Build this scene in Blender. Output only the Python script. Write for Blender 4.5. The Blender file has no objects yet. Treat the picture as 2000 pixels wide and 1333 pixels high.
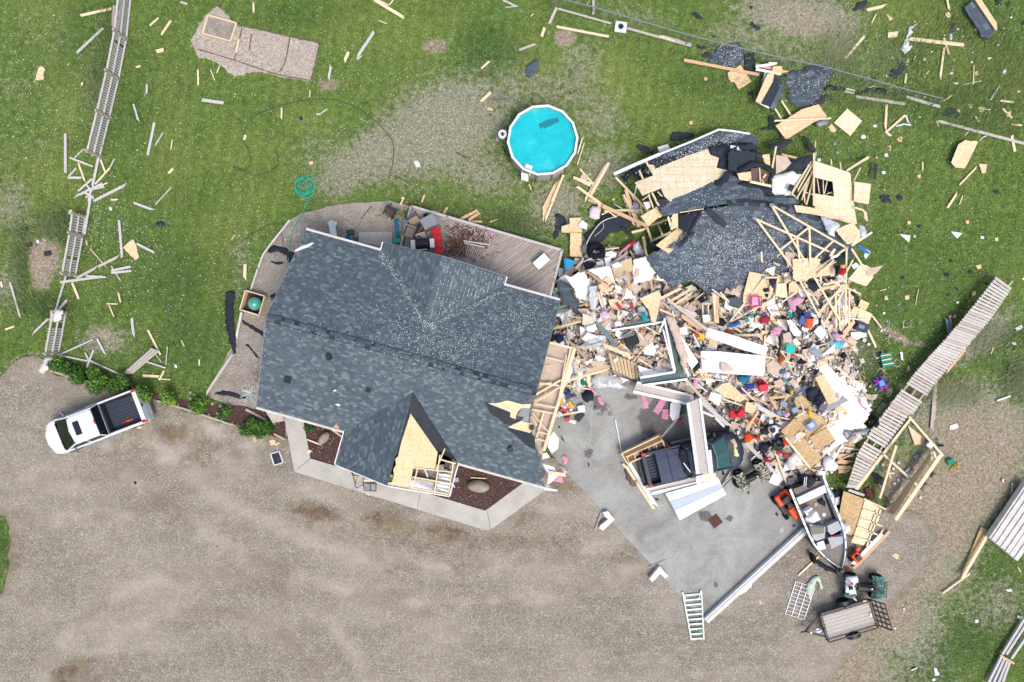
import bpy,bmesh,math,random
import numpy as np
import mathutils
from mathutils import Matrix,noise,geometry
VQ=mathutils.Vector
R=math.radians
rnd=random.Random(7)
scene=bpy.context.scene
# --------- camera, sky, sun, exposure
H=38.0
F=4000/3.0
cam=bpy.data.objects.new("camera",bpy.data.cameras.new("camera"))
scene.collection.objects.link(cam)
cam.location=(0,0,H);cam.rotation_euler=(0,0,0)
cam.data.lens=24;cam.data.sensor_width=36
cam.data.clip_start=.5;cam.data.clip_end=3000
scene.camera=cam
scene.render.resolution_x=1024;scene.render.resolution_y=682
SUN_EL,SUN_AZ=R(62),R(150)
w=bpy.data.worlds.new("World");scene.world=w;w.use_nodes=True
wn=w.node_tree.nodes;wl=w.node_tree.links
sky=wn.new("ShaderNodeTexSky");sky.sky_type='NISHITA';sky.sun_disc=False
sky.sun_elevation=SUN_EL;sky.sun_rotation=SUN_AZ;sky.dust_density=4;sky.air_density=1.0;sky.ozone_density=.6
wl.new(sky.outputs[0],wn["Background"].inputs[0]);wn["Background"].inputs[1].default_value=.15
sd=bpy.data.lights.new("sun",'SUN');sd.energy=1.15;sd.angle=R(22);sd.color=(1,.975,.9)
so=bpy.data.objects.new("sun",sd);scene.collection.objects.link(so)
d=VQ((math.sin(SUN_AZ)*math.cos(SUN_EL),math.cos(SUN_AZ)*math.cos(SUN_EL),math.sin(SUN_EL)))
so.rotation_euler=d.to_track_quat('Z','Y').to_euler();so.location=d*60
scene.view_settings.view_transform='Standard';scene.view_settings.look='None'
scene.view_settings.exposure=0.69;scene.view_settings.gamma=1
# --------- measuring helpers
ZOOM={0:(0,0,1),1:(0,0,3.332),2:(0,380,3.332),3:(350,0,3.332),4:(850,0,3.332),5:(1300,0,4.165),6:(1650,0,4.166),
7:(400,380,4.165),8:(730,380,4.165),9:(480,680,4.165),10:(780,740,4.165),11:(1000,640,5.553),12:(60,680,4.165),
13:(1060,320,5.553),14:(1180,240,5.553),15:(1440,240,5.553),16:(1260,400,5.553),17:(1440,400,5.553),18:(1080,480,6.667),
19:(1080,640,6.667),20:(1280,560,6.667),21:(1480,560,6.667),22:(1280,720,6.667),23:(1480,720,6.667),24:(1180,820,5.553),
25:(1480,880,5.553),26:(1620,760,4.443),27:(1480,1080,6.667),28:(1150,960,4.3),29:(1640,500,4.166),30:(1700,900,3.08),31:(1172,0,1.6244)}
ZC=ZOOM[0]
def zc(k):
 global ZC
 ZC=ZOOM[k]
def px(x,y):return(ZC[0]+x/ZC[2],ZC[1]+y/ZC[2])
def P(u,v,z=0.0):
 s=(H-z)/F
 return VQ(((u-1000)*s,(666.5-v)*s,z))
def W(x,y,z=0.0):
 u,v=px(x,y);return P(u,v,z)
def topx(p):
 s=F/(H-p[2]);return(1000+p[0]*s,666.5-p[1]*s)
def iQ(x,y,poly):
 c=False;j=len(poly)-1
 for i in range(len(poly)):
  xi,yi=poly[i][:2];xj,yj=poly[j][:2]
  if(yi>y)!=(yj>y)and x<(xj-xi)*(y-yi)/(yj-yi)+xi:c=not c
  j=i
 return c
def dQ(x,y,poly):
 best=1e9;j=len(poly)-1
 for i in range(len(poly)):
  x1,y1=poly[j][:2];x2,y2=poly[i][:2];dx,dy=x2-x1,y2-y1
  t=max(0,min(1,((x-x1)*dx+(y-y1)*dy)/(dx*dx+dy*dy+1e-9)))
  best=min(best,math.hypot(x-x1-t*dx,y-y1-t*dy));j=i
 return best if iQ(x,y,poly)else-best
PILE=[(1085,560),(1110,515),(1150,490),(1200,480),(1270,500),(1310,555),(1420,570),(1470,540),(1530,505),(1590,500),(1640,520),(1680,600),(1668,700),(1705,800),(1690,850),(1640,905),(1600,960),(1560,965),(1500,925),(1450,860),(1400,800),(1340,790),(1250,742),(1180,738),(1130,765),(1110,825),(1092,800),(1085,700)]
def pQ(u,v):
 dd=dQ(u,v,PILE)
 if dd<0:return 0.0
 t=min(1,dd/70);t=t*t*(3-2*t)
 return.12+t*(.95+.35*noise.noise((u/60,v/60,1.3)))
# --------- colours and materials
def lin(c):return c/12.92 if c<=.04045 else((c+.055)/1.055)**2.4
def C(h,k=.8):
 return tuple(lin(int(h[i:i+2],16)/255)*k for i in(0,2,4))+(1,)
class NT:
 def __init__(s,name):
  s.m=bpy.data.materials.new(name);s.m.use_nodes=True;s.t=s.m.node_tree;s.n=s.t.nodes;s.l=s.t.links
  s.b=s.n["Principled BSDF"];s.b.inputs['Roughness'].default_value=.9
  s.b.inputs['Specular IOR Level'].default_value=.25
 def node(s,t,**kw):
  n=s.n.new(t)
  for k,v in kw.items():setattr(n,k,v)
  return n
 def put(s,sock,v):
  if hasattr(v,'node')or isinstance(v,bpy.types.NodeSocket):s.l.new(v,sock)
  else:sock.default_value=v
 def coord(s,kind='Object',scale=None,rot=0):
  if kind=='World':o=s.node("ShaderNodeNewGeometry").outputs['Position']
  else:o=s.node("ShaderNodeTexCoord").outputs[kind]
  if scale or rot:
   m=s.node("ShaderNodeMapping");s.l.new(o,m.inputs[0])
   if scale:m.inputs['Scale'].default_value=scale
   m.inputs['Rotation'].default_value=(0,0,rot);o=m.outputs[0]
  return o
 def noise(s,vec,scale,detail=2,rough=.55,dist=0):
  n=s.node("ShaderNodeTexNoise");s.l.new(vec,n.inputs['Vector'])
  n.inputs['Scale'].default_value=scale;n.inputs['Detail'].default_value=detail;n.inputs['Roughness'].default_value=rough
  n.inputs['Distortion'].default_value=dist
  return n.outputs['Fac']
 def vor(s,vec,scale,out='Color',feat='F1'):
  n=s.node("ShaderNodeTexVoronoi",feature=feat);s.l.new(vec,n.inputs['Vector']);n.inputs['Scale'].default_value=scale
  return n.outputs[out]
 def ramp(s,f,stops,interp='LINEAR'):
  r=s.node("ShaderNodeValToRGB");r.color_ramp.interpolation=interp;e=r.color_ramp.elements
  while len(e)<len(stops):e.new(.5)
  for x,(p,c)in zip(e,stops):
   x.position=p;x.color=c if isinstance(c,tuple)else(c,c,c,1)
  s.l.new(f,r.inputs[0]);return r.outputs[0]
 def mix(s,f,a,b,mode='MIX'):
  m=s.node("ShaderNodeMix",data_type='RGBA',blend_type=mode)
  s.put(m.inputs[0],f);s.put(m.inputs[6],a);s.put(m.inputs[7],b);return m.outputs[2]
 def math(s,op,a,b=0.0,clamp=False):
  m=s.node("ShaderNodeMath",operation=op,use_clamp=clamp);s.put(m.inputs[0],a);s.put(m.inputs[1],b);return m.outputs[0]
 def attr(s,name):
  return s.node("ShaderNodeAttribute",attribute_name=name).outputs['Fac']
 def bump(s,h,dist=.02,strength=.6):
  b=s.node("ShaderNodeBump");b.inputs['Distance'].default_value=dist;b.inputs['Strength'].default_value=strength
  s.l.new(h,b.inputs['Height']);s.l.new(b.outputs[0],s.b.inputs['Normal'])
 def col(s,c):s.put(s.b.inputs['Base Color'],c)
MATS={}
def simple(name,h,rough=.8,sc=6,amt=.25,metal=0,spec=.3,bump=0,alpha=1,k=.8):
 """painted, plastic, cloth or metal surface with uneven tone"""
 if name in MATS:return MATS[name]
 t=NT(name);c=C(h,k);o=t.coord()
 n=t.noise(o,sc,3,.6)
 dk=tuple(x*(1-amt)for x in c[:3])+(1,);lt=tuple(min(.9,x*(1+amt*.6))for x in c[:3])+(1,)
 t.col(t.ramp(n,[(.3,dk),(.7,lt)]))
 t.b.inputs['Roughness'].default_value=rough;t.b.inputs['Metallic'].default_value=metal;t.b.inputs['Specular IOR Level'].default_value=spec
 if bump:t.bump(n,bump)
 if alpha<1:t.b.inputs['Alpha'].default_value=alpha
 MATS[name]=t.m;return t.m
def wood(name,h1,h2,h3,grain=14,knots=True):
 t=NT(name);o=t.coord('Object',(1.2,9,9));n=t.noise(o,grain*.35,4,.65,.4)
 oi=t.node("ShaderNodeObjectInfo");r=oi.outputs['Random']
 c=t.ramp(n,[(.28,C(h1)),(.5,C(h2)),(.75,C(h3))])
 c=t.mix(t.math('MULTIPLY',r,.55),c,t.mix(.5,c,C(h1)))
 o2=t.coord();d=t.noise(o2,2.2,3)
 c=t.mix(t.math('MULTIPLY',t.ramp(d,[(.55,0.),(.75,1.)]),.3),c,C(h1))
 t.col(c);t.bump(n,.004);t.b.inputs['Roughness'].default_value=.85
 MATS[name]=t.m;return t.m
def osb(name,h1,h2,h3,lines=False):
 t=NT(name);o=t.coord();v=t.vor(t.coord('Object',(1,1.7,1),.5),11,'Color')
 n=t.noise(o,1.1,3);s=t.node("ShaderNodeSeparateColor");t.l.new(v,s.inputs[0])
 c=t.ramp(s.outputs[0],[(0,C(h1)),(.45,C(h2)),(1,C(h3))])
 c=t.mix(t.math('MULTIPLY',t.ramp(n,[(.4,0.),(.7,1.)]),.4),c,C(h1))
 oi=t.node("ShaderNodeObjectInfo");c=t.mix(t.math('MULTIPLY',oi.outputs['Random'],.35),c,C(h1))
 if lines:
  x=t.node("ShaderNodeSeparateXYZ");t.l.new(o,x.inputs[0])
  for ax in(0,1):
   f=t.math('FRACT',t.math('MULTIPLY',x.outputs[ax],1/.41));l=t.math('LESS_THAN',f,.05)
   c=t.mix(t.math('MULTIPLY',l,.45),c,C('a8845a'))
 t.col(c);t.bump(s.outputs[1],.003);MATS[name]=t.m;return t.m
def shingle(name,cs,row=.13,tab=.2,hail=0.0):
 t=NT(name);uv=t.coord('UV');x=t.node("ShaderNodeSeparateXYZ");t.l.new(uv,x.inputs[0])
 rv=t.math('MULTIPLY',x.outputs[1],1/row);rr=t.math('FLOOR',rv)
 wn1=t.node("ShaderNodeTexWhiteNoise",noise_dimensions='1D');t.l.new(rr,wn1.inputs['W'])
 cu=t.math('ADD',t.math('MULTIPLY',x.outputs[0],1/tab),t.math('MULTIPLY',wn1.outputs[0],7.0));cc=t.math('FLOOR',cu)
 cb=t.node("ShaderNodeCombineXYZ");t.l.new(cc,cb.inputs[0]);t.l.new(rr,cb.inputs[1])
 wn2=t.node("ShaderNodeTexWhiteNoise",noise_dimensions='2D');t.l.new(cb.outputs[0],wn2.inputs['Vector'])
 c=t.ramp(wn2.outputs[0],[(0,C(cs[0])),(.3,C(cs[1])),(.62,C(cs[2])),(.8,C(cs[3])),(1,C(cs[4]))])
 nz=t.noise(uv,90,2);big=t.noise(uv,.35,3)
 c=t.mix(.35,c,t.ramp(nz,[(.35,C('39434f')),(.7,C('8c97a0'))]))
 c=t.mix(t.math('MULTIPLY',t.ramp(big,[(.35,0.),(.7,1.)]),.22),c,C(cs[3]))
 fr=t.math('FRACT',rv);ln=t.math('LESS_THAN',fr,.11)
 c=t.mix(t.math('MULTIPLY',ln,.35),c,C('2a3038'))
 t.col(c);t.bump(t.math('ADD',fr,t.math('MULTIPLY',nz,.3)),.008,.8);t.b.inputs['Roughness'].default_value=.95
 MATS[name]=t.m;return t.m
wood('lumber','dcc298','f0dcb8','fbeed6');wood('old_lumber','988a7d','beb1a5','d6ccc2');wood('grey_board','aba6a4','cdc9c7','e6e3e1')
wood('red_lumber','bb9474','dcb892','eccdac');wood('weathered_deck','a29b92','c4bdb4','dcd6ce');wood('slat_wood','a8a099','cec7c0','e6e0da')
osb('osb','d8bc90','ecd4aa','f8e5c4');osb('osb_lined','ead2aa','f7e5c6','fff1da',True);osb('osb_orange','dcb88e','efcfa6','fae0bf');osb('osb_brown','b8986c','cfb084','dfc49c')
shingle('shingles',('39434b','46525b','505e66','637278','808e90'))
shingle('ridge_shingles',('323c48','424e5c','505e6c','5f6c78','76838c'),.16,.3)
shingle('fallen_shingles',('2f3842','3d4853','4b5763','5c6873','7a858c'),.145,.36)
simple('tar_paper','34383e',.75,3,.35,bump=.01);simple('black_cloth','262b38',.8,5,.4,bump=.02)
simple('torn_shingles','353c46',.95,9,.45,bump=.02);simple('drywall','f4f2ef',.9,2,.08);simple('drywall_back','d0bbaa',.9,3,.14)
simple('white_paint','eff0f1',.6,3,.06);simple('white_metal','e9eff2',.35,2,.07,spec=.5);simple('concrete_white','dad6d0',.9,3,.15)
simple('cardboard','d0b390',.9,3,.18);simple('pink_insulation','d99ab4',.95,12,.3,bump=.03);simple('grey_metal','8f959b',.5,4,.2,metal=.3)
simple('black_metal','1d1f23',.5,6,.3,spec=.4);simple('rubber','1b1b1d',.9,8,.3);simple('glass_dark','12181c',.08,2,.1,spec=.8)
simple('glass_teal','24504e',.08,2,.25,spec=.8);simple('white_car_paint','eef0f2',.25,1,.03,spec=.5);simple('navy_car_paint','222c40',.5,4,.3,spec=.4);simple('bed_plastic','3b3e45',.7,5,.2)
simple('red_plastic','c8252c',.4,4,.2);simple('orange_plastic','e2541f',.45,5,.25);simple('pvc_clear','c9cdd2',.35,5,.25,spec=.5,bump=.02)
simple('brown_leather','6b5650',.6,5,.2);simple('tan_carpet','d2bc98',.95,8,.15,bump=.004);simple('rust_metal','5c3b33',.8,9,.4)
simple('stone','a3968a',.9,2.5,.3,bump=.03);simple('hose_green','1fae92',.5,5,.15);simple('green_tint_metal','cfe0da',.4,4,.12,spec=.4)
simple('antler','cdc4b4',.8,6,.2);simple('hail','eef1f3',.6,8,.1);simple('siding_green','6f8584',.8,2,.12)
def objcol(name,sc=9,amt=.3,rough=.85,bump=.015):
 t=NT(name);oi=t.node("ShaderNodeObjectInfo");n=t.noise(t.coord(),sc,3,.6)
 t.col(t.mix(t.ramp(n,[(.3,amt),(.65,0.)]),oi.outputs['Color'],C('4a4644')));t.b.inputs['Roughness'].default_value=rough
 if bump:t.bump(n,bump)
 MATS[name]=t.m
objcol('dyed_cloth');objcol('dyed_plastic',4,.12,.45,0)
# --------- object helpers
col=scene.collection
def tQ(o,label=None,cat=None,group=None,kind=None):
 if label:o['label']=label
 if cat:o['category']=cat
 if group:o['group']=group
 if kind:o['kind']=kind
 return o
def eQ(name,loc=(0,0,0),rz=0,label=None,cat=None,group=None):
 o=bpy.data.objects.new(name,None);col.objects.link(o);o.location=loc;o.rotation_euler=(0,0,rz);o.empty_display_size=.2
 return tQ(o,label,cat,group)
def mesh(name,vs,fs,mat,parent=None,smooth=False,uv=None,recenter=True,mats=None,mi=None,M=None):
 vs=[VQ(v)for v in vs]
 loc=VQ((0,0,0))
 if recenter and parent is None and M is None:
  n=len(vs);loc=VQ((sum(v.x for v in vs)/n,sum(v.y for v in vs)/n,min(v.z for v in vs)))
  vs=[v-loc for v in vs]
 me=bpy.data.meshes.new(name);me.from_pydata([tuple(v)for v in vs],[],fs)
 for m in(mats or[mat]):me.materials.append(MATS[m]if isinstance(m,str)else m)
 if mi is not None:me.polygons.foreach_set('material_index',mi)
 if smooth:me.polygons.foreach_set('use_smooth',[True]*len(fs))
 if uv is not None:
  l=me.uv_layers.new(name='UVMap')
  l.data.foreach_set('uv',[c for p in me.polygons for vi in p.vertices for c in uv[vi]])
 me.update()
 o=bpy.data.objects.new(name,me);col.objects.link(o);o.location=loc
 if parent:o.parent=parent
 if M is not None:o.matrix_world=M
 return o
class MB:
 """collects boxes, bars, tubes and lathes into one mesh"""
 def __init__(s):s.v=[];s.f=[];s.mi=[];s.cur=0
 def add(s,vs,fs):
  b=len(s.v);s.v+=[VQ(v)for v in vs];s.f+=[[i+b for i in f]for f in fs];s.mi+=[s.cur]*len(fs)
 def bar(s,p,q,w,t,up=(0,0,1)):
  p,q=VQ(p),VQ(q);x=(q-p).normalized();up=VQ(up)
  if abs(x.dot(up))>.98:up=VQ((0,1,0))
  y=up.cross(x).normalized()*w/2;z=x.cross(y).normalized()*t/2
  s.add([p-y-z,p+y-z,p+y+z,p-y+z,q-y-z,q+y-z,q+y+z,q-y+z],
[(0,3,2,1),(4,5,6,7),(0,1,5,4),(1,2,6,5),(2,3,7,6),(3,0,4,7)])
 def box(s,x0,x1,y0,y1,z0,z1,c=0.0):
  if c<=0:
   s.add([(x0,y0,z0),(x1,y0,z0),(x1,y1,z0),(x0,y1,z0),(x0,y0,z1),(x1,y0,z1),(x1,y1,z1),(x0,y1,z1)],
[(0,3,2,1),(4,5,6,7),(0,1,5,4),(1,2,6,5),(2,3,7,6),(3,0,4,7)]);return
  def ring(z,k):
   pts=[]
   for cx,cy,a0 in((x1-c,y1-c,0),(x0+c,y1-c,90),(x0+c,y0+c,180),(x1-c,y0+c,270)):
    for a in(0,45,90):pts.append((cx+(c-k)*math.cos(R(a0+a)),cy+(c-k)*math.sin(R(a0+a)),z))
   return pts
  cc=min(c*.5,(z1-z0)*.4)
  s.rings([ring(z0,cc),ring(z0+cc,0),ring(z1-cc,0),ring(z1,cc)])
 def rings(s,rs,cap0=True,cap1=True,closed=True):
  b=len(s.v);n=len(rs[0]);fs=[]
  for i in range(len(rs)-1):
   for j in range(n if closed else n-1):
    k=(j+1)%n;fs.append((i*n+j,i*n+k,(i+1)*n+k,(i+1)*n+j))
  if cap0:fs.append(tuple(range(n-1,-1,-1)))
  if cap1:fs.append(tuple((len(rs)-1)*n+j for j in range(n)))
  s.add([p for r in rs for p in r],fs)
 def tube(s,pts,r,n=6):
  pts=[VQ(p)for p in pts];rs=[];prev=None
  for i,p in enumerate(pts):
   t=(pts[min(i+1,len(pts)-1)]-pts[max(i-1,0)]).normalized()
   a=t.cross(VQ((0,0,1)))
   if a.length<.1:a=t.cross(VQ((0,1,0)))if prev is None else prev
   a.normalize();prev=a;b=t.cross(a).normalized();rr=r[i]if isinstance(r,(list,tuple))else r
   rs.append([p+(a*math.cos(2*math.pi*k/n)+b*math.sin(2*math.pi*k/n))*rr for k in range(n)])
  s.rings(rs)
 def cyl(s,c,r,h,n=16,axis='z',r2=None):
  c=VQ(c);r2=r if r2 is None else r2
  def pt(a,rr,t):
   x,y=rr*math.cos(a),rr*math.sin(a)
   return c+(VQ((x,y,t))if axis=='z' else VQ((t,x,y))if axis=='x' else VQ((y,t,x)))
  s.rings([[pt(2*math.pi*k/n,r,0)for k in range(n)],[pt(2*math.pi*k/n,r2,h)for k in range(n)]])
 def wheel(s,c,r,w,n=20):
  c=VQ(c);prof=[(r*.55,-w*.5),(r*.88,-w*.5),(r,-w*.32),(r,w*.32),(r*.88,w*.5),(r*.55,w*.5)]
  rs=[[c+VQ((q*math.cos(2*math.pi*k/n),t,q*math.sin(2*math.pi*k/n)))for k in range(n)]for q,t in prof+[prof[0]]]
  s.rings(rs,False,False)
 def prism(s,pts,z0,z1):
  if sum(pts[i][0]*pts[(i+1)%len(pts)][1]-pts[(i+1)%len(pts)][0]*pts[i][1]for i in range(len(pts)))<0:pts=pts[::-1]
  s.rings([[(x,y,z0)for x,y in pts],[(x,y,z1)for x,y in pts]])
 def build(s,name,mat,parent=None,smooth=False,mats=None,M=None):
  o=mesh(name,s.v,s.f,mat,parent,smooth,mats=mats,mi=s.mi if mats else None,M=M)
  return o
def rag(pts,amp,step):
 """subdivide the outline of a torn piece and roughen it"""
 out=[]
 for i in range(len(pts)):
  a,b=VQ(pts[i]),VQ(pts[(i+1)%len(pts)]);n=max(1,int((b-a).length/step));out.append(a)
  for k in range(1,n):
   p=a.lerp(b,k/n);p.x+=rnd.uniform(-amp,amp);p.y+=rnd.uniform(-amp,amp);out.append(p)
 return out
def bQ(name,pts,t,mat,parent=None,uv=None,tri=True,edge=None):
 """solid sheet: its upper outline given as 3D points, t thick"""
 pts=[VQ(p)for p in pts]
 ar=sum(pts[i].x*pts[(i+1)%len(pts)].y-pts[(i+1)%len(pts)].x*pts[i].y for i in range(len(pts)))
 if ar<0:
  pts=pts[::-1]
  if uv:uv=uv[::-1]
 n=len(pts)
 tr=geometry.tessellate_polygon([[VQ((p.x,p.y,0))for p in pts]])
 fs=[]
 for a,b,c in tr:
  if(pts[b]-pts[a]).cross(pts[c]-pts[a]).z<0:b,c=c,b
  fs.append((a,b,c));fs.append((n+a,n+c,n+b))
 for i in range(n):j=(i+1)%n;fs.append((i,n+i,n+j,j))
 vs=pts+[p-VQ((0,0,t))for p in pts]
 if uv:uv=list(uv)+list(uv)
 if uv is None and parent is None:
  c=sum(pts,VQ())/n;j=max(range(n),key=lambda i:(pts[(i+1)%n]-pts[i]).length);e=(pts[(j+1)%n]-pts[j])
  uv=[]
  ex=VQ((e.x,e.y)).normalized()if e.length else VQ((1,0))
  for p in vs:q=VQ((p.x-c.x,p.y-c.y));uv.append((q.dot(ex),ex.x*q.y-ex.y*q.x))
 return mesh(name,vs,fs,mat,parent,uv=uv)
AUTO=[]
def nmx(name,cat):
 n=name or cat.replace(' ','_')
 return n+'_piece' if n.split('_')[-1]in('panel','slat','lid','cap','plate','hood','rail','trim','handle','cushion','frame','sheathing','seat','lining','edge','end','stud','rafter','cover','shell','flap','strip','knob','band','bar','flashing','clip','part')else n
def aQ(o,desc,cat,group=None):
 """label worked out later from what the thing lies beside"""
 AUTO.append((o,desc,cat,group));return o
def fin(o,label,cat,group,autod):
 if autod:return aQ(o,label,cat,group)
 return tQ(o,label,cat,group)
def zb(x,y,dz):
 u,v=px(x,y);return pQ(u,v)+dz
def S(pts,mat,dz,label,cat,name=None,t=.015,rg=0,group=None,tilt=0,au=False,color=None,flat=True):
 """a rigid sheet measured on the photograph"""
 name=nmx(name,cat)
 if flat:
  h=sum(zb(x,y,0)for x,y in pts)/len(pts);cx=sum(p[0]for p in pts)/len(pts);cy=sum(p[1]for p in pts)/len(pts)
  ta=rnd.uniform(0,6.28);sc=ZC[2]*35
  q=[W(x,y,h+dz+tilt*(math.cos(ta)*(x-cx)+math.sin(ta)*(y-cy))/sc)for x,y in pts]
 else:q=[W(x,y,zb(x,y,dz))for x,y in pts]
 if rg:q=rag(q,rg,rg*2.2)
 o=bQ(name,q,t,mat)
 if color:o.color=C(color)
 return fin(o,label,cat,group,au)
def board_obj(name,p,q,w,t,mat,parent=None):
 p,q=VQ(p),VQ(q);L=(q-p).length;x=(q-p).normalized();y=VQ((0,0,1)).cross(x)
 if y.length<.05:y=VQ((0,1,0))
 y.normalize();z=x.cross(y)
 roll=rnd.uniform(-.12,.12);y,z=y*math.cos(roll)+z*math.sin(roll),z*math.cos(roll)-y*math.sin(roll)
 M=Matrix((x,y,z)).transposed().to_4x4();M.translation=(p+q)/2
 a,b=rnd.uniform(-.3,.3)*w,rnd.uniform(-.3,.3)*w;h=L/2;W2,T2=w/2,t/2
 sp=rnd.random()<.35
 vs=[(-h+a,-W2,-T2),(-h-a,W2,-T2),(-h-a,W2,T2),(-h+a,-W2,T2),(h+b,-W2,-T2),(h-b,W2,-T2),(h-b,W2,T2),(h+b,-W2,T2)]
 if sp:vs[4]=(h-w*2*min(1,L/1),-W2,-T2);vs[7]=(h-w*2*min(1,L/1),-W2,T2)
 o=mesh(name,vs,[(0,3,2,1),(4,5,6,7),(0,1,5,4),(1,2,6,5),(2,3,7,6),(3,0,4,7)],mat,M=M)
 if parent:o.parent=parent
 return o
def B(lst,mat,w,desc,cat='board',name='board',dz=.03,t=.04,group=None,au=True):
 """loose boards: each x1,y1,x2,y2[,width m][,dz][,material]"""
 out=[]
 for r in lst:
  x1,y1,x2,y2=r[:4];ww=r[4]if len(r)>4 and r[4]else w;dd=r[5]if len(r)>5 and r[5]is not None else dz;mm=r[6]if len(r)>6 else mat
  z1,z2=zb(x1,y1,dd),zb(x2,y2,dd)
  o=board_obj(name,W(x1,y1,z1+t/2),W(x2,y2,z2+t/2),ww,t,mm)
  L=(W(x1,y1)-W(x2,y2)).length
  ln='long' if L>2.2 else 'short' if L<.8 else ''
  out.append(fin(o,(ln+' '+desc).strip(),cat,group,au))
 return out
def K(pts,mat,h,label,cat,name=None,dz=.02,group=None,au=False,res=.16,rg=.05,color=None,parent=None,freq=2.2,thick=.0,smooth=True):
 """crumpled cloth, felt, bag or heap: outline measured, surface folded"""
 name=nmx(name,cat);s=rnd.random()*50
 base=sum(zb(x,y,0)for x,y in pts)/len(pts)
 q=[W(x,y,base+dz)for x,y in pts]
 if rg:q=rag(q,rg,max(rg*2,.12))
 z0=q[0].z;poly=[(p.x,p.y)for p in q];n=len(poly)
 xs=[p[0]for p in poly];ys=[p[1]for p in poly];ins=[]
 x=min(xs)
 while x<max(xs):
  y=min(ys)
  while y<max(ys):
   a,b=x+rnd.uniform(-.3,.3)*res,y+rnd.uniform(-.3,.3)*res
   if dQ(a,b,poly)>res*.4:ins.append((a,b))
   y+=res
  x+=res
 vv,ee,ff,*_=geometry.delaunay_2d_cdt([VQ(p)for p in poly+ins],[(i,(i+1)%n)for i in range(n)],[list(range(n))],1,1e-4)
 if not ff:return bQ(name,q,.02,mat)
 vs=[]
 for v in vv:
  dd=max(0,dQ(v.x,v.y,poly));f=min(1,dd/(res*1.5))
  k=1-abs(noise.noise((v.x*freq+s,v.y*freq,s)))*2.2;k2=noise.noise((v.x*freq*2.7,v.y*freq*2.7+s,4))
  vs.append((v.x,v.y,z0+h*(f*(.35+.45*k+.3*k2)+(1-f)*abs(k2)*.35)))
 fs=[]
 for f in ff:
  a,b,c=(VQ(vs[i])for i in f[:3]);fs.append(tuple(f)if(b-a).cross(c-a).z>0 else tuple(reversed(f)))
 m=len(vs);edges={}
 for f in fs:
  for i in range(len(f)):e=(f[i],f[(i+1)%len(f)]);edges[e]=1
 zlow=z0-.02
 bd=[e for e in edges if(e[1],e[0])not in edges]
 low={}
 for a,b in bd:
  for i in(a,b):
   if i not in low:low[i]=len(vs);vs.append((vs[i][0],vs[i][1],zlow))
  fs.append((a,low[a],low[b],b))
 cs=sum((VQ(v)for v in vs),VQ())/len(vs)
 o=mesh(name,vs,fs,mat,parent,smooth,uv=[(v[0]-cs.x,v[1]-cs.y)for v in vs])
 if color:o.color=C(color)
 return fin(o,label,cat,group,au)if not parent else o
def T(pts,r,mat,label,cat,name=None,z=.03,group=None,au=False,n=6,smooth=True,step=0,color=None):
 """hose, pipe or cable through measured points (x, y[, z])"""
 q=[W(p[0],p[1],zb(p[0],p[1],p[2]if len(p)>2 else z))for p in pts]
 if step:
  qq=[]
  for i in range(len(q)-1):
   p0,p1,p2,p3=q[max(i-1,0)],q[i],q[i+1],q[min(i+2,len(q)-1)]
   for k in range(step):
    t=k/step;qq.append(.5*((2*p1)+(p2-p0)*t+(2*p0-5*p1+4*p2-p3)*t*t+(3*p1-p0-3*p2+p3)*t**3))
  q=qq+[q[-1]]
 m=MB();m.tube(q,r,n);o=m.build(nmx(name,cat),mat,smooth=smooth)
 if color:o.color=C(color)
 return fin(o,label,cat,group,au)
def BX(x,y,w,dd,h,rot,mat,dz,label,cat,name=None,c=.03,group=None,au=False,color=None,tilt=.12):
 """boxy household thing, rounded corners, slightly tilted"""
 z=zb(x,y,dz);m=MB();m.box(-w/2,w/2,-dd/2,dd/2,0,h,c)
 M=Matrix.Translation(W(x,y,z+h*.5))@Matrix.Rotation(R(rot),4,'Z')@Matrix.Rotation(rnd.uniform(-tilt,tilt),4,'X')@Matrix.Rotation(rnd.uniform(-tilt,tilt),4,'Y')@Matrix.Translation((0,0,-h*.5))
 o=m.build(nmx(name,cat),mat,M=M)
 if color:o.color=C(color)
 return fin(o,label,cat,group,au)
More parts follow.
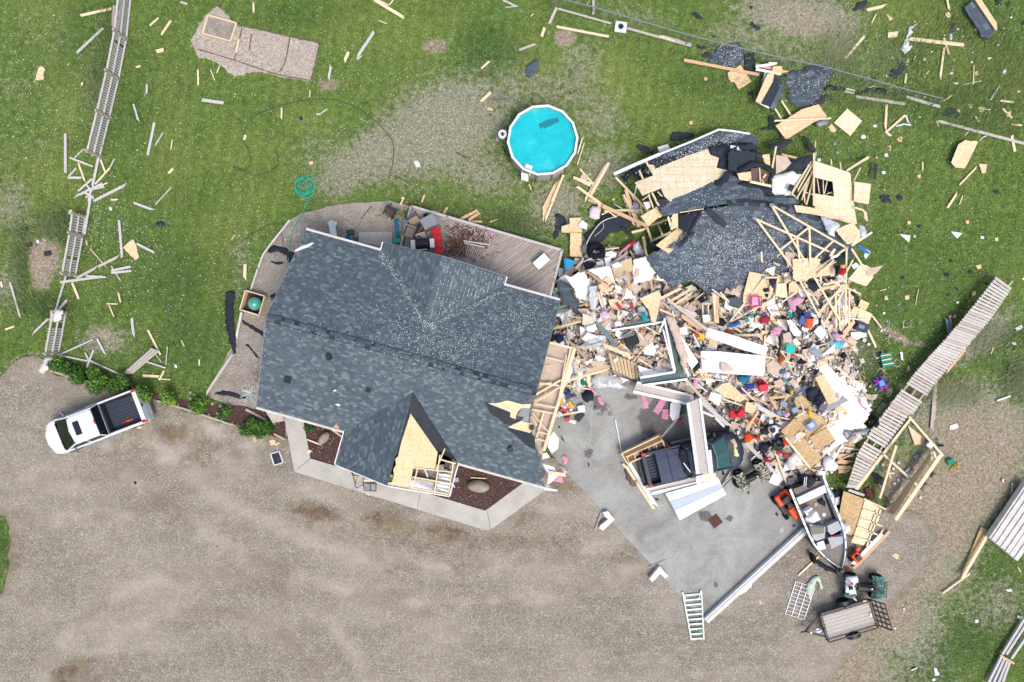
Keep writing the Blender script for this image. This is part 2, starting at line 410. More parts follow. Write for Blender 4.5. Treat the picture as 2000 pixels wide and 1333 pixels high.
# ==== GROUND
GRAVEL=[(-900,720),(0,738),(20,715),(45,698),(76,697),(100,728),(160,742),(250,768),(330,792),(400,812),(470,838),(572,862),(592,915),(950,1012),(1040,948),(1045,900),(1130,890),(1310,1100),(1380,1185),(1560,1050),(1600,1060),(1650,1000),(1690,985),(1735,990),(1800,1005),(1832,1045),(1815,1105),(1765,1165),(1705,1225),(1660,1285),(1610,1345),(1400,1600),(1300,2100),(-900,2100),(-900,1170),(4,1160),(18,1110),(20,1050),(10,1008),(-900,1000)]
BQ={
'dry':[(860,250,150,90,-25,1.0),(760,290,120,60,-30,.95),(1020,180,120,60,0,.6),(930,330,110,50,20,.7),(1010,190,110,50,10,.55),(1130,150,60,90,10,.6),(1170,230,60,60,0,.6),(1180,330,60,50,0,.7),(1090,400,60,60,0,.8),(680,330,90,50,-35,.8),(620,300,60,60,0,.5),(1110,90,70,30,0,.35),(1560,30,130,50,8,.95),(1640,80,40,50,0,.7),(1450,70,90,40,5,.6),(1240,30,90,25,8,.45),(1500,100,90,22,12,.5),(1700,120,60,50,0,.35),
(30,160,70,90,0,.3),(60,60,90,60,0,.3),(50,300,80,90,0,.3),(150,180,50,90,0,.3),(20,400,50,60,0,.6),(10,560,25,50,0,.6),(200,665,50,30,0,.8),(470,500,20,60,0,.5),(530,640,20,50,0,.4),(1660,600,30,80,0,.45),(1500,300,90,60,0,.2),(1740,700,20,12,0,.3),(1690,400,20,60,0,.4),
(1870,800,120,60,-15,.8),(1960,840,80,60,0,.9),(1900,900,140,120,0,.7),(1850,1000,90,90,0,.75),(1760,1240,110,60,40,.75),(1900,1180,90,60,30,.5),(80,120,90,100,0,.25),(60,430,60,80,0,.25),(1560,90,150,50,8,.5),(1800,870,90,60,0,.55),(1900,960,80,120,25,.85),(1850,1100,70,90,35,.8),(1780,1200,90,60,40,.8),(1700,1300,120,60,30,.75),(1950,1180,60,70,30,.6),(1920,660,90,25,-42,.8),(1600,1340,90,50,0,.7),(1860,1330,60,40,0,.35),(1990,700,50,30,0,.3)],
'dirt':[(85,505,34,45,15,1.0),(80,545,26,30,10,.8),(850,90,30,18,5,.8),(1103,72,22,20,0,1.0),(1220,290,12,22,0,.5),(1215,185,14,14,0,.5),(640,165,26,18,0,.7),(1750,655,42,9,30,.9),(1800,672,14,7,20,.9),(195,655,32,14,10,.6),(1960,800,60,40,0,.55),(1790,960,90,60,35,.9),(1850,900,60,50,0,.6),(1880,1010,60,30,-40,.6),(1800,1070,60,30,-45,.5),(1700,900,40,60,0,.5),(1610,1110,60,60,0,.7),(200,650,30,20,0,.5),(430,180,10,8,0,.5),(70,380,30,14,20,.3),(1400,20,20,12,0,.3),(1870,860,40,14,-40,.5),(1150,470,60,50,0,.5),(1500,700,220,130,0,.8),
(1780,1160,35,60,35,.6),(1740,1210,70,60,40,.75),(1660,1300,80,50,30,.75),(1900,940,120,80,0,.75),(1840,1040,80,70,0,.75),(1880,850,110,70,0,.7),(1800,1120,60,60,0,.7),(1560,40,120,40,8,.55),(1960,870,60,70,0,.7),(1920,850,60,60,0,.45),(1850,960,60,90,35,.7),(1900,1060,60,60,0,.45),(1840,1150,50,80,35,.5),(1770,1240,40,60,35,.45),(1000,460,1,1,0,.1),(1700,1260,50,40,40,.6)],
'lush_and_shade':[(330,520,110,160,0,.5),(1820,600,120,80,0,.35),(950,100,55,50,0,1.0),(560,30,90,25,0,.6),(350,550,60,110,0,.8),(300,450,60,60,0,.5),(370,660,60,70,0,.7),(150,640,30,60,0,.4),(150,80,40,60,0,.5),(115,440,40,30,0,.8),(30,520,16,60,0,.6),(90,600,40,14,-40,.7),(190,130,16,120,12,.6),(900,440,110,12,16,1.0),(1010,440,50,28,20,1.0),(800,400,60,12,0,.8),(1000,255,20,60,30,.5),(1760,560,90,90,0,.45),(1850,570,80,60,0,.4),(1700,760,60,90,0,.6),(1900,700,80,60,-40,.6),(1970,740,40,40,0,.7),(1840,640,120,14,-52,.8),(1870,200,90,40,0,.6),(1900,40,60,40,0,.5),(1950,120,70,60,0,.45),(1760,120,60,60,0,.3),(1890,1250,90,60,-30,.9),(1960,1130,50,60,-30,.7),(1820,1310,90,40,-20,.8),(1650,860,40,40,0,.6),(1400,200,60,40,0,.25),(250,200,40,90,0,.5),(1780,820,60,18,-52,.8),(10,1060,14,70,0,.8),(240,1335,60,12,0,.6),(1620,880,40,60,0,.7)],  # dark green growth; strips beside the deck paint its railing's shade in
'lime':[(420,450,80,50,-30,.8),(330,330,60,90,0,.5),(470,300,80,60,0,.5),(800,60,90,50,0,.5),(680,60,60,40,0,.4),(1080,120,60,40,0,.5),(1190,150,60,40,0,.7),(1250,200,60,50,0,.6),(1320,240,80,40,0,.5),(600,230,50,30,0,.5),(500,390,60,30,0,.5),(420,560,20,60,25,.5),(1900,130,80,60,0,.8),(1800,40,80,40,0,.6),(1990,160,40,40,0,.7),(90,30,50,40,0,.4),(130,210,40,60,0,.5),(100,340,50,50,0,.6),(1700,200,90,40,0,.2),(1880,740,40,18,-40,.9),(1800,770,30,30,-40,.6),(1730,1320,40,30,0,.6),(1850,760,60,20,0,.7)],
'stain':[(700,1040,200,30,10,.55),(1000,1060,160,26,0,.6),(360,880,140,60,0,.5),(430,1010,120,40,15,.4),(560,1230,160,24,20,.4),(260,1180,100,30,-20,.35),(200,1320,160,20,-10,.55),(120,1200,120,20,0,.35),(760,1190,160,14,6,.35),(900,1250,200,14,0,.3),(300,1040,160,16,-8,.3),(1180,1230,120,20,0,.3),(1230,1180,60,30,45,.4),(340,850,90,28,8,.8),(380,900,60,22,0,.6),(420,870,30,14,0,.7),(150,760,40,20,0,.4),(620,1000,60,20,12,.9),(760,1020,70,20,12,.9),(870,1040,60,20,14,.8),(820,1000,40,12,10,.6),(1090,940,40,22,30,.8),(950,1060,90,16,0,.5),(1030,1010,50,20,-30,.6),(60,930,60,30,0,.3),(140,1310,60,24,-25,.8),(60,1190,70,24,-20,.3),(560,1170,60,16,20,.4),(680,1290,60,16,10,.5),(240,1280,60,14,0,.4),(30,1080,24,60,0,.6),(330,860,24,14,0,.9),(1200,1040,60,20,45,.5),(530,990,50,14,0,.5),(420,1120,80,20,0,.3),(1240,1100,30,60,-40,.5),(640,1060,120,20,10,.35),(1750,1180,20,60,30,.6)],
}
BEDRECT=[(372,78),(398,32),(425,10),(452,40),(470,52),(520,62),(625,84),(606,160),(560,152),(500,140),(455,150),(420,120),(385,112)]
def field(kind,X,Y):
 """strength of one ground cover at world points"""
 U=1000+X*F/H;V=666.5-Y*F/H;out=np.zeros_like(X)
 for cx,cy,rx,ry,a,s in BQ[kind]:
  c,n=math.cos(R(a)),math.sin(R(a));dx,dy=U-cx,V-cy
  p=(dx*c+dy*n)/rx;q=(-dx*n+dy*c)/ry
  out=np.maximum(out,s*np.exp(-.7*(p*p+q*q)**1.3))
 return out
def pdist(X,Y,poly):
 U=1000+X*F/H;V=666.5-Y*F/H;best=np.full(X.shape,1e9);ins=np.zeros(X.shape,bool)
 for i in range(len(poly)):
  (x1,y1),(x2,y2)=poly[i-1],poly[i];dx,dy=x2-x1,y2-y1
  t=np.clip(((U-x1)*dx+(V-y1)*dy)/(dx*dx+dy*dy+1e-9),0,1)
  best=np.minimum(best,np.hypot(U-x1-t*dx,V-y1-t*dy))
  with np.errstate(divide='ignore',invalid='ignore'):
   ins^=((y1>V)!=(y2>V))&(U<(x2-x1)*(V-y1)/(dy if dy else 1e-9)+x1)
 return np.where(ins,best,-best)
def set_attr(me,name,arr):
 a=me.attributes.new(name,'FLOAT','POINT');a.data.foreach_set('value',np.asarray(arr,dtype=np.float32))
def ground_mat():
 t=NT('lawn_and_soil');w=t.coord('World')
 fine=t.noise(w,15,2,.7);mid=t.noise(w,3.2,4,.65);big=t.noise(w,.45,3,.6);blade=t.noise(t.coord('World',(1,.35,1),.4),30,2,.8)
 lime,lush_and_shade,dry,dirt=t.attr('lime'),t.attr('lush_and_shade'),t.attr('dry'),t.attr('dirt')
 base=t.ramp(mid,[(.25,C('485e2d')),(.5,C('647f3b')),(.75,C('839852'))])
 base=t.mix(t.math('MULTIPLY',t.ramp(big,[(.4,0.),(.65,1.)]),.4),base,C('7f8d4c'))
 base=t.mix(t.math('MULTIPLY',lime,.65),base,t.ramp(mid,[(.3,C('778a37')),(.7,C('a0a95c'))]))
 base=t.mix(t.math('MULTIPLY',lush_and_shade,.72),base,t.ramp(mid,[(.3,C('304a25')),(.7,C('4f703a'))]))
 mw=t.node('ShaderNodeTexWave');t.l.new(t.coord('World',(1,1,1),.16),mw.inputs[0]);mw.inputs['Scale'].default_value=.42;mw.inputs['Distortion'].default_value=1.5
 base=t.mix(t.math('MULTIPLY',mw.outputs['Fac'],.22),base,C('3c5526'))
 e=t.math('ADD',t.math('MULTIPLY',dry,1.0),t.math('MULTIPLY',t.math('SUBTRACT',t.noise(w,3.2,7,.8),.5),2.6))
 drym=t.ramp(e,[(.38,0.),(.7,1.)])
 base=t.mix(t.math('MULTIPLY',drym,.85),base,t.ramp(t.noise(w,7,5,.8),[(.3,C('74705c')),(.5,C('97937f')),(.7,C('c6c3b8'))]))
 e=t.math('ADD',dirt,t.math('MULTIPLY',t.math('SUBTRACT',t.noise(w,4,4,.7),.5),.9))
 base=t.mix(t.ramp(e,[(.38,0.),(.72,1.)]),base,t.ramp(t.noise(w,7,4,.7),[(.3,C('80735f')),(.5,C('a09180')),(.7,C('b9ac9c'))]))
 bed=t.math('ADD',t.attr('bed'),t.math('MULTIPLY',t.math('SUBTRACT',mid,.5),.7))
 base=t.mix(t.ramp(bed,[(.47,0.),(.53,1.)]),base,t.ramp(t.noise(w,6,4,.7),[(.3,C('a2968a')),(.5,C('b9ada0')),(.7,C('cabfb4'))]))
 base=t.mix(.48,base,t.ramp(fine,[(.28,C('2e2e2a')),(.5,(.5,.5,.5,1)),(.74,(.93,.93,.9,1))]),'OVERLAY')
 base=t.mix(.4,base,t.ramp(blade,[(.25,(.12,.12,.12,1)),(.5,(.5,.5,.5,1)),(.78,(.85,.85,.82,1))]),'OVERLAY')
 t.col(base);t.bump(t.math('ADD',fine,t.math('MULTIPLY',blade,.6)),.05,.9)
 t.b.inputs['Specular IOR Level'].default_value=.1;MATS['lawn_and_soil']=t.m
def gravel_mat(name,cols,stain=True,sc=13):
 t=NT(name);w=t.coord('World')
 f=t.noise(w,sc,3,.8);v=t.vor(w,sc*1.6,'Color');s=t.node("ShaderNodeSeparateColor");t.l.new(v,s.inputs[0])
 mid=t.noise(w,1.6,4,.65);big=t.noise(t.coord('World',(1,2.2,1),.5),.16,4,.6)
 c=t.ramp(s.outputs[0],[(0,C(cols[0])),(.3,C(cols[1])),(.7,C(cols[2])),(1,C(cols[3]))])
 c=t.mix(.55,c,t.ramp(f,[(.3,C(cols[0])),(.5,C(cols[1])),(.72,C(cols[3]))]))
 c=t.mix(t.math('MULTIPLY',t.ramp(mid,[(.35,1.),(.62,0.)]),.5),c,C('74695c'))
 tr=t.noise(t.coord('World',(.25,2.4,1),-.25),.9,4,.7);c=t.mix(t.math('MULTIPLY',t.ramp(tr,[(.5,0.),(.75,1.)]),.16),c,C('c9c1b8'));c=t.mix(t.math('MULTIPLY',t.ramp(tr,[(.28,1.),(.45,0.)]),.16),c,C('70645a'))
 c=t.mix(t.math('MULTIPLY',t.ramp(big,[(.42,0.),(.62,1.)]),.35),c,C('b5ac9f'))
 if stain:
  e=t.math('ADD',t.attr('stain'),t.math('MULTIPLY',t.math('SUBTRACT',t.noise(w,2.6,8,.85),.5),2.0))
  c=t.mix(t.math('MULTIPLY',t.ramp(e,[(.4,0.),(.8,1.)]),.75),c,t.ramp(t.noise(w,1.1,3),[(.35,C('543c2c')),(.5,C('6e5a42')),(.62,C('7f7450'))]))
  tk=t.math('MULTIPLY',t.attr('track'),t.ramp(t.noise(w,.5,6,.75),[(.3,.1),(.6,.5)]));c=t.mix(tk,c,t.mix(t.ramp(t.noise(w,.25,2),[(.45,0.),(.55,1.)]),C('7d7163'),C('bfb6aa')))
  e=t.math('ADD',t.attr('edge'),t.math('MULTIPLY',t.math('SUBTRACT',t.noise(w,3,4,.7),.5),1.0))
  c=t.mix(t.math('MULTIPLY',t.ramp(e,[(.45,0.),(.75,1.)]),.7),c,t.ramp(t.noise(w,2),[(.4,C('77705a')),(.6,C('8f7e6a'))]))
 t.col(c);t.bump(f,.03,.8);t.b.inputs['Specular IOR Level'].default_value=.15;MATS[name]=t.m
ground_mat();gravel_mat('driveway_gravel',('57514a','827a6d','a8a091','dcd7ca'));gravel_mat('bed_gravel',('6b645b','92897f','b0a89e','d8d3cb'),False,15)
def graded(a,b,st,far):
 mid=list(np.arange(a,b+st/2,st));o=[];x=st
 lo,hi=[],[];g=st
 while(mid[0]-g)>-far:lo.append(mid[0]-g);g*=1.8
 g=st
 while(mid[-1]+g)<far:hi.append(mid[-1]+g);g*=1.8
 return np.array(lo[::-1]+mid+hi)
gx,gy=graded(-31,31,.2,900),graded(-21.5,21.5,.2,900)
X,Y=np.meshgrid(gx,gy);nx,ny=len(gx),len(gy)
X,Y=X.ravel(),Y.ravel();Zg=np.zeros_like(X)
Ug=1000+X*F/H;Vg=666.5-Y*F/H
Zg+=np.where((abs(X)<31)&(abs(Y)<22),.03*np.sin(X*.9+np.cos(Y*.7)*2)*np.sin(Y*1.1),0)-.04
idx=np.arange(nx*ny).reshape(ny,nx)
fs=np.stack([idx[:-1,:-1].ravel(),idx[:-1,1:].ravel(),idx[1:,1:].ravel(),idx[1:,:-1].ravel()],1)
me=bpy.data.meshes.new('ground');me.vertices.add(nx*ny);me.vertices.foreach_set('co',np.stack([X,Y,Zg],1).ravel())
me.loops.add(fs.size);me.polygons.add(len(fs));me.loops.foreach_set('vertex_index',fs.ravel().astype(np.int32))
me.polygons.foreach_set('loop_start',np.arange(0,fs.size,4,dtype=np.int32));me.update(calc_edges=True);me.validate()
for k in('dry','lush_and_shade','lime'):set_attr(me,k,field(k,X,Y))
gd=pdist(X,Y,GRAVEL)
right=np.clip((Ug-1550)/100,0,1)*np.clip((Vg-950)/60,0,1)
set_attr(me,'dirt',np.maximum(field('dirt',X,Y),np.clip(1-abs(gd+6)/(9+14*right),0,1)*.62))
set_attr(me,'bed',np.clip(.5+pdist(X,Y,BEDRECT)/22,0,1))
me.materials.append(MATS['lawn_and_soil']);g=bpy.data.objects.new('ground',me);col.objects.link(g);tQ(g,kind='structure')
def cdt_sheet(name,poly_px,z,mat,res,jit,step,attrs=()):
 q=[P(u,v,z)for u,v in poly_px];q=rag(q,jit,step)if jit else q
 poly=[(p.x,p.y)for p in q];n=len(poly);ins=[]
 if res:
  ax=np.arange(min(p[0]for p in poly),max(p[0]for p in poly),res);ay=np.arange(min(p[1]for p in poly),max(p[1]for p in poly),res)
  A,Bm=np.meshgrid(ax,ay);A,Bm=A.ravel(),Bm.ravel();pp=[topx((a,b,0))for a,b in poly]
  k=(pdist(A,Bm,pp)>6)&(abs(A)<31)&(Bm>-21)&(Bm<21)
  ins=[(a+rnd.uniform(-.1,.1)*res,b+rnd.uniform(-.1,.1)*res)for a,b in zip(A[k],Bm[k])]
 vv,ee,ff,*_=geometry.delaunay_2d_cdt([VQ(p)for p in poly+ins],[(i,(i+1)%n)for i in range(n)],[list(range(n))],1,1e-4)
 fs=[]
 for f in ff:
  a,b,c=(vv[i]for i in f[:3]);fs.append(tuple(f)if(b-a).cross(c-a)>0 else tuple(reversed(f)))
 me=bpy.data.meshes.new(name);me.from_pydata([(v.x,v.y,z)for v in vv],[],fs);me.materials.append(MATS[mat]);me.update()
 xs=np.array([v.x for v in vv]);ys=np.array([v.y for v in vv])
 for a in attrs:
  if a=='edge':set_attr(me,a,np.clip(1-pdist(xs,ys,GRAVEL)/40,0,1)*.75)
  elif a=='track':
   U,V=1000+xs*F/H,666.5-ys*F/H;o_=np.zeros(len(xs))
   for cx,cy,r,wd in((400,1420,250,13),(400,1420,330,13),(900,380,800,16),(900,380,880,16),(120,560,420,14),(120,560,500,14),(900,380,700,12)):o_+=np.exp(-((np.hypot(U-cx,(V-cy)*1.1)-r)/wd)**2)
   set_attr(me,a,o_)
  else:set_attr(me,a,field(a,xs,ys))
 o=bpy.data.objects.new(name,me);col.objects.link(o);tQ(o,kind='structure');return o
cdt_sheet('gravel_driveway',GRAVEL,.012,'driveway_gravel',.4,.12,.3,('stain','edge','track'))
BEDG=[(402,773),(440,700),(459,665),(478,605),(490,560),(503,525),(515,497),(540,462),(566,430),(592,416),(640,404),(700,396),(760,392),(800,403),(850,440),(850,560),(640,640),(560,850),(500,805),(450,795)]
cdt_sheet('gravel_bed',BEDG,.02,'bed_gravel',0,.04,.3)
t=NT('mulch');w_=t.coord('World');f_=t.noise(w_,16,3,.8);t.col(t.ramp(f_,[(.3,C('2e2220')),(.5,C('503a36')),(.68,C('7a625b')),(.8,C('a09088'))]));t.bump(f_,.04,1);MATS['mulch']=t.m
cdt_sheet('mulch_bed',[(585,815),(690,838),(670,915),(745,944),(590,905)],.02,'mulch',0,0,.3)
cdt_sheet('mulch_bed',[(870,900),(1020,945),(952,1000),(780,952),(800,900)],.02,'mulch',0,0,.3)
cdt_sheet('mulch_bed',[(330,775),(400,790),(470,792),(505,800),(560,826),(556,858),(470,832),(400,808),(330,788)],.022,'mulch',0,.05,.3)
cdt_sheet('mulch_bed',[(110,715),(200,742),(330,775),(330,790),(240,764),(150,738)],.022,'mulch',0,.05,.3)
# concrete walk and garage slab
t=NT('walk_concrete');w_=t.coord('World');n_=t.noise(w_,.7,4,.7);f_=t.noise(w_,14,3,.7)
c_=t.ramp(n_,[(.35,C('aeaba2')),(.55,C('c1beb5')),(.7,C('cdcac2'))]);t.col(t.mix(.25,c_,t.ramp(f_,[(.3,C('8f8a83')),(.7,C('d2cec8'))])));t.bump(f_,.003);MATS['walk_concrete']=t.m
t=NT('slab_concrete');w_=t.coord('World');n_=t.noise(w_,.45,5,.65,.6);f_=t.noise(w_,12,3,.7);m_=t.noise(w_,2.2,4,.7)
c_=t.ramp(n_,[(.3,C('76746e')),(.45,C('908f89')),(.58,C('a0a29d')),(.72,C('b0b4b0'))])
c_=t.mix(t.math('MULTIPLY',t.ramp(m_,[(.55,0.),(.75,1.)]),.5),c_,C('7d7773'))
wet=t.math('ADD',t.attr('wet'),t.math('MULTIPLY',t.math('SUBTRACT',t.noise(w_,1.2,5,.7),.5),.9))
c_=t.mix(t.math('MULTIPLY',t.ramp(wet,[(.42,0.),(.5,1.)]),.95),c_,t.ramp(m_,[(.3,C('3c3532')),(.7,C('544b48'))]))
t.col(t.mix(.2,c_,t.ramp(f_,[(.3,C('6f6d6a')),(.7,C('cfd0cf'))])));t.bump(f_,.003);t.b.inputs['Roughness'].default_value=.7;MATS['slab_concrete']=t.m
BQ['wet']=[(1330,835,80,38,15,1.2),(1320,868,60,20,0,1.1),(1180,800,40,20,40,.55),(1250,900,30,14,0,.5),(1440,960,30,12,0,.4),(1150,880,18,30,0,.5),(1300,1080,40,12,30,.35),(1290,805,30,30,0,1),(1300,820,38,40,30,1),(1350,850,45,34,0,1),(1395,840,30,30,0,.9),(1318,870,50,16,0,.8),(1378,1008,14,9,35,1),(1228,775,20,10,0,.6),(1423,1013,8,7,0,.9),(1399,1140,6,9,0,.7),(1300,790,30,20,0,.7)]
def raised(name,pts,z,mat,attrs=()):
 q=[P(u,v,z)for u,v in pts];n=len(q)
 o=cdt_sheet(name,pts,z,mat,.25 if attrs else 0,0,1,attrs)
 m=MB();m.rings([[(p.x,p.y,z-.2)for p in q],[(p.x,p.y,z-.001)for p in q]],False,False);e=m.build('concrete_edge',mat,parent=o);return o
raised('concrete_walk',[(553,806),(592,820),(606,896),(948,998),(1032,936),(1076,950),(957,1036),(938,1033),(575,922)],.06,'walk_concrete')
for a,b in(((824,946),(815,996)),((952,999),(958,1035)),((606,896),(576,921)),((700,925),(690,956))):
 m=MB();m.bar(P(*a,.0615),P(*b,.0615),.02,.004);j=m.build('control_joint','mulch');tQ(j,kind='structure')
raised('garage_slab',[(1085,560),(1300,560),(1480,760),(1560,900),(1610,1010),(1375,1215),(1108,925),(1072,880)],.06,'slab_concrete',('wet',))
m=MB();m.box(-.3,.3,-.3,.3,0,.012);
dr=m.build('floor_drain','rust_metal',M=Matrix.Translation(P(1397,1018,.062))@Matrix.Rotation(R(38),4,'Z'));tQ(dr,'dark rusty square floor drain sunk in the concrete slab','drain')
# grass blades, one mass
def blades(name,n,region,h0,h1,mat,label,seed):
 rg=np.random.default_rng(seed);x=rg.uniform(region[0],region[1],n*2);y=rg.uniform(region[2],region[3],n*2)
 k=pdist(x,y,GRAVEL)<-2
 for poly in(BEDG,[(553,806),(1040,930),(957,1036),(575,922)],[(1085,560),(1300,560),(1610,1010),(1375,1215),(1072,880)],PILE,BEDRECT):k&=pdist(x,y,poly)<0
 dens=1-.75*field('dry',x,y)-.95*field('dirt',x,y)+.3*field('lush_and_shade',x,y);k&=rg.uniform(0,1,len(x))<dens
 x,y=x[k][:n],y[k][:n];n=len(x);a=rg.uniform(0,6.28,n);L=rg.uniform(h0,h1,n);wd=rg.uniform(.012,.03,n)
 a=np.where(rg.uniform(0,1,n)<.5,.9+rg.normal(0,.5,n),a)
 dx,dy=np.cos(a),np.sin(a);z=rg.uniform(.4,1,n)*L
 v=np.stack([np.stack([x-dy*wd,y+dx*wd,np.full(n,-.02)],1),np.stack([x+dy*wd,y-dx*wd,np.full(n,-.02)],1),np.stack([x+dx*L,y+dy*L,z],1)],1).reshape(-1,3)
 me=bpy.data.meshes.new(name);me.vertices.add(n*3);me.vertices.foreach_set('co',v.ravel());me.loops.add(n*3);me.polygons.add(n)
 me.loops.foreach_set('vertex_index',np.arange(n*3,dtype=np.int32));me.polygons.foreach_set('loop_start',np.arange(0,n*3,3,dtype=np.int32));me.update(calc_edges=True)
 set_attr(me,'tone',np.repeat(rg.uniform(0,1,n),3));q=np.repeat
 for kk in('lime','lush_and_shade','dry'):set_attr(me,kk,q(field(kk,x,y),3))
 me.materials.append(mat);o=bpy.data.objects.new(name,me);col.objects.link(o);return tQ(o,label,'grass',kind='stuff')
t=NT('grass_blade');tn=t.attr('tone')
c_=t.ramp(tn,[(0,C('42582a')),(.4,C('5e7a3a')),(.75,C('809656')),(1,C('b0b488'))])
c_=t.mix(t.math('MULTIPLY',t.attr('lime'),.5),c_,C('8c9350'));c_=t.mix(t.math('MULTIPLY',t.attr('lush_and_shade'),.6),c_,t.ramp(tn,[(0,C('2b4224')),(1,C('5c7c45'))]))
c_=t.mix(t.math('MULTIPLY',t.attr('dry'),.7),c_,t.ramp(tn,[(0,C('8d8468')),(1,C('cbc5b2'))]));t.col(c_)
blades('lawn_grass',170000,(-30.5,30.5,-20.5,20.5),.03,.09,t.m,'short mown green grass covering the yard',3)
def tallgrass(n,spots):
 rg=np.random.default_rng(5);out=[]
 for cx,cy,rx,ry in spots:out.append(np.stack([rg.normal(cx,rx,n),rg.normal(cy,ry,n)],1))
 return np.concatenate(out)
tg=tallgrass(1500,[(205,90,9,60),(190,200,10,50),(115,440,26,16),(40,510,8,40),(70,600,30,12),(1780,100,50,40),(1900,60,50,40),(1880,200,60,26),(1960,150,40,40),(1930,660,50,14),(1860,770,30,14),(1990,740,14,20),(1160,560,1,1),(860,420,60,5),(1000,440,30,8),(1650,900,14,30),(1790,750,30,14),(1700,780,30,40),(1640,110,20,20),(1500,165,80,8),(1700,200,50,10),(1900,250,50,8)])
xy=np.array([P(u,v)[:2]for u,v in tg]);n=len(xy);rg=np.random.default_rng(9);a=rg.normal(.9,1.1,n);L=rg.uniform(.12,.34,n);wd=.018
dx,dy=np.cos(a),np.sin(a)
v=np.stack([np.stack([xy[:,0]-dy*wd,xy[:,1]+dx*wd,np.full(n,-.02)],1),np.stack([xy[:,0]+dy*wd,xy[:,1]-dx*wd,np.full(n,-.02)],1),np.stack([xy[:,0]+dx*L,xy[:,1]+dy*L,L*.7],1)],1).reshape(-1,3)
me=bpy.data.meshes.new('tall_grass');me.from_pydata(v.tolist(),[],np.arange(n*3).reshape(-1,3).tolist());set_attr(me,'tone',np.repeat(rg.uniform(.1,.9,n),3))
for kk in('lime','lush_and_shade','dry'):set_attr(me,kk,np.repeat(field(kk,xy[:,0],xy[:,1]),3))
me.materials.append(t.m);o=bpy.data.objects.new('tall_grass',me);col.objects.link(o);tQ(o,'longer wind-combed grass along the fences and field edges','grass',kind='stuff')
# pale hail and insulation flecks, one mass
def fQ(name,pts,s0,s1,mat,label,cat,seed,kind='stuff'):
 rg=random.Random(seed);vs,fs=[],[]
 for x,y,z in pts:
  s=rg.uniform(s0,s1);a=rg.uniform(0,6.28);k=rg.uniform(.5,1);b=len(vs)
  for i in range(4):r_=s*(1 if i%2 else k);vs.append((x+r_*math.cos(a+i*1.57),y+r_*math.sin(a+i*1.57),z))
  vs.append((x,y,z+s*.8));fs+=[(b,b+1,b+4),(b+1,b+2,b+4),(b+2,b+3,b+4),(b+3,b,b+4)]
 o=mesh(name,vs,fs,mat,recenter=False);return tQ(o,label,cat,kind=kind)
pts=[]
for cx,cy,rx,ry,n in[(850,260,110,90,500),(1100,420,60,50,250),(1000,300,300,200,700),(300,350,200,200,900),(300,600,200,120,600),(480,520,40,90,350),(250,480,60,60,260),(190,440,20,60,150),(100,200,120,150,500),(1400,250,200,120,500),(1700,350,150,150,500),(1850,150,200,120,600),(1800,600,200,150,600),(1700,760,60,80,500),(600,120,200,80,300),(850,980,300,30,200),(630,860,40,30,70),(1500,800,200,200,500),(1000,430,100,20,100),(700,700,900,500,900)]:
 for _ in range(n):
  u,v=rnd.gauss(cx,rx*.8),rnd.gauss(cy,ry*.8);p=P(u,v,.03)
  if dQ(u,v,PILE)<0:pts.append(p)
fQ('debris_flecks',pts,.012,.034,'hail','tiny pale flecks of hail and insulation strewn over the yard','flecks',4)
# ==== HOUSE
O0=P(502,795,3);EA=(P(1066,952,3)-O0);EA.z=0;EA.normalize();NB=VQ((-EA.y,EA.x,0))
def hs(a,b,z):return VQ((O0.x,O0.y,0))+EA*a+NB*b+VQ((0,0,z))
PT=.447
def zmain(b):return 3+PT*min(b,9.4-b)
def zroof(a,b):
 z=zmain(b)
 if 3.97<a<10.53 and b>6.12:z=max(z,3+PT*(3.28-abs(a-7.25)))
 if 4.65<a<10.69 and b<3.02:z=max(z,3+PT*(3.02-abs(a-7.67)))
 return z
def hit(u,v,f,z0=3.6):
 """photo pixel -> (a, b, z) on roof surface z=f(a,b)"""
 z=z0
 for _ in range(30):
  p=P(u,v,z)-VQ((O0.x,O0.y,0));a,b=p.dot(EA),p.dot(NB);z=.5*z+.5*f(a,b)
 return a,b,z
HQ=eQ('house',hs(7,4.7,0),0,'storm-damaged house with blue-grey shingle roof in the middle','house')
def hpart(o):o.parent=HQ;o.location=VQ(o.location)-HQ.location if o.location.length else-HQ.location;return o
def hm(name,vs,fs,mat,uv=None,mats=None,mi=None):
 o=mesh(name,vs,fs,mat,recenter=False,uv=uv,mats=mats,mi=mi);o.parent=HQ;o.location=-VQ(HQ.location);return o
def hQ(name,ab,zf,t,mat,lift=0,axis='a',par=None):
 """roof sheet over house coordinates (a, b)"""
 q=[hs(a,b,zf(a,b)+lift)for a,b in ab]
 sl=math.sqrt(1+PT*PT)
 uv=[(a,b*sl)if axis=='a' else(b,a*sl)for a,b in ab]
 o=bQ(name,q,t,mat,uv=uv);lo=VQ(o.location);o.parent=par or HQ
 o.location=lo-(HQ.location if par is None else VQ(HQ.location)+VQ(par.location));return o
zS=lambda a,b:3+PT*b
zN=lambda a,b:3+PT*(9.4-b)
torn=[(15.36,0),(15.0,.3),(15.2,.75),(14.7,1.1),(14.75,1.5),(14.2,1.9),(14.0,2.5),(13.7,2.7),(13.55,3.3),(13.48,4.7)]
s_=hQ('roof',[(0,0),(4.65,0),(7.67,3.02),(10.69,0)]+torn+[(0,4.7)],zS,.14,'shingles');s_['label']='south slope of the roof'
hQ('roof',[(0,4.7),(13.48,4.7),(13.48,9.4),(10.53,9.4),(7.25,6.12),(3.97,9.4),(0,9.4)],zN,.14,'shingles')['label']='north slope of the roof'
gN=lambda a,b:3+PT*(3.28-abs(a-7.25));gS=lambda a,b:3+PT*(3.02-abs(a-7.67))
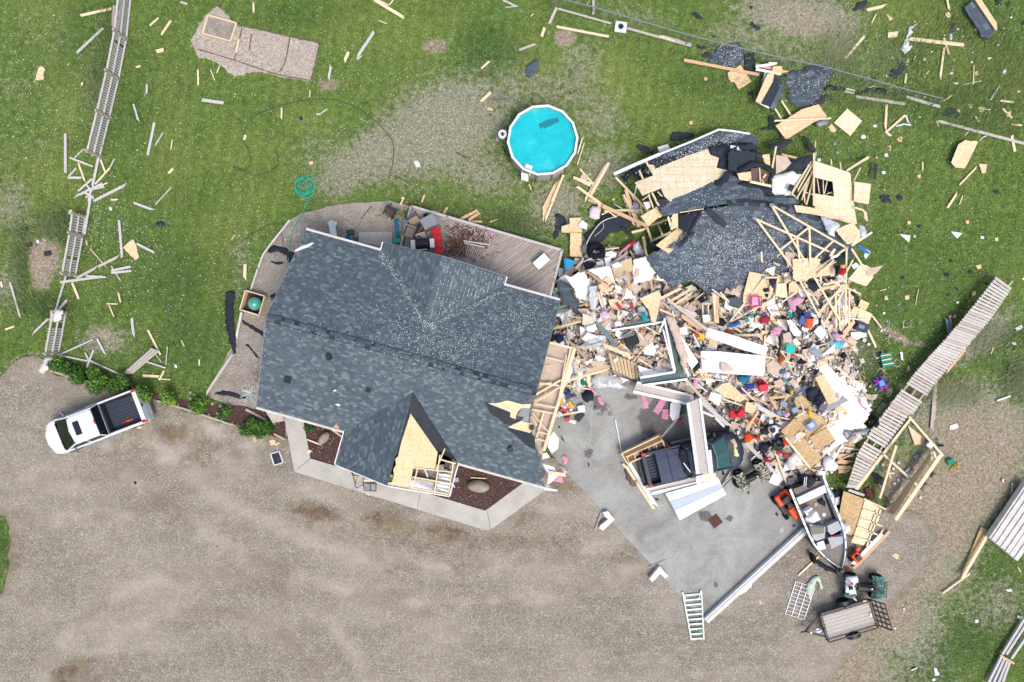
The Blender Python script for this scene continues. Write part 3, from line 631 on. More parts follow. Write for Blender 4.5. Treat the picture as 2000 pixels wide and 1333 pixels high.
hQ('roof',[(3.97,9.84),(3.97,9.4),(7.25,6.12),(7.25,9.84)],gN,.14,'shingles',axis='b')['label']='left slope of the back cross gable'
hQ('roof',[(7.25,9.84),(7.25,6.12),(10.53,9.4),(10.53,9.84)],gN,.14,'shingles',axis='b')['label']='right slope of the back cross gable'
hQ('roof',[(4.65,-1.76),(7.67,-1.76),(7.67,3.02),(4.65,0)],gS,.14,'shingles',axis='b')['label']='left slope of the front cross gable'
def onp(k,pts,f):zc(k);return[hit(*px(x,y),f)[:2]for x,y in pts]
# stripped right slope of the front gable
gR=lambda a,b:3+PT*(3.02-(a-7.67))
ab=onp(9,[(1340,535),(1400,620),(1480,735),(1560,850),(1545,950),(1535,985),(1365,968),(1350,1040),(1340,1085),(1325,1135),(1150,1105),(1190,1090),(1205,1040),(1200,990),(1222,950),(1215,905),(1240,880),(1262,780),(1290,690)],gR)
hQ('roof_sheathing',ab,gR,.03,'osb',-.02)['label']='bare yellow sheathing on the front gable'
ab=onp(9,[(1350,550),(1395,455),(1425,455),(1440,520),(1475,590),(1490,640),(1530,660),(1560,720),(1600,770),(1640,810),(1610,850),(1585,850),(1560,900),(1550,860),(1450,700)],zS)
hQ('underlay',ab,zS,.006,'tar_paper',.012)['label']='torn dark underlay beside the front gable'
ab=onp(10,[(720,200),(790,200),(880,178),(930,190),(1000,210),(1072,205),(1062,240),(1000,235),(965,265),(950,300),(945,330),(900,312),(905,275),(850,250),(790,228)],zS);hQ('roof_sheathing',ab,zS,.006,'osb',.02)
ab=onp(10,[(885,395),(930,370),(990,345),(1082,365),(1075,420),(1060,442),(1040,435),(960,415)],zS);hQ('roof_sheathing',ab,zS,.006,'osb',.02)
ab=onp(10,[(690,185),(725,200),(800,235),(905,275),(900,312),(950,335),(1020,300),(1010,330),(930,380),(860,370),(800,320),(745,290),(725,250)],zS);hQ('underlay',ab,zS,.006,'tar_paper',.012)
ab=onp(10,[(1000,235),(1062,240),(1050,350),(985,345),(1015,315),(960,300)],zS);hQ('underlay',ab,zS,.006,'grey_metal',.014)
ab=onp(10,[(870,385),(960,415),(1060,440),(1100,470),(1108,575),(1060,560),(1000,510),(940,455),(900,430)],zS);hQ('underlay',ab,zS,.006,'torn_shingles',.012)
hQ('underlay',[(7.67,-.2),(9.2,-.2),(9.2,.5),(10.69,.3),(10.69,0),(7.67,3.02)],gR,.03,'tar_paper',-.06)
# ridge caps
def cap(p,q,n):
 m=MB();
 for i in range(n):
  a=VQ(p).lerp(VQ(q),i/n);b=VQ(p).lerp(VQ(q),(i+1.25)/n);lf=VQ((0,0,.02 if i%2 else.03))
  d=(b-a).normalized();s=d.cross(VQ((0,0,1))).normalized()*.17;dn=VQ((0,0,-.17*PT))
  m.add([a+s+dn+lf,a+lf*1.6,a-s+dn+lf,b+s+dn+lf,b+lf*1.6,b-s+dn+lf],[(0,1,4,3),(1,2,5,4)])
 vs=m.v;fs=m.f;mi=[rnd.choice((0,1,1,1,1,2,2))for _ in fs];uv=[(v.x*2,v.y*2)for v in vs]
 return hm('ridge_cap',vs,fs,None,uv=uv,mats=['torn_shingles','ridge_shingles','shingles'],mi=mi)
cap(hs(-.02,4.7,5.1),hs(13.45,4.7,5.1),60)
for s_ in(-1,1):m=MB();m.bar(hs(0,4.7+s_*.19,5.04),hs(13.4,4.7+s_*.19,5.04),.03,.03);hm('ridge_shadow',m.v,m.f,'tar_paper')  # dark bars stand in for the shadow line beside the caps
# trim, gutters
def hbar(name,p,q,w,t,mat,**k):
 m=MB();m.bar(p,q,w,t);return hm(name,m.v,m.f,mat)
for a0,b0,a1,b1 in[(-.02,-.06,4.62,-.06),(10.72,-.06,15.3,-.06),(-.02,9.46,3.95,9.46),(10.56,9.46,13.5,9.46)]:
 m=MB();m.bar(hs(a0,b0,2.92),hs(a1,b1,2.92),.12,.13);m.bar(hs(a0,b0-.0,2.995),hs(a1,b1,2.995),.05,.02)
 for k in range(int(abs(a1-a0)/.8)):aa=a0+.4+k*.8;m.bar(hs(aa,b0-.08,2.99),hs(aa,b0+.08,2.99),.03,.03)
 hm('gutter',m.v,m.f,'concrete_white')
for i_,(p,q)in enumerate([(hs(-.03,0,2.93),hs(-.03,4.7,5.03)),(hs(-.03,4.7,5.03),hs(-.03,9.4,2.93)),(hs(13.5,4.7,5.03),hs(13.5,9.4,2.93)),(hs(3.97,9.87,2.93),hs(7.25,9.87,4.4)),(hs(7.25,9.87,4.4),hs(10.53,9.87,2.93)),(hs(4.65,-1.79,2.93),hs(7.67,-1.79,4.28)),(hs(7.67,-1.79,4.28),hs(10.69,-1.79,2.93)),(hs(4.62,-1.76,2.95),hs(4.62,0,2.95)),(hs(10.73,-1.76,2.95),hs(10.73,0,2.95)),(hs(3.94,9.87,2.95),hs(3.94,9.4,2.95)),(hs(10.56,9.87,2.95),hs(10.56,9.4,2.95))]):
 m=MB();m.bar(p,q,.03 if i_<5 else.05,.15);hm('fascia',m.v,m.f,'grey_metal' if i_<5 else 'white_paint')
# walls with window and door openings as parts
simple('siding','b9b3a6',.85,2,.1)
def hwall(a0,b0,a1,b1,h=2.9,z0=0):
 m=MB();m.bar(hs(a0,b0,(z0+h)/2),hs(a1,b1,(z0+h)/2),.18,h-z0)
 return hm('wall',m.v,m.f,'siding')
for wl_ in[(.5,.5,4.9,.5),(4.95,.35,4.95,-1.3),(5.1,-1.3,10.3,-1.3),(10.45,-1.35,10.45,.4),(10.6,.5,14.9,.5),(14.9,.65,13.0,4.7),(13.0,4.85,13.0,8.8),(12.9,8.9,10.3,8.9),(10.2,9.0,10.2,9.45),(10.1,9.5,4.4,9.5),(4.3,9.4,4.3,9.0),(4.2,8.9,.5,8.9),(.4,8.8,.4,.6)]:hwall(*wl_)
def gable(a0,a1,b,zt):
 mid=(a0+a1)/2;m=MB();m.add([hs(a0,b,2.85),hs(a1,b,2.85),hs(mid,b,zt),hs(a0,b+.1,2.85),hs(a1,b+.1,2.85),hs(mid,b+.1,zt)],[(0,1,2),(5,4,3),(0,3,4,1),(1,4,5,2),(2,5,3,0)]);hm('gable_wall',m.v,m.f,'siding')
gable(5.0,7.67+2.67,-1.35,4.1);gable(4.3,10.2,9.5,4.2)
m=MB();m.add([hs(.35,.4,2.85),hs(.35,9.0,2.85),hs(.35,4.7,4.9),hs(.5,.4,2.85),hs(.5,9.0,2.85),hs(.5,4.7,4.9)],[(0,2,1),(3,4,5),(0,1,4,3),(1,2,5,4),(2,0,3,5)]);hm('gable_wall',m.v,m.f,'siding')
for a,b,al in[(2.2,.4,0),(12.6,.4,0),(2,9.0,0),(6,9.6,0),(8.6,9.6,0),(.3,3,1),(.3,6.5,1),(6.2,-1.4,0)]:
 m=MB();e=NB if al else EA;c=hs(a,b,1.5);m.bar(c-e*.7,c+e*.7,.1,1.2);fr=hm('window',m.v,m.f,'white_paint')
 m=MB();nn=EA*-.06 if al else(NB*(.06 if b>4 else-.06));m.bar(c-e*.6+nn,c+e*.6+nn,.03,1.0);pn=mesh('pane',m.v,m.f,'glass_dark',recenter=False);pn.parent=fr
m=MB();c=hs(8.6,-1.4,1.05);m.bar(c-EA*.45,c+EA*.45,.1,2.05);dr_=hm('door',m.v,m.f,'red_lumber')
m=MB();m.bar(hs(8.95,-1.5,1),hs(9.0,-1.5,1.05),.05,.05);hd_=mesh('handle',m.v,m.f,'grey_metal',recenter=False);hd_.parent=dr_
# open porch roof bay: rafters with white batts below
zc(10)
def onz(k,x,y,z):zc(k);return W(x,y,z)
m=MB()
for x1,y1,x2,y2 in[(110,725,430,762),(100,800,430,858),(75,885,390,940),(150,722,108,890),(315,745,285,925),(205,735,230,800),(320,655,452,690),(370,570,300,740),(440,680,400,930),(330,620,310,745)]:
 u1,u2=px(x1,y1),px(x2,y2);a1=hit(*u1,gR);a2=hit(*u2,gR)
 m.bar(hs(a1[0],a1[1],a1[2]-.07),hs(a2[0],a2[1],a2[2]-.07),.06,.13)
hm('rafter_frame',m.v,m.f,'lumber')
for pp,dz,mt,h in[([(90,810),(280,850),(275,910),(85,880)],.0,'white_paint',.12),([(325,760),(430,775),(390,930),(300,905)],.05,'white_paint',.12)]:
 q=[P(*px(x,y),2.85+dz)for x,y in pp];cen=sum(q,VQ())/4
 m=MB()
 for i in range(5):
  a=q[0].lerp(q[3],i/5+.1);b=q[1].lerp(q[2],i/5+.1);m.tube([a,a.lerp(b,.3)+VQ((0,0,.03)),a.lerp(b,.7),b],.09,6)
 o=hm('insulation_roll',m.v,m.f,mt)
m=MB();q=[P(*px(x,y),2.7)for x,y in[(60,700),(470,700),(420,960),(60,900)]];m.add(q,[(0,3,2,1)]);hm('ceiling',m.v,m.f,'old_lumber')
m=MB();q=[P(*px(x,y),2.9)for x,y in[(215,745),(305,755),(300,800),(220,785)]];m.prism([(p.x,p.y)for p in q],2.74,2.8);hm('ceiling_panel',m.v,m.f,'grey_metal')
m=MB();q=[P(*px(x,y),3)for x,y in[(370,680),(440,690),(425,755),(360,740)]];m.prism([(p.x,p.y)for p in q],2.75,2.8);hm('ceiling_hole',m.v,m.f,'glass_dark')
# broken right side: attic floor strip and wall framing
zc(11)
strip=[(405,150),(680,225),(640,420),(560,660),(480,900),(420,1080),(345,1333),(330,1390),(250,1333),(180,1050),(250,740),(330,420)]
q=[W(x,y,2.75)for x,y in strip];o=bQ('attic_floor',q,.12,'drywall_back');o.location-=HQ.location;o.parent=HQ
m=MB()
for x1,y1,x2,y2,w_ in[(680,228,345,1340,.16),(640,225,540,640,.1),(410,165,680,230,.12),(240,740,530,570,.1),(240,800,600,600,.1),(600,600,250,810,.08),(215,890,460,935,.08),(350,900,250,1245,.09),(215,920,390,1130,.06),(280,1130,400,1160,.06),(270,1210,370,1235,.06),(210,960,270,1060,.05),(250,830,470,870,.07),(350,320,560,370,.06),(290,600,560,640,.09),(300,620,430,600,.07),(430,420,350,430,.03),(590,300,500,820,.05),(375,640,350,780,.03)]:
 m.bar(W(x1,y1,2.95+rnd.uniform(0,.12)),W(x2,y2,2.95+rnd.uniform(0,.12)),w_,.05)
o=m.build('wall_framing','lumber');o.location-=HQ.location;o.parent=HQ
o=bQ('drywall_sheet',[W(x,y,2.6)for x,y in[(640,400),(655,480),(620,570),(575,600),(590,500)]],.02,'drywall');o.location-=HQ.location;o.parent=HQ
zc(10);o=bQ('drywall_sheet',[W(x,y,2.4)for x,y in[(1255,430),(1300,490),(1290,570),(1240,610),(1205,555),(1220,480)]],.02,'drywall');o.location-=HQ.location;o.parent=HQ
# torn soffit ends at the lower right corner of the roof
for pp,z,mt in[([(1160,690),(1260,720),(1290,790),(1230,850),(1200,870),(1215,780)],2.6,'white_paint'),([(1215,750),(1350,770),(1355,800),(1290,790),(1220,785)],2.75,'lumber'),([(1215,790),(1320,795),(1340,850),(1250,835)],2.3,'pink_insulation'),([(1175,885),(1285,905),(1290,918),(1180,908)],2.9,'white_paint'),([(1160,610),(1200,600),(1225,640),(1160,660)],2.3,'drywall')]:
 o=bQ('torn_soffit',[W(x,y,z)for x,y in pp],.04,mt);o.location-=HQ.location;o.parent=HQ
# roof vents
for k,x,y,r_ in[(9,680,70,.13),(10,905,570,.12),(10,1075,395,.1)]:
 zc(k);a,b,z=hit(*px(x,y),zroof);m=MB();m.cyl(hs(a,b,z-.05),r_,.3,14);m.cyl(hs(a,b,z+.25),r_*.7,.02,12);m.cyl(hs(a,b,z-.02),r_*1.5,.03,14);hm('roof_vent',m.v,m.f,'black_metal')
for k,x,y,s_ in[(9,343,258,.16),(9,1000,345,.1)]:
 zc(k);a,b,z=hit(*px(x,y),zroof);m=MB();m.bar(hs(a-s_,b,z+.06),hs(a+s_,b,z+.06),s_*2,.16);hm('roof_vent',m.v,m.f,'black_metal')
# hail and flecks lying on the roof
pts=[]
def onroof(u,v,lift=.03):
 a,b,z=hit(u,v,zroof)
 if-.02<a<13.4 and 0<b<9.4 or(4.7<a<10.6 and b>-1.7 and b<9.8):return hs(a,b,z+lift)
for cx,cy,rx,ry,n in[(900,680,90,50,750),(1010,620,60,50,650),(800,640,60,60,420),(790,690,80,40,200),(700,620,160,60,300),(950,750,120,30,60),(600,700,120,100,60),(560,480,20,12,30)]:
 for _ in range(n):
  u,v=rnd.gauss(cx,rx*.6),rnd.gauss(cy,ry*.6);p=onroof(u,v)
  if p:pts.append(p)
for(x1,y1,x2,y2),n,sp in[((748,498,832,640),300,5),((990,566,842,636),230,5),((598,455,522,612),90,4),((520,640,503,790),60,4),((745,490,750,520),30,4),((1088,592,1050,770),60,3),((835,632,850,645),60,5)]:
 for _ in range(n):
  t_=rnd.random();p=onroof(x1+(x2-x1)*t_+rnd.gauss(0,sp*.7),y1+(y2-y1)*t_+rnd.gauss(0,sp*.5))
  if p:pts.append(p)
for i in range(17):
 a=7.5+i*.178;b0=6.12+(a-7.25)+.1
 for _ in range(int(34*(9.8-b0)/3)+3):b=rnd.uniform(b0,9.75);pts.append(hs(a+rnd.uniform(-.012,.012),b,gN(a,b)+.02))
fQ('hail_on_roof',pts,.01,.028,'hail','small white hailstones scattered over the house roof','hail',6)
zc(7);a,b,z=hit(*px(810,432),zroof)
zc(0)
def roofpiece(k,pts,mat,label,cat,name=None,lift=.06,color=None):
 zc(k);q=[]
 for x,y in pts:a,b,z=hit(*px(x,y),zroof);q.append(hs(a,b,z+lift))
 o=bQ(name or cat.replace(' ','_'),q,.02,mat)
 if color:o.color=C(color)
 return tQ(o,label,cat)
roofpiece(7,[(735,455),(785,425),(830,410),(880,392),(888,400),(850,430),(800,445),(740,470)],'drywall','torn white strip lying on upper left corner of the house roof','debris strip')
roofpiece(9,[(735,610),(748,630),(762,640),(755,655),(715,648),(718,632),(730,630)],'dyed_plastic','small salmon pink scrap on the front eave of the roof','plastic scrap',color='e8957f')
roofpiece(9,[(728,460),(750,452),(775,462),(760,472)],'drywall','small white scrap beside a dark one on the lower roof','scrap')
roofpiece(9,[(712,345),(735,338),(742,348),(720,354)],'drywall','tiny white scrap highest on the lower roof slope','scrap')
# ==== FENCES
def fence(rows,label,hgt=1.2,mat='grey_board',gap=.137,lean=None,name='picket_fence',pw=.088,skip=()):
 """rows: base px points per bay; top points are given when the fence leans"""
 base=[P(u,v,0)for u,v in rows]
 top=[P(u,v,zt)for u,v,zt in lean]if lean else[b+VQ((0,0,hgt))for b in base]
 e=eQ(name,base[0],0,label,'fence')
 inv=-VQ(base[0])
 for i in range(len(base)-1):
  a,b,ta,tb=base[i],base[i+1],top[i],top[i+1];L=(b-a).length;n=max(2,int(L/gap));up=(ta-a);x=(b-a).normalized();nrm=x.cross(up).normalized()*.03
  m=MB()
  for k in range(n):
   if(i,k)in skip or rnd.random()<.03:continue
   t_=(k+.5)/n;p=a.lerp(b,t_);q=ta.lerp(tb,t_);j=rnd.uniform(.94,1.03);m.bar(p+nrm,p+(q-p)*j+nrm,pw*rnd.uniform(.92,1.05),.02,x.cross(q-p))
  o=m.build('picket_panel',mat);o.location=o.location+inv;o.parent=e
  for h_ in(.06,.5,.95):
   m=MB();m.bar(a.lerp(ta,h_)-x*.1,b.lerp(tb,h_)+x*.1,.04,.09,nrm);o=m.build('rail',mat);o.location=o.location+inv;o.parent=e
 for p,q in zip(base,top):
  d_=(q-p);m=MB();m.bar(p-d_*.02,p+d_*1.08,.1,.1,(0,1,0));o=m.build('post','old_lumber');o.location=o.location+inv;o.parent=e
 return e
fence([(258,-14),(248,78),(233,155),(215,231),(196,307)],'long grey picket fence still standing at upper left',1.25)
fence([(168,425),(163,462),(149,538)],'short grey picket fence length above the bare straw patch',1.25)
fence([(130,612),(116,690)],'lowest length of grey picket fence, above the hedge',1.2)
# fallen pickets behind the hedge
zc(2)
def lQ(corners,n,w,label,mat,dz,name='fallen_fence',cat='fence panel',rails=True,along=True):
 """flat panel of separate slats between two long edges (A->B and D->C)"""
 A,Bq,Cq,D=[W(x,y,z)for x,y,z in corners]
 e=eQ(name,(A+Cq)/2-VQ((0,0,.1)),0,label,cat);inv=-VQ(e.location);m=MB()
 for k in range(n):
  t_=(k+.5)/n;p=A.lerp(Bq,t_);q=D.lerp(Cq,t_);ex=(q-p)*.03;m.bar(p-ex*rnd.random(),q+ex*rnd.random(),w*rnd.uniform(.93,1.04),.022)
 o=m.build('slats',mat);o.location=o.location+inv;o.parent=e
 if rails:
  for f_ in(.12,.5,.88):
   m=MB();m.bar(A.lerp(D,f_)-VQ((0,0,.04)),Bq.lerp(Cq,f_)-VQ((0,0,.04)),.09,.04);o=m.build('rail',mat);o.location=o.location+inv;o.parent=e
 return e
lQ([(790,1175,.15),(985,1000,.35),(1035,1020,.3),(865,1165,.1)],18,.06,'fallen weathered picket panel slanting up from the hedge','weathered_deck',0)
zc(1)
lQ([(735,35,.05),(725,165,.05),(765,215,.1),(790,50,.1)],12,.07,'brown picket panel fallen flat behind the upper left fence','old_lumber',0)
# long slatted walkway-like fence fallen along the right lawn
zc(29)
def ribbon(segs,n,w,label,mat,name,cat,hi=.12,lo=.7):
 e=None
 L0=[W(x,y,lo)for x,y,_,_ in segs];R0=[W(a,b,hi)for _,_,a,b in segs]
 e=eQ(name,VQ(((L0[0].x+L0[-1].x)/2,(L0[0].y+L0[-1].y)/2,0)),0,label,cat);inv=-VQ(e.location)
 for i in range(len(segs)-1):
  m=MB();k_=n[i]
  for k in range(k_):
   t_=(k+.5)/k_;p=L0[i].lerp(L0[i+1],t_);q=R0[i].lerp(R0[i+1],t_);d_=q-p
   if rnd.random()<.02:continue
   m.cur=rnd.choice((0,0,0,1,1,2,3));m.bar(p-d_*rnd.uniform(0,.025)+VQ((0,0,rnd.uniform(0,.03))),q+d_*rnd.uniform(0,.025),w*rnd.uniform(.85,1.05),.02)
  o=m.build('slats',mat,mats=['slat_wood','weathered_deck','old_lumber','grey_board']);o.location=o.location+inv;o.parent=e
  for f_ in(.1,.5,.9):
   m=MB();m.bar(L0[i].lerp(R0[i],f_)-VQ((0,0,.05)),L0[i+1].lerp(R0[i+1],f_)-VQ((0,0,.05)),.09,.04);o=m.build('rail','old_lumber');o.location=o.location+inv;o.parent=e
 for i in range(len(segs)):
  m=MB();m.bar(L0[i]-VQ((0,0,.1)),R0[i]-VQ((0,0,.12)),.09,.09);o=m.build('post','old_lumber');o.location=o.location+inv;o.parent=e
 return e
ribbon([(1272,170,1400,262),(1055,450,1225,515),(850,690,1030,745),(640,920,800,1010),(425,1190,590,1290)],[12,12,13,13],.145,'long weathered slat fence leaning over the right lawn','weathered_deck','slat_fence','fence')
zc(26)
ribbon([(535,130,700,210),(370,345,530,440),(245,560,390,640),(150,850,230,860)],[9,8,10],.15,'lower weathered slat fence sagging beside the boat','weathered_deck','slat_fence','fence',.1,.7)
# chain-link fence at the top
LT=[(1080,-6),(1159,14),(1350,70),(1403,83),(1504,108),(1612,131),(1700,155),(1770,175),(1842,193)]
base=[P(u,v,1.15)*VQ((1,1,0))for u,v in LT]
e=eQ('wire_fence',base[3],0,'low wire fence with dark top rail across the upper yard','fence');inv=-VQ(e.location)
m=MB();m.tube([b+VQ((0,0,1.15))for b in base],.035,6);o=m.build('top_rail','grey_metal');o.location+=inv;o.parent=e
m=MB();L_=0
for i in range(len(base)-1):
 a,b=base[i],base[i+1];n=int((b-a).length/.3)
 for k in range(n):
  p=a.lerp(b,k/n);q=a.lerp(b,min(1,(k+1)/n));m.bar(p,q+VQ((0,0,1.1)),.006,.006,(0,1,0));m.bar(q,p+VQ((0,0,1.1)),.006,.006,(0,1,0))
o=m.build('wire_mesh','grey_metal');o.location+=inv;o.parent=e
for p in base:m=MB();m.cyl(p,.03,1.2,8);o=m.build('post','grey_metal');o.location+=inv;o.parent=e
# ==== LOOSE BOARDS ON THE LAWNS
zc(1)
B([(525,103,725,58,.14),(1112,135,1050,228,.12),(975,168,1032,118),(1018,338,1065,325,.2),(1288,455,1290,555),(1370,455,1398,525,.05),(1555,258,1537,343),(1650,20,1650,88),(1598,880,1590,912,.12),(1125,1100,1098,1130,.12),(722,1302,765,1300),(715,1095,620,1200),(655,1040,685,1120),(510,1060,555,1190),(1122,910,1112,975,.05),(540,540,528,555),(885,440,915,430),(645,1215,700,1190,.06),(600,1240,560,1290,.07)],'lumber',.09,'pale new wooden stick')
B([(500,345,672,185,.13),(425,870,427,1125,.14),(1315,652,1455,672,.17),(868,678,905,800),(1005,800,962,1010,.13),(1062,865,1008,950,.06),(610,1310,830,1198,.14),(745,1035,715,1095,.07),(640,1030,598,1235,.13),(455,1028,605,1085),(545,970,485,1030,.06),(497,1095,435,1165),(450,1158,530,1158,.12),(600,1165,510,1245),(680,1215,590,1235,.12),(665,1195,480,1285),(1115,1220,1010,1333,.05),(590,1240,575,1333,.12),(580,1235,520,1270),(560,1200,600,1250),(955,550,955,610),(545,1250,610,1290,.14),(430,1105,425,1130),(1175,15,1220,28)],'grey_board',.1,'grey weathered board',dz=.05)
zc(2)
B([(870,55,1007,105,.13),(775,168,795,410,.13),(890,322,1003,378,.13),(392,572,668,535,.14),(725,497,850,470,.12),(725,512,855,498,.12),(725,465,785,562,.07),(65,570,135,812,.1),(858,805,872,935,.14),(632,940,690,1050,.1),(375,1050,605,945,.08),(570,1075,790,1175,.09),(375,1045,570,1085,.1),(565,1125,610,1012,.1),(555,1030,575,1075,.08),(435,688,385,750,.13),(315,810,210,908,.1),(950,1088,1078,1130,.08),(1090,990,1080,1110,.04),(590,20,550,260,.12),(430,530,355,780,.1),(560,530,690,540,.1),(980,1000,1050,1090,.04)],'grey_board',.1,'grey weathered board',dz=.06)
B([(500,545,640,470,.14),(640,470,780,400,.13)],'weathered_deck',.14,'split brown grey board',dz=.08)
B([(470,575,513,680,.12),(587,352,688,470,.04),(35,880,100,858,.1),(770,640,785,703,.08),(695,712,765,714,.06),(710,722,742,795,.06),(962,882,1045,1045,.1),(1068,1148,1037,1210,.09),(930,1180,1035,1185,.14),(1595,455,1593,570,.16),(1180,950,1200,990,.05),(1297,1075,1297,1115,.07),(5,568,15,605,.1),(560,300,567,330,.05),(1030,1200,1110,1206,.06),(1530,265,1505,298,.04),(460,100,455,130,.14)],'lumber',.09,'pale new wooden stick')
zc(3)
B([(1270,0,1460,115,.16),(1370,30,1395,0,.06),(1290,0,1370,38,.06),(1102,340,1070,412,.16),(667,702,665,782,.08),(852,590,848,635,.05),(262,432,245,478,.05),(430,882,425,912,.12),(1455,1300,1440,1333,.08)],'lumber',.09,'pale new wooden stick')
B([(1268,208,1148,388,.16),(987,432,970,525,.12),(1190,362,1163,388,.06),(1298,135,1355,158,.06),(893,745,915,745,.09),(915,745,965,710,.06)],'grey_board',.1,'grey weathered board')
zc(4)
B([(437,0,537,48,.11),(455,50,540,42,.05),(790,50,742,157,.15),(545,328,650,288,.13),(1030,0,1028,95,.13),(800,58,1145,155,.1),(1250,185,1666,300,.13),(1480,235,1666,290,.1),(1000,10,985,35,.05)],'weathered_deck',.1,'pale grey board',dz=.05)
B([(712,182,692,240,.15),(790,175,1130,240,.13),(352,400,300,448,.11),(362,602,298,662,.15),(1620,392,1666,405,.16),(835,1140,750,1333,.11,.25),(1130,1060,1000,1290,.16,.2),(1110,1075,965,1320,.14,.1),(900,1155,1030,1200,.11,.15),(925,1215,1090,1333,.1,.3),(940,1100,1035,1205,.1,.1),(960,895,925,1010,.08),(970,930,925,1075,.06),(610,1200,625,1240,.05),(1460,235,1560,272,.1),(640,90,620,110,.05)],'lumber',.11,'pale new board',dz=.06)
zc(6)
B([(178,85,350,45,.17),(255,115,215,195,.06),(160,295,5,475,.14),(525,318,970,368,.19),(805,310,848,445,.1),(808,390,773,655,.12),(832,0,850,90,.1),(350,288,430,280,.3),(340,855,328,1070,.13),(345,1070,490,940,.12),(328,1070,380,1115,.13),(1357,1105,1383,1235,.14),(1285,885,1362,965,.09),(1265,820,1370,835,.1),(1355,1015,1443,1022,.1),(1050,535,1045,690,.05),(1060,950,1092,995,.1),(872,778,800,825,.04),(1055,243,1110,240,.16),(575,460,560,485,.05),(685,580,660,610,.04),(1160,475,1195,475,.08),(195,1285,100,1333,.12),(500,600,490,680,.09),(515,480,510,515,.06),(1020,1060,975,1105,.04),(745,985,760,1030,.05)],'lumber',.09,'pale new wooden stick')
B([(135,795,490,848,.15),(500,790,778,872,.16),(755,985,1458,1170,.15),(10,725,80,740,.1),(0,745,85,765,.1),(90,790,140,795,.16),(195,715,245,700,.06)],'weathered_deck',.14,'long grey fence rail','fence rail','fence_rail',dz=.06)
T([(1185,815),(1250,710),(1265,705)],.04,'white_paint','short bent white pipe lying in the upper right grass','pipe')
T([(960,690),(1112,660)],.03,'green_tint_metal','thin pale green pipe in the upper right grass','pipe')
T([(415,1028),(480,1012),(535,1018),(510,990),(500,950),(490,940)],.05,'white_paint','bent white strip beside the angled pale boards','trim strip')
T([(1208,825),(1185,890),(1130,1050)],.02,'old_lumber','thin leaning stick near the right end of the wire fence','stick')
T([(1130,870),(1145,895),(1185,890)],.02,'white_paint','small hooked white wire at upper right','wire')
T([(1095,1145),(1120,1120),(1165,1100),(1190,1105)],.025,'white_paint','pale twisted strip by the long grey rail','trim strip')
zc(29)
B([(225,595,295,745,.12,.05,'lumber'),(265,490,345,595,.09,.08,'lumber'),(785,1010,765,1333,.16,.05,'old_lumber'),(1020,765,860,960,.12,.1,'red_lumber'),(500,782,508,848,.12,.02,'white_paint'),(1280,1180,1388,1142,.09,.03,'white_paint'),(1405,205,1370,250,.05,.1,'lumber'),(1250,740,1232,798,.04),(870,515,890,660,.12,.15,'siding_green'),(900,515,900,640,.12,.12,'siding_green'),(325,285,380,272,.04),(615,400,640,270,.03),(545,945,560,895,.04),(560,895,570,940,.04)],'lumber',.09,'stray narrow board')
zc(30)
B([(718,425,550,712,.16,.25,'lumber'),(598,680,435,798,.09,.05,'lumber'),(575,635,562,690,.06,.05,'lumber'),(853,135,847,205,.07,.03,'old_lumber'),(796,110,797,132,.1,.03,'lumber'),(885,640,905,670,.05,.03,'lumber'),(245,1262,285,1245,.05,.03,'white_paint')],'lumber',.1,'stray board on the dry right verge')
S([(665,400),(712,418),(600,610),(550,705),(560,650)],'osb_brown',.06,'long brown plywood wedge under a board on the dry right verge','plywood sheet','plywood_sheet',.015)
# ==== PLYWOOD AND OSB PIECES ON THE GRASS
zc(1);S([(250,440),(270,430),(290,450),(282,518),(228,525)],'osb',.03,'pale sheathing piece alone in the far upper left grass','sheathing piece',rg=.03)
zc(2);S([(800,345),(865,290),(885,330),(903,410),(885,430),(845,395)],'osb',.05,'triangular sheathing piece between two boards on left lawn','sheathing piece',rg=.02)
K([(250,1150),(290,1065),(345,1055),(350,1090),(325,1140),(270,1165)],'concrete_white',.15,'crumpled pale sheet at the bottom of the picket fence','crumpled sheet')
K([(330,755),(410,755),(390,820),(320,825)],'concrete_white',.1,'white torn sheet hung over the lowest picket fence','torn sheet',dz=1.0)
zc(5)
S([(505,595),(610,530),(650,590),(700,665),(595,730),(555,665),(535,672),(515,645)],'osb_orange',.12,'tan notched plywood piece left of the leaning roof box','plywood sheet',rg=.01)
B([(150,490,760,610,.16,.18,'red_lumber')],'red_lumber',.15,'long orange brown plank below the left tar-paper heap','plank','plank')
S([(895,1025),(1110,890),(1245,850),(1312,950),(1200,1000),(980,1140)],'osb_orange',.35,'largest tan plywood sheet, under a thin stick, upper right','plywood sheet',tilt=.08)
S([(1370,1000),(1478,885),(1598,985),(1503,1108)],'osb_lined',.08,'diamond shaped pale sheathing sheet with pencil lines','sheathing sheet')
S([(1325,1035),(1350,1010),(1392,1060),(1370,1080),(1345,1070)],'osb_orange',.05,'small tan offcut touching the diamond shaped sheet','offcut',rg=.01)
B([(885,985,1345,965,.09,.5),(890,885,945,975,.09,.2),(942,822,1022,945,.1,.15)],'lumber',.09,'thin stick by the largest plywood sheet')
K([(1215,1010),(1245,975),(1300,965),(1325,985),(1305,1020),(1250,1037)],'grey_metal',.3,'crushed grey metal tub at the plywood sheet corner','metal tub',dz=.2)
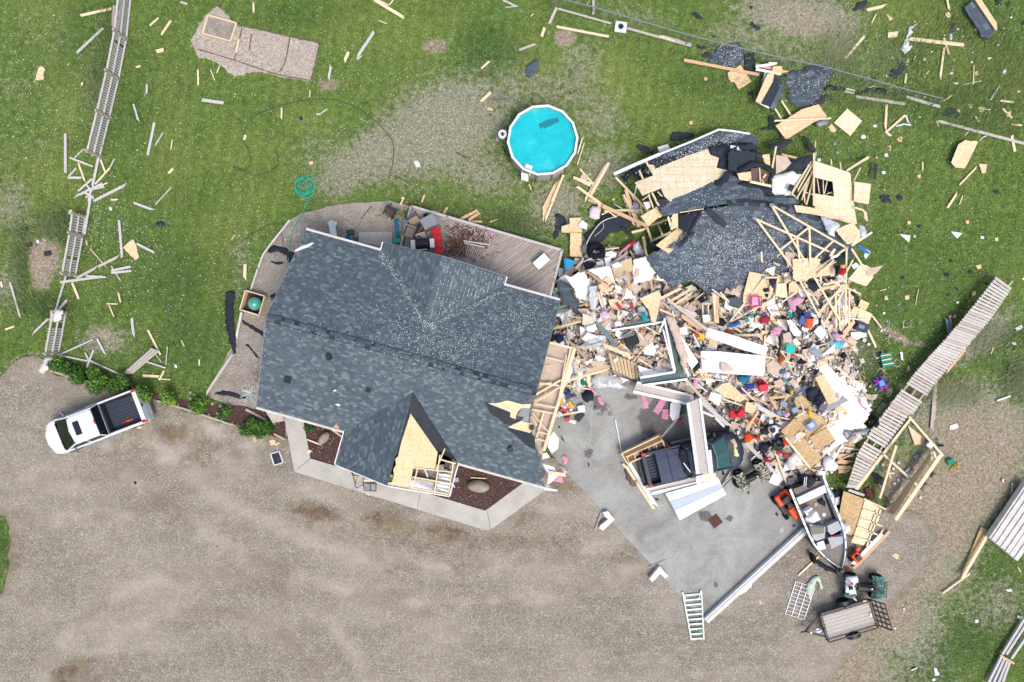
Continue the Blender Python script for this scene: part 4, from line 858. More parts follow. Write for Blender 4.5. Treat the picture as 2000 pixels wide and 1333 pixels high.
# leaning roof box
e=eQ('roof_box',W(850,720),0,'tilted box of sheathing and grey felt below the tar-paper heaps','roof piece')
def uQ(e,o):o.location=VQ(o.location)-VQ(e.location);o.parent=e;return o
zc(5)
uQ(e,bQ('sheathing',[W(x,y,.75)for x,y in[(733,822),(830,600),(885,600),(870,670),(775,840)]],.05,'osb'))
uQ(e,bQ('felt_face',[W(775,838,.72),W(885,605,.72),W(950,670,.3),W(850,880,.2)],.04,'torn_shingles'))
uQ(e,bQ('shingle_edge',[W(850,880,.2),W(950,670,.3),W(962,740,.1),W(880,910,.05)],.04,'fallen_shingles'))
m=MB();m.bar(W(735,825,.7),W(840,880,.3),.08,.06);uQ(e,m.build('edge_board','white_paint'))
B([(732,545,890,520,.14,.4,'white_paint'),(735,565,940,605,.14,.45,'white_paint'),(812,590,790,700,.1,.4,'white_paint'),(840,515,905,520,.1,.45,'white_paint'),(735,530,870,560,.15,.3,'red_lumber'),(870,560,1000,595,.15,.35,'red_lumber')],'white_paint',.12,'trim board on the leaning roof box','trim board','trim_board')
S([(875,540),(950,540),(945,600),(865,590)],'osb_orange',.5,'tan scrap of plywood above the leaning roof box','plywood scrap')
# tar-paper heaps
K([(345,505),(360,440),(420,385),(530,355),(600,345),(625,390),(640,470),(600,530),(520,550),(440,530),(400,500),(370,520)],'fallen_shingles',.35,'left heap of torn grey shingles along the wire fence','shingle heap',name='shingle_heap',res=.14,rg=.11,freq=3)
K([(300,430),(350,425),(360,470),(300,465)],'tar_paper',.1,'dark flap at the left end of the shingle heap','tar paper flap')
K([(630,440),(720,430),(730,580),(680,580),(640,560)],'tar_paper',.2,'black tar paper flap right of the left shingle heap','tar paper flap')
K([(950,690),(1000,590),(1180,540),(1340,545),(1350,600),(1300,690),(1260,760),(1230,850),(1100,880),(1020,840),(980,790),(1000,740)],'fallen_shingles',.35,'big right heap of hail-covered shingles on the wire fence','shingle heap',name='shingle_heap',res=.14,rg=.11,freq=3)
K([(1180,830),(1250,770),(1330,770),(1380,800),(1300,830),(1190,860)],'tar_paper',.2,'black tar paper tongue below the right shingle heap','tar paper flap')
K([(1300,690),(1400,700),(1530,740),(1540,760),(1450,740),(1360,735),(1290,740)],'black_cloth',.15,'thin black fabric trailing right of the shingle heap','black fabric')
K([(1530,745),(1600,740),(1666,720),(1780,715),(1800,750),(1790,775),(1700,765),(1560,775)],'black_cloth',.2,'long black fabric bundle hung on a fence rail','black fabric')
K([(900,625),(1000,600),(990,650),(920,660)],'tar_paper',.15,'small black felt scrap between roof box and shingle heap','tar paper flap')
for pp,l in[([(215,120),(235,95),(308,155),(295,165)],'curled black shingle strip above the wire fence, leftmost'),([(680,200),(700,175),(775,235),(740,245)],'dark shingle scrap above the left shingle heap'),([(250,365),(335,385),(330,405),(255,385)],'black felt roll end on the wire fence'),([(840,940),(882,940),(880,1060),(840,1060)],'upright black shingle piece left of the largest plywood sheet'),([(745,1050),(835,1030),(835,1055),(750,1062)],'flat black strip left of the upright shingle piece'),([(1515,90),(1570,20),(1640,0),(1645,30),(1600,75)],'twisted black bag at the top edge of the photo'),([(665,745),(710,735),(705,775),(675,775)],'small dark felt patch below the notched plywood'),([(55,1075),(110,1070),(235,1090),(230,1115),(100,1145),(35,1145)],'ragged black shingle strip above the collapsed roof'),([(685,52),(705,52),(705,75),(688,75)],'tiny black scrap high above the left shingle heap')]:
 K(pp,'torn_shingles',.08,l,'shingle scrap',res=.12)
zc(6)
K([(360,610),(370,570),(420,560),(440,490),(500,520),(480,580),(430,640),(380,630)],'torn_shingles',.1,'grey shingle flap in the grass right of the black fabric','shingle scrap')
K([(785,930),(880,870),(945,940),(905,968),(800,945)],'torn_shingles',.12,'triangular dark felt heap by the long grey rail','felt scrap')
K([(420,690),(500,740),(510,760),(470,740)],'tar_paper',.05,'black scrap on the wire fence line','felt scrap')
K([(455,400),(500,300),(520,230),(590,188),(575,215),(545,235),(555,262),(515,300),(525,350),(515,385),(545,360),(550,385),(492,442)],'white_paint',.12,'ragged white plastic sheet touching a long pale board','plastic sheet')
for x,y,a,b in[(650,485,.12,.1),(865,300,.1,.18),(1303,585,.13,.2),(867,598,.1,.08),(245,1025,.14,.1),(150,1115,.16,.13),(920,240,.08,.07),(1355,142,.08,.07),(388,470,.05,.05),(340,620,.05,.05),(1250,365,.06,.06),(610,955,.05,.05),(910,680,.14,.06),(650,790,.05,.05)]:
 s_=35*4.166
 K([(x+a*s_*math.cos(k)*rnd.uniform(.8,1.1),y+b*s_*math.sin(k)*rnd.uniform(.8,1.1))for k in np.arange(0,6.2,.8)],'white_paint',.06,'small crumpled white scrap in the grass','white scrap',name='white_scrap',res=.08,rg=.01,au=True)
for pts_ in[[(820,110),(850,100),(865,130),(845,150),(820,130)],[(1005,855),(1030,840),(1040,870),(1025,890)],[(1085,875),(1130,870),(1135,905),(1095,915)],[(1310,920),(1355,905),(1350,955),(1320,950)],[(1058,590),(1085,572),(1090,610),(1065,615)],[(425,1130),(448,1108),(465,1155),(440,1155)],[(340,1190),(375,1185),(375,1225),(345,1222)],[(338,112),(395,155),(365,172)],[(1075,1070),(1115,1072),(1105,1092),(1080,1085)],[(915,890),(940,890),(940,915),(920,910)]]:
 S(pts_,'osb_orange',.03,'small tan plywood scrap in the grass','plywood scrap','plywood_scrap',.012,.01,au=True)
S([(865,1325),(925,1175),(985,1140),(1012,1150),(1060,1148),(1085,1155),(1040,1250),(1000,1333),(975,1372),(900,1365)],'osb',.3,'pale torn sheathing sheet below the long grey rail','sheathing sheet',tilt=.08)
K([(855,1310),(900,1200),(930,1180),(880,1320)],'tar_paper',.04,'dark painted shadow left of the torn sheathing sheet','felt scrap')  # flat dark piece painted as the cast shadow of the sheet
e=eQ('roof_panel',W(1130,150),0,'slab of roofing with snowy shingles and pale edge, top right','roof piece')
uQ(e,bQ('shingles',rag([W(x,y,.3)for x,y in[(975,60),(1060,-5),(1235,245),(1170,325),(1110,290),(1060,200),(1010,130)]],.05,.3),.08,'fallen_shingles'))
uQ(e,bQ('sheathing',[W(x,y,.42)for x,y in[(1055,-8),(1105,-12),(1238,190),(1240,245),(1225,245)]],.05,'osb'))
for pp,l in[([(1225,0),(1280,0),(1275,45),(1225,40)],'dark shingle square at the top right edge, left one'),([(1310,30),(1345,20),(1345,55),(1315,55)],'dark shingle square at the top right edge, right one'),([(1430,190),(1458,170),(1458,210)],'dark scrap at the right edge of the photo'),([(205,640),(250,620),(250,650),(215,655)],'black knot on the wire fence'),([(850,190),(905,180),(905,260),(860,265)],'black bag stuck between boards, upper right')]:
 K(pp,'tar_paper',.06,l,'dark scrap',res=.1)
pts=[P(rnd.gauss(u,a),rnd.gauss(v,b),.42)for u,v,a,b in((1425,105,18,12),(1580,165,24,18))for _ in range(170)]
fQ('hail_on_shingles',pts,.014,.034,'hail','white hailstones lying on the shingle heaps','hail',11)
# small pieces scattered elsewhere
zc(4)
K([(588,460),(610,415),(650,380),(680,390),(672,440),(635,500),(610,510),(590,495)],'fallen_shingles',.06,'hexagonal grey shingle mat above the round pool','shingle piece',res=.12)
K([(1310,965),(1330,940),(1425,980),(1415,1010)],'tar_paper',.08,'black shingle strip lying left of the collapsed roof','shingle piece')
m=MB();zc(4)
c0=W(1208,175,.1);m.box(-.33,.33,-.3,.3,0,.12,.05)
e=eQ('flue_flashing',(c0.x,c0.y,0),R(-8),'square white flue cap with dark hole beside the top fence','flue cap')
o=m.build('plate','white_metal',parent=e);m=MB();m.cyl((0,0,.12),.17,.02,16);m.build('collar','grey_metal',parent=e);m=MB();m.cyl((0,0,.14),.12,.01,14);m.build('hole','glass_dark',parent=e)
T([(375,640),(430,612),(480,610)],.02,'grey_metal','upper rail of a small metal ladder frame above the pool','metal rod');T([(375,640),(420,660),(470,640),(400,655)],.015,'grey_metal','bent grey wire above the pool','wire')
T([(405,625),(415,655)],.015,'grey_metal','short rod crossing the bent grey wire','metal rod');T([(435,615),(448,645)],.015,'grey_metal','short rod right of the bent grey wire','metal rod')
K([(335,705),(355,698),(378,712),(375,722),(340,720)],'dyed_cloth',.05,'tiny bright rainbow cloth left of the pool','cloth',color='e8d8b0',res=.08)
zc(3);K([(1522,1055),(1545,1040),(1568,1065),(1565,1088),(1545,1090)],'white_paint',.15,'crumpled white bag left of the pool on dry grass','bag',res=.08)
K([(780,765),(800,755),(805,785),(788,785)],'tar_paper',.04,'tiny black scrap in the middle of left lawn','dark scrap',res=.08)
S([(845,1055),(870,1048),(870,1070),(852,1073)],'osb_orange',.02,'tiny tan scrap above the coiled green hose','plywood scrap')
zc(2)
for x,y in[(310,385),(185,328),(158,228),(1045,195),(150,475)]:
 K([(x-28,y-12),(x+20,y-18),(x+28,y+10),(x-22,y+16)],'tar_paper',.05,'small black shingle scrap near the left fence','shingle scrap',name='shingle_scrap',res=.1,au=True)
for x,y in[(243,305),(718,92),(1142,1118)]:K([(x-10,y-14),(x+8,y-8),(x+10,y+14),(x-6,y+10)],'white_paint',.04,'small white scrap on the left lawn','white scrap',name='white_scrap',res=.06,rg=.01,au=True)
# garden bed frame
zc(1);ff_=[(1355,102),(1540,152),(1502,270),(1320,220)]
e=eQ('bed_frame',W(1430,185),0,'thin pale wooden frame set in the sandy garden plot','garden frame')
for i in range(4):m=MB();a,b=ff_[i],ff_[(i+1)%4];m.bar(W(*a,.06),W(*b,.06),.06,.12);uQ(e,m.build('side_board','lumber'))
m=MB();q=[W(x,y,.02)for x,y in ff_];m.add(q,[(3,2,1,0)]);o=m.build('dark_soil','bed_gravel');uQ(e,o)
zc(3)
for pts_ in[[(120,320),(380,400),(620,480),(850,525)],[(380,150),(600,210),(720,240),(900,270)],[(720,240),(690,400),(650,470)],[(912,280),(880,440),(855,525)],[(470,220),(455,330)],[(410,180),(360,390)]]:
 T([(x,y,.0)for x,y in pts_],.025,'brown_leather','sunken edging in garden plot','garden edging',name='garden_edging',au=True,step=3)
# ==== POOL
pc=P(1060,280,0);PR=1.86
pc=VQ((P(1060,274,1.37).x,P(1060,274,1.37).y,0));NS=14
pool=eQ('round_pool',pc,R(4),'round above-ground pool full of bright turquoise water','pool')
def ringp(r,z,n=NS):return[(r*math.cos(2*math.pi*k/n),r*math.sin(2*math.pi*k/n),z)for k in range(n)]
simple('pool_wall','b9b2b0',.6,3,.1)
m=MB();m.rings([ringp(PR,0),ringp(PR,1.35)],False,False);m.rings([ringp(PR-.05,1.35),ringp(PR-.05,.02)],False,False);m.build('wall','pool_wall',pool)
m=MB();m.rings([ringp(PR-.06,1.35),ringp(PR+.06,1.35),ringp(PR+.06,1.39),ringp(PR-.06,1.39),ringp(PR-.06,1.35)],False,False);m.build('top_rim','white_metal',pool)
for k in range(NS):
 a=2*math.pi*k/NS;m=MB();m.bar(((PR+.05)*math.cos(a),(PR+.05)*math.sin(a),0),((PR+.05)*math.cos(a),(PR+.05)*math.sin(a),1.36),.1,.05,(math.cos(a),math.sin(a),0));m.build('upright','grey_metal',pool)
t=NT('pool_water');w_=t.coord('Object');n_=t.noise(w_,1.3,4,.65,.6);sx_=t.noise(w_,9,3,.8)
c_=t.ramp(n_,[(.35,C('12b4c0')),(.6,C('20c4ce')),(.72,C('56c8ca'))]);c_=t.mix(t.ramp(sx_,[(.68,0.),(.74,.55)]),c_,C('5aa9ae'))
t.col(c_);t.b.inputs['Roughness'].default_value=.12;t.b.inputs['Specular IOR Level'].default_value=.4;t.bump(t.noise(w_,5,2),.01);MATS['pool_water']=t.m
m=MB();m.rings([ringp(PR-.052,1.0),ringp(PR-.052,1.18)],True,True);m.build('water','pool_water',pool)
zc(4)
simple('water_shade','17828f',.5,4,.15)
q=[W(x,y,1.19)for x,y in[(672,808),(735,780),(800,765),(808,792),(715,840),(705,828),(685,840)]];m=MB();m.prism([(p.x,p.y)for p in q],1.184,1.2)  # dark sheet on the water painted as the pool vacuum's shadow
o=m.build('vacuum_shadow','water_shade');tQ(o,'dark teal painted shadow of a pool vacuum, upper half of pool','pool mat')
lad=eQ('pool_steps',W(600,1110,0),0,'small white ladder over the lower pool edge','pool ladder')
m=MB()
for k in range(4):m.bar(W(560-k*0+0,1130+k*12,1.1-k*.3),W(605,1150+k*12-8,1.1-k*.3),.1,.03)
uQ(lad,m.build('step','white_metal'));m=MB();m.bar(W(588,1078,1.4),W(628,1094,1.4),.2,.03);uQ(lad,m.build('platform','white_metal'))
m=MB();m.tube([W(560,1160,.02),W(565,1120,1.1),W(580,1075,1.3),W(590,1060,1.1)],.02);m.tube([W(605,1175,.02),W(612,1140,1.1),W(630,1095,1.3),W(640,1080,1.1)],.02);uQ(lad,m.build('rail','white_metal'))
f_=eQ('pool_skimmer',W(440,910,0),0,'round white skimmer lid hung on the left pool side','skimmer')
m=MB();m.cyl((0,0,.7),.2,.3,18);m.build('bucket','white_paint',f_);m=MB();m.cyl((0,0,1.0),.23,.03,20);m.build('lid','white_metal',f_)
m=MB()
for a in(.3,1.6,2.7,4.1,5.2):m.bar((0,0,1.04),(.12*math.cos(a),.12*math.sin(a),1.04),.06,.015)
m.build('handle','black_metal',f_)
T([(440,950),(455,990),(480,1020)],.025,'black_metal','short dark hose under the pool skimmer','hose',step=3)
# ==== HOSES
zc(3)
cx_,cy_=815,1215;hp=[]
for k in range(150):
 t_=k/150*2*math.pi*5.2;ph=k/150
 hp.append((cx_+math.cos(t_)*(60-22*ph)+24*math.sin(t_*.37),cy_+math.sin(t_)*(66-28*ph)+14*math.cos(t_*.53),.03+.0003*k))
hp+=[(850,1255,.05),(850,1300,.04),(825,1333,.03)]
q=hp;zc(3);pts3=[W(a,b,z)for a,b,z in q];zc(7);pts3+=[W(a,b,.04)for a,b in[(850,10),(830,80),(780,170),(725,270),(700,350),(690,440),(680,530),(672,565)]]
m=MB();m.tube(pts3,.026,6);o=m.build('garden_hose','hose_green',smooth=True);tQ(o,'bright green garden hose coiled on lawn, running to the house','garden hose')
zc(3);simple('dull_hose','2f5e4c',.8,4,.3)
T([(620,975),(645,1030),(630,1090),(560,1130),(480,1140),(400,1100),(350,1090),(380,1110),(440,1095),(468,1040),(440,960),(418,900),(450,800),(520,740),(650,690),(760,665),(850,648),(1000,650),(1130,690),(1240,760),(1330,840),(1390,930),(1395,1030),(1380,1110),(1365,1160)],.018,'dull_hose','thin dark green hose looping across the left lawn','garden hose',name='garden_hose',step=4)
T([(1425,1155),(1500,1190)],.02,'black_metal','short black rod on the dry grass left of the pool','rod');zc(4);T([(135,990),(200,1030)],.02,'black_metal','short dark rod left of the pool','rod')
zc(7);T([(670,250),(560,240),(480,265),(380,330),(250,420)],.018,'dull_hose','dark hose crossing the lawn above the square planter','hose',step=4);T([(625,310),(635,370),(635,500)],.015,'black_metal','dark cable on the gravel bed by the roof corner','cable',step=3)
# ==== WEST BED, PLANTER, BLACK STRIPS
zc(7)
B([(692,210,530,415,.09,.1),(530,415,475,490,.09,.1),(475,490,430,610,.09,.1),(430,610,375,780,.09,.1),(300,960,255,1180,.12,.1)],'concrete_white',.09,'pale edging strip of the gravel bed','edging strip','edging_strip',t=.1)
zc(2);B([(1515,1040,1335,1310,.14,.08)],'weathered_deck',.14,'lowest grey edging timber of the gravel bed','edging timber','edging_timber',t=.12,au=False)
zc(12);B([(160,185,560,300,.1,.06),(1030,430,1330,520,.1,.06),(1330,520,1666,635,.1,.06)],'old_lumber',.1,'timber edging under the hedge','edging timber','edging_timber',t=.1)
zc(9);B([(0,500,240,625,.13,.08),(230,700,330,750,.1,.05),(60,690,80,765,.16,.05,'red_lumber'),(240,790,275,770,.08,.05,'lumber'),(0,0,0,0)][:4],'old_lumber',.1,'timber piece by the corner of the walk','timber','timber')
S([(190,760),(215,742),(245,760),(240,785),(205,795)],'osb_orange',.04,'small tan plywood scrap at the corner of the walk','plywood scrap')
zc(7)
pl=eQ('planter_box',W(400,885,0),0,'square wooden planter holding a green glass ball','planter')
co=[(345,785),(500,830),(455,985),(300,940)]
for i in range(4):a,b=co[i],co[(i+1)%4];m=MB();m.bar(W(*a,.28),W(*b,.28),.06,.55);uQ(pl,m.build('side_board','lumber'))
m=MB();m.prism([(W(x,y,.2).x,W(x,y,.2).y)for x,y in co],.02,.12);uQ(pl,m.build('soil','mulch'))
simple('green_glass','55b39e',.12,3,.3,spec=.8)
m=MB();rs=[[(.37*math.sin(t_)*math.cos(a),.37*math.sin(t_)*math.sin(a),.5-.37*math.cos(t_))for a in np.arange(0,6.28,6.2832/24)]for t_ in np.linspace(.05,3.09,14)]
c0=W(408,890,.5);m.rings(rs);o=m.build('glass_ball','green_glass',smooth=True,M=Matrix.Translation((c0.x,c0.y,0)));tQ(o,'shiny green glass ball sitting inside the square planter','garden ball')
for pp,l in[([(170,800),(200,785),(245,785),(248,830),(235,930),(240,1080),(250,1200),(255,1300),(235,1290),(200,1200),(175,1080),(165,980)],'long black fabric strip lying on the lawn left of planter'),([(300,1020),(380,1060),(470,1110),(485,1165),(400,1110),(310,1050)],'black fabric strip on the gravel just below the planter'),([(330,1220),(345,1218),(455,1333),(430,1333)],'thin black fabric strip lower on the gravel bed'),([(510,440),(570,410),(650,430),(735,480),(735,500),(690,560),(665,530),(668,500),(600,465),(540,480),(510,470)],'black tar paper at upper left under the roof edge'),([(530,545),(600,550),(650,555),(600,575)],'small ragged black paper on the gravel bed'),([(525,825),(570,800),(585,830),(545,860)],'small black patch between planter and roof')]:
 K(pp,'black_cloth',.12,l,'black fabric',name='black_fabric',res=.12,freq=3)
zc(2);K([(1400,1290),(1450,1275),(1530,1290),(1600,1320),(1620,1340),(1500,1315),(1400,1300)],'black_cloth',.12,'black fabric strip beside the dry plant below the roof','black fabric',name='black_fabric')
zc(7)
fx=eQ('white_downspout',W(1050,270,0),0,'broken white downspout leaning on the top roof edge','downspout')
m=MB();m.bar(W(1020,220,.3),W(1045,340,2.6),.22,.1);m.bar(W(1045,215,.2),W(1065,340,2.6),.1,.12);uQ(fx,m.build('pipe','white_paint'))
m=MB();m.prism([(W(x,y,.5).x,W(x,y,.5).y)for x,y in[(988,225),(1065,215),(1040,320)]],.2,.24);uQ(fx,m.build('elbow','white_paint'))
S([(1255,310),(1520,305),(1525,400),(1420,420),(1250,385)],'weathered_deck',.06,'flat brown mat on the gravel by the deck','mat',t=.03)
# hedge plants
t=NT('leaf_mat');tn=t.attr('tone');c_=t.ramp(tn,[(0,C('23401a')),(.45,C('3f6a25')),(.8,C('68933a')),(1,C('93b04d'))]);t.col(c_);t.b.inputs['Roughness'].default_value=.6;MATS['leaf_mat']=t.m
def shrub(x,y,r,h,label,n=1300,tone=0,name='shrub',leaf=.05,cat='shrub'):
 c=W(x,y,0);e=eQ(name,c,0,label,cat,None);vs,fs,tn=[],[],[]
 lobes=[(rnd.uniform(-.5,.5)*r,rnd.uniform(-.5,.5)*r,rnd.uniform(.4,.8)*h,rnd.uniform(.35,.6)*r,rnd.uniform(-.25,.25))for _ in range(9)]
 for i in range(n):
  lx,ly,lz,lr,lt=rnd.choice(lobes);v=VQ((rnd.gauss(0,1),rnd.gauss(0,1),rnd.gauss(0,.7))).normalized()*lr*rnd.uniform(.55,1.15)
  p=VQ((lx,ly,lz))+v
  if p.z<.03:p.z=.03+rnd.random()*.1
  u_=VQ((rnd.gauss(0,1),rnd.gauss(0,1),rnd.gauss(0,.5))).normalized();s_=u_.cross(v).normalized();L=leaf*rnd.uniform(.7,1.6);b=len(vs)
  vs+=[p-u_*L,p+s_*L*.55,p+u_*L,p-s_*L*.55];fs.append((b,b+1,b+2,b+3));t_=min(1,max(0,rnd.gauss(.5+lt+tone,.2)));tn+=[t_]*4
 o=mesh('foliage',vs,fs,'leaf_mat',e);set_attr(o.data,'tone',tn)
 m=MB()
 for k in range(5):a=rnd.uniform(0,6.28);m.tube([(0,0,0),(.12*r*math.cos(a),.12*r*math.sin(a),h*.3),(.5*r*math.cos(a),.5*r*math.sin(a),h*.75)],[.025,.018,.008],5)
 m.build('stem','old_lumber',e);return e
zc(12)
for x,y,r,h,tn,l in[(250,130,.5,.8,-.05,'dark green hedge shrub at the far left end'),(330,160,.4,.7,-.1,'small dark hedge shrub, second from the left end'),(420,215,.55,.9,-.05,'hedge shrub below the broken picket rail'),(570,200,.4,.9,.1,'narrow hedge shrub where two fallen rails meet'),(600,290,.75,1.1,.12,'big light green hedge shrub left of the white pickup'),(700,300,.5,.9,0,'middle hedge shrub just left of the pickup tailgate'),(800,270,.55,.9,.02,'hedge shrub directly above the pickup tailgate'),(960,350,.7,1.0,.08,'bright round shrub right of the pickup tailgate'),(1165,400,.5,.8,.25,'yellow green shrub right of the hedge end'),(1395,460,.55,.7,.08,'lone green shrub in the mulch bed'),(1600,520,.42,.6,.02,'small green shrub in the mulch near the walk')]:
 shrub(x,y,r,h,l,int(900+1500*r),tn)
zc(9);shrub(60,625,.6,.8,'dense green shrub left of the walk corner',1700,.05);shrub(170,660,.65,.8,'dense green shrub nearest to the walk corner',1900,.0)
shrub(520,640,.35,.4,'low dull green plant in the left mulch bed',500,-.15)
zc(12)
for i,(x,y)in enumerate([(1300,410),(1330,375),(1095,360),(1200,465),(1450,545),(1510,565),(1480,450),(1545,470),(1560,575),(1520,530),(1640,610),(1300,360),(1295,475)]):
 m=MB();r_=rnd.uniform(.06,.12);n_=8
 m.rings([[(r_*k2*rnd.uniform(.8,1.1)*math.cos(a),r_*k2*rnd.uniform(.8,1.1)*math.sin(a),z)for a in np.arange(0,6.28,.785)]for k2,z in((1,0),(1,r_*.5),(.5,r_*.9))])
 p=W(x,y,.02);o=m.build('garden_stone','stone',smooth=True,M=Matrix.Translation(p));aQ(o,'small pale stone in the mulch','stone','stones in the mulch strip')
# dry spiky plant at the house corner
zc(9)
for x,y,s_,l in[(40,375,.5,'spiky grey plant lying against the lower left roof corner'),(90,240,.3,'small dry spiky plant above the roof corner plant')]:
 e=eQ('dry_plant',W(x,y,0),0,l,'plant');m=MB()
 for k in range(40):a=rnd.uniform(0,6.28);L=s_*rnd.uniform(.5,1.2);m.bar((0,0,.05),(L*math.cos(a),L*math.sin(a),rnd.uniform(.05,.4)),.02,.008)
 m.build('leaves','green_tint_metal' if s_>.4 else 'old_lumber',e);m=MB();m.tube([(0,0,0),(0,0,.12)],.04);m.build('stem','old_lumber',e)
def oQ(x,y,rx,ry,rot,h,label):
 m=MB();rs=[]
 for k,z in((.75,0),(1,.3),(.95,.6),(.6,.92),(.25,1)):
  rs.append([(rx*k*(1+.09*noise.noise((math.cos(a)*1.3,math.sin(a)*1.3,z+x)))*math.cos(a),ry*k*(1+.14*noise.noise((math.cos(a),math.sin(a),z*2+y)))*math.sin(a),h*z)for a in np.arange(0,6.28,6.2832/22)])
 m.rings(rs);p=W(x,y,.02);return tQ(m.build('boulder','stone',smooth=True,M=Matrix.Translation(p)@Matrix.Rotation(R(rot),4,'Z')),label,'boulder')
oQ(640,730,.42,.24,50,.35,'pear-shaped pale boulder in the left mulch bed');zc(10);oQ(645,870,.62,.34,-4,.45,'large rounded tan boulder in the right mulch bed')
zc(9);B([(500,745,612,788,.08,.1,'lumber'),(690,655,800,735,.1,.6,'lumber'),(500,840,540,850,.2,.1,'lumber')],'lumber',.1,'pale board in the left mulch bed')
zc(10);B([(580,805,705,812,.05,.1,'lumber'),(430,850,450,885,.06,.1,'white_paint')],'lumber',.05,'thin stick in the right mulch bed')
BX(462,822,.28,.26,.12,5,'grey_metal',.05,'grey metal box under the broken porch roof','metal box')
zc(9)
e=eQ('framed_screen',W(252,897),0,'framed dark window screen lying on the gravel drive','window screen')
qq=[(202,860),(272,842),(303,932),(232,955)]
for i in range(4):m=MB();m.bar(W(*qq[i],.05),W(*qq[(i+1)%4],.05),.05,.04);uQ(e,m.build('frame_rail','white_metal'))
uQ(e,bQ('mesh_panel',[W(x,y,.04)for x,y in qq],.01,'torn_shingles'))
e=eQ('pallet',W(220,560),0,'dark wooden pallet leaning against the front left roof corner','pallet');m=MB()
A_,B_,C_,D_=W(150,490,1.4),W(225,610,.3),W(310,590,.3),W(300,545,1.4)
for k in range(7):t_=(k+.5)/7;m.bar(A_.lerp(B_,t_),D_.lerp(C_,t_),.1,.02)
for f_ in(.05,.5,.95):m.bar(A_.lerp(D_,f_),B_.lerp(C_,f_),.09,.06)
uQ(e,m.build('slats','weathered_deck'))
BX(275,565,.35,.3,.15,20,'brown_leather',.3,'dusty brown pot against the pallet','flower pot')
# broken porch chair frames
e=eQ('porch_chair',W(960,1090),0,'overturned red metal chair frame on the concrete walk','chair');zc(9)
for a,b in[((870,1035),(900,1140)),((870,1035),(960,1040)),((900,1140),(960,1110)),((960,1040),(955,1110)),((955,1075),(1060,1095)),((955,1110),(965,1160)),((965,1160),(1060,1165)),((1060,1095),(1060,1165)),((1010,1080),(1015,1160)),((855,1000),(870,1035))]:
 m=MB();m.tube([W(*a,.4),W(*b,.35)],.022,6);uQ(e,m.build('frame_tube','rust_metal'))
uQ(e,bQ('seat',[W(x,y,.3)for x,y in[(965,1105),(1055,1110),(1055,1160),(968,1150)]],.04,'grey_metal'))
B([(960,1080,1050,1080,.1,.45,'lumber'),(860,1000,875,1040,.05,.1,'rust_metal')],'lumber',.08,'stick lying on the overturned chair')
K([(960,1170),(1060,1175),(1075,1195),(1050,1205),(980,1190)],'white_paint',.08,'white cloth under the overturned chair','cloth',res=.08)
# ==== DECK
DK=[(803,403),(1098.6,489),(1073,583),(975,570),(783,560)]
deck=eQ('deck',P(950,480,0),0,'weathered wooden deck with diagonal boards behind the house','deck')
t=NT('deck_boards');o_=t.coord('World');mp=t.node("ShaderNodeMapping");t.l.new(o_,mp.inputs[0]);mp.inputs['Rotation'].default_value=(0,0,R(-34));sx=t.node("ShaderNodeSeparateXYZ");t.l.new(mp.outputs[0],sx.inputs[0])
v_=t.math('MULTIPLY',sx.outputs[1],1/.145);fl=t.math('FLOOR',v_);wn_=t.node("ShaderNodeTexWhiteNoise",noise_dimensions='1D');t.l.new(fl,wn_.inputs['W'])
m2=t.node("ShaderNodeMapping");t.l.new(mp.outputs[0],m2.inputs[0]);m2.inputs['Scale'].default_value=(.6,6,1);gn=t.noise(m2.outputs[0],3,4,.7)
c_=t.ramp(gn,[(.3,C('8c847a')),(.5,C('aea69d')),(.75,C('cbc4bc'))]);c_=t.mix(t.math('MULTIPLY',wn_.outputs[0],.5),c_,C('8d7b73'))
c_=t.mix(t.math('MULTIPLY',t.math('LESS_THAN',t.math('FRACT',v_),.12),.75),c_,C('3a302c'));t.col(c_);t.bump(t.math('FRACT',v_),.006);MATS['deck_boards']=t.m
o=bQ('deck_floor',[P(u,v,.5)for u,v in DK],.06,'deck_boards');uQ(deck,o)
for i in(0,1,3,4):
 a,b=DK[i],DK[(i+1)%5];m=MB();m.bar(P(*a,.3),P(*b,.3),.05,.4);uQ(deck,m.build('rim_board','weathered_deck'))
for a,b in[((803,403),(1098,489)),((1098,489),(1074,582)),((803,403),(783,480))]:
 m=MB();m.bar(P(*a,.525),P(*b,.525),.13,.03);uQ(deck,m.build('border_board','grey_board'))
zc(8)
for a in[(310,100),(600,185),(915,270),(1215,355),(1530,455),(1475,620),(1430,830)]:
 m=MB();p=W(*a,.5);m.bar(p,p+VQ((0,0,.12)),.09,.09,(0,1,0));uQ(deck,m.build('post','grey_metal'))
# left railing, bent
e=eQ('railing',W(270,250,.5),0,'bent grey metal railing along the left deck edge','railing')
for o_ in(0,25):m=MB();m.tube([W(305+o_,110,.9),W(270+o_,250,.8),W(230+o_,400,.85)],.025);uQ(e,m.build('rail','grey_metal'))
m=MB()
for k in range(14):t_=k/13;m.tube([W(305-75*t_,110+290*t_,.9),W(330-75*t_,115+290*t_,.6)],.012,5)
uQ(e,m.build('balusters','grey_metal'))
e=eQ('railing',W(560,350,.5),0,'grey metal railing piece right of the red cushion','railing')
m=MB();m.tube([W(500,180,1.0),W(545,240,.9),W(570,300,.8),W(565,480,.8)],.025);uQ(e,m.build('rail','grey_metal'));m=MB();m.tube([W(525,180,.9),W(565,240,.8)],.02);m.tube([W(500,180,.9),W(525,180,.9)],.02);uQ(e,m.build('brace','grey_metal'))
e=eQ('fallen_railing',W(830,420,.5),0,'fallen railing section lying on the littered deck','railing')
for a,b in[((730,378),(945,412)),((735,395),(900,430))]:m=MB();m.bar(W(*a,.65),W(*b,.62),.07,.05);uQ(e,m.build('rail','grey_board'))
m=MB()
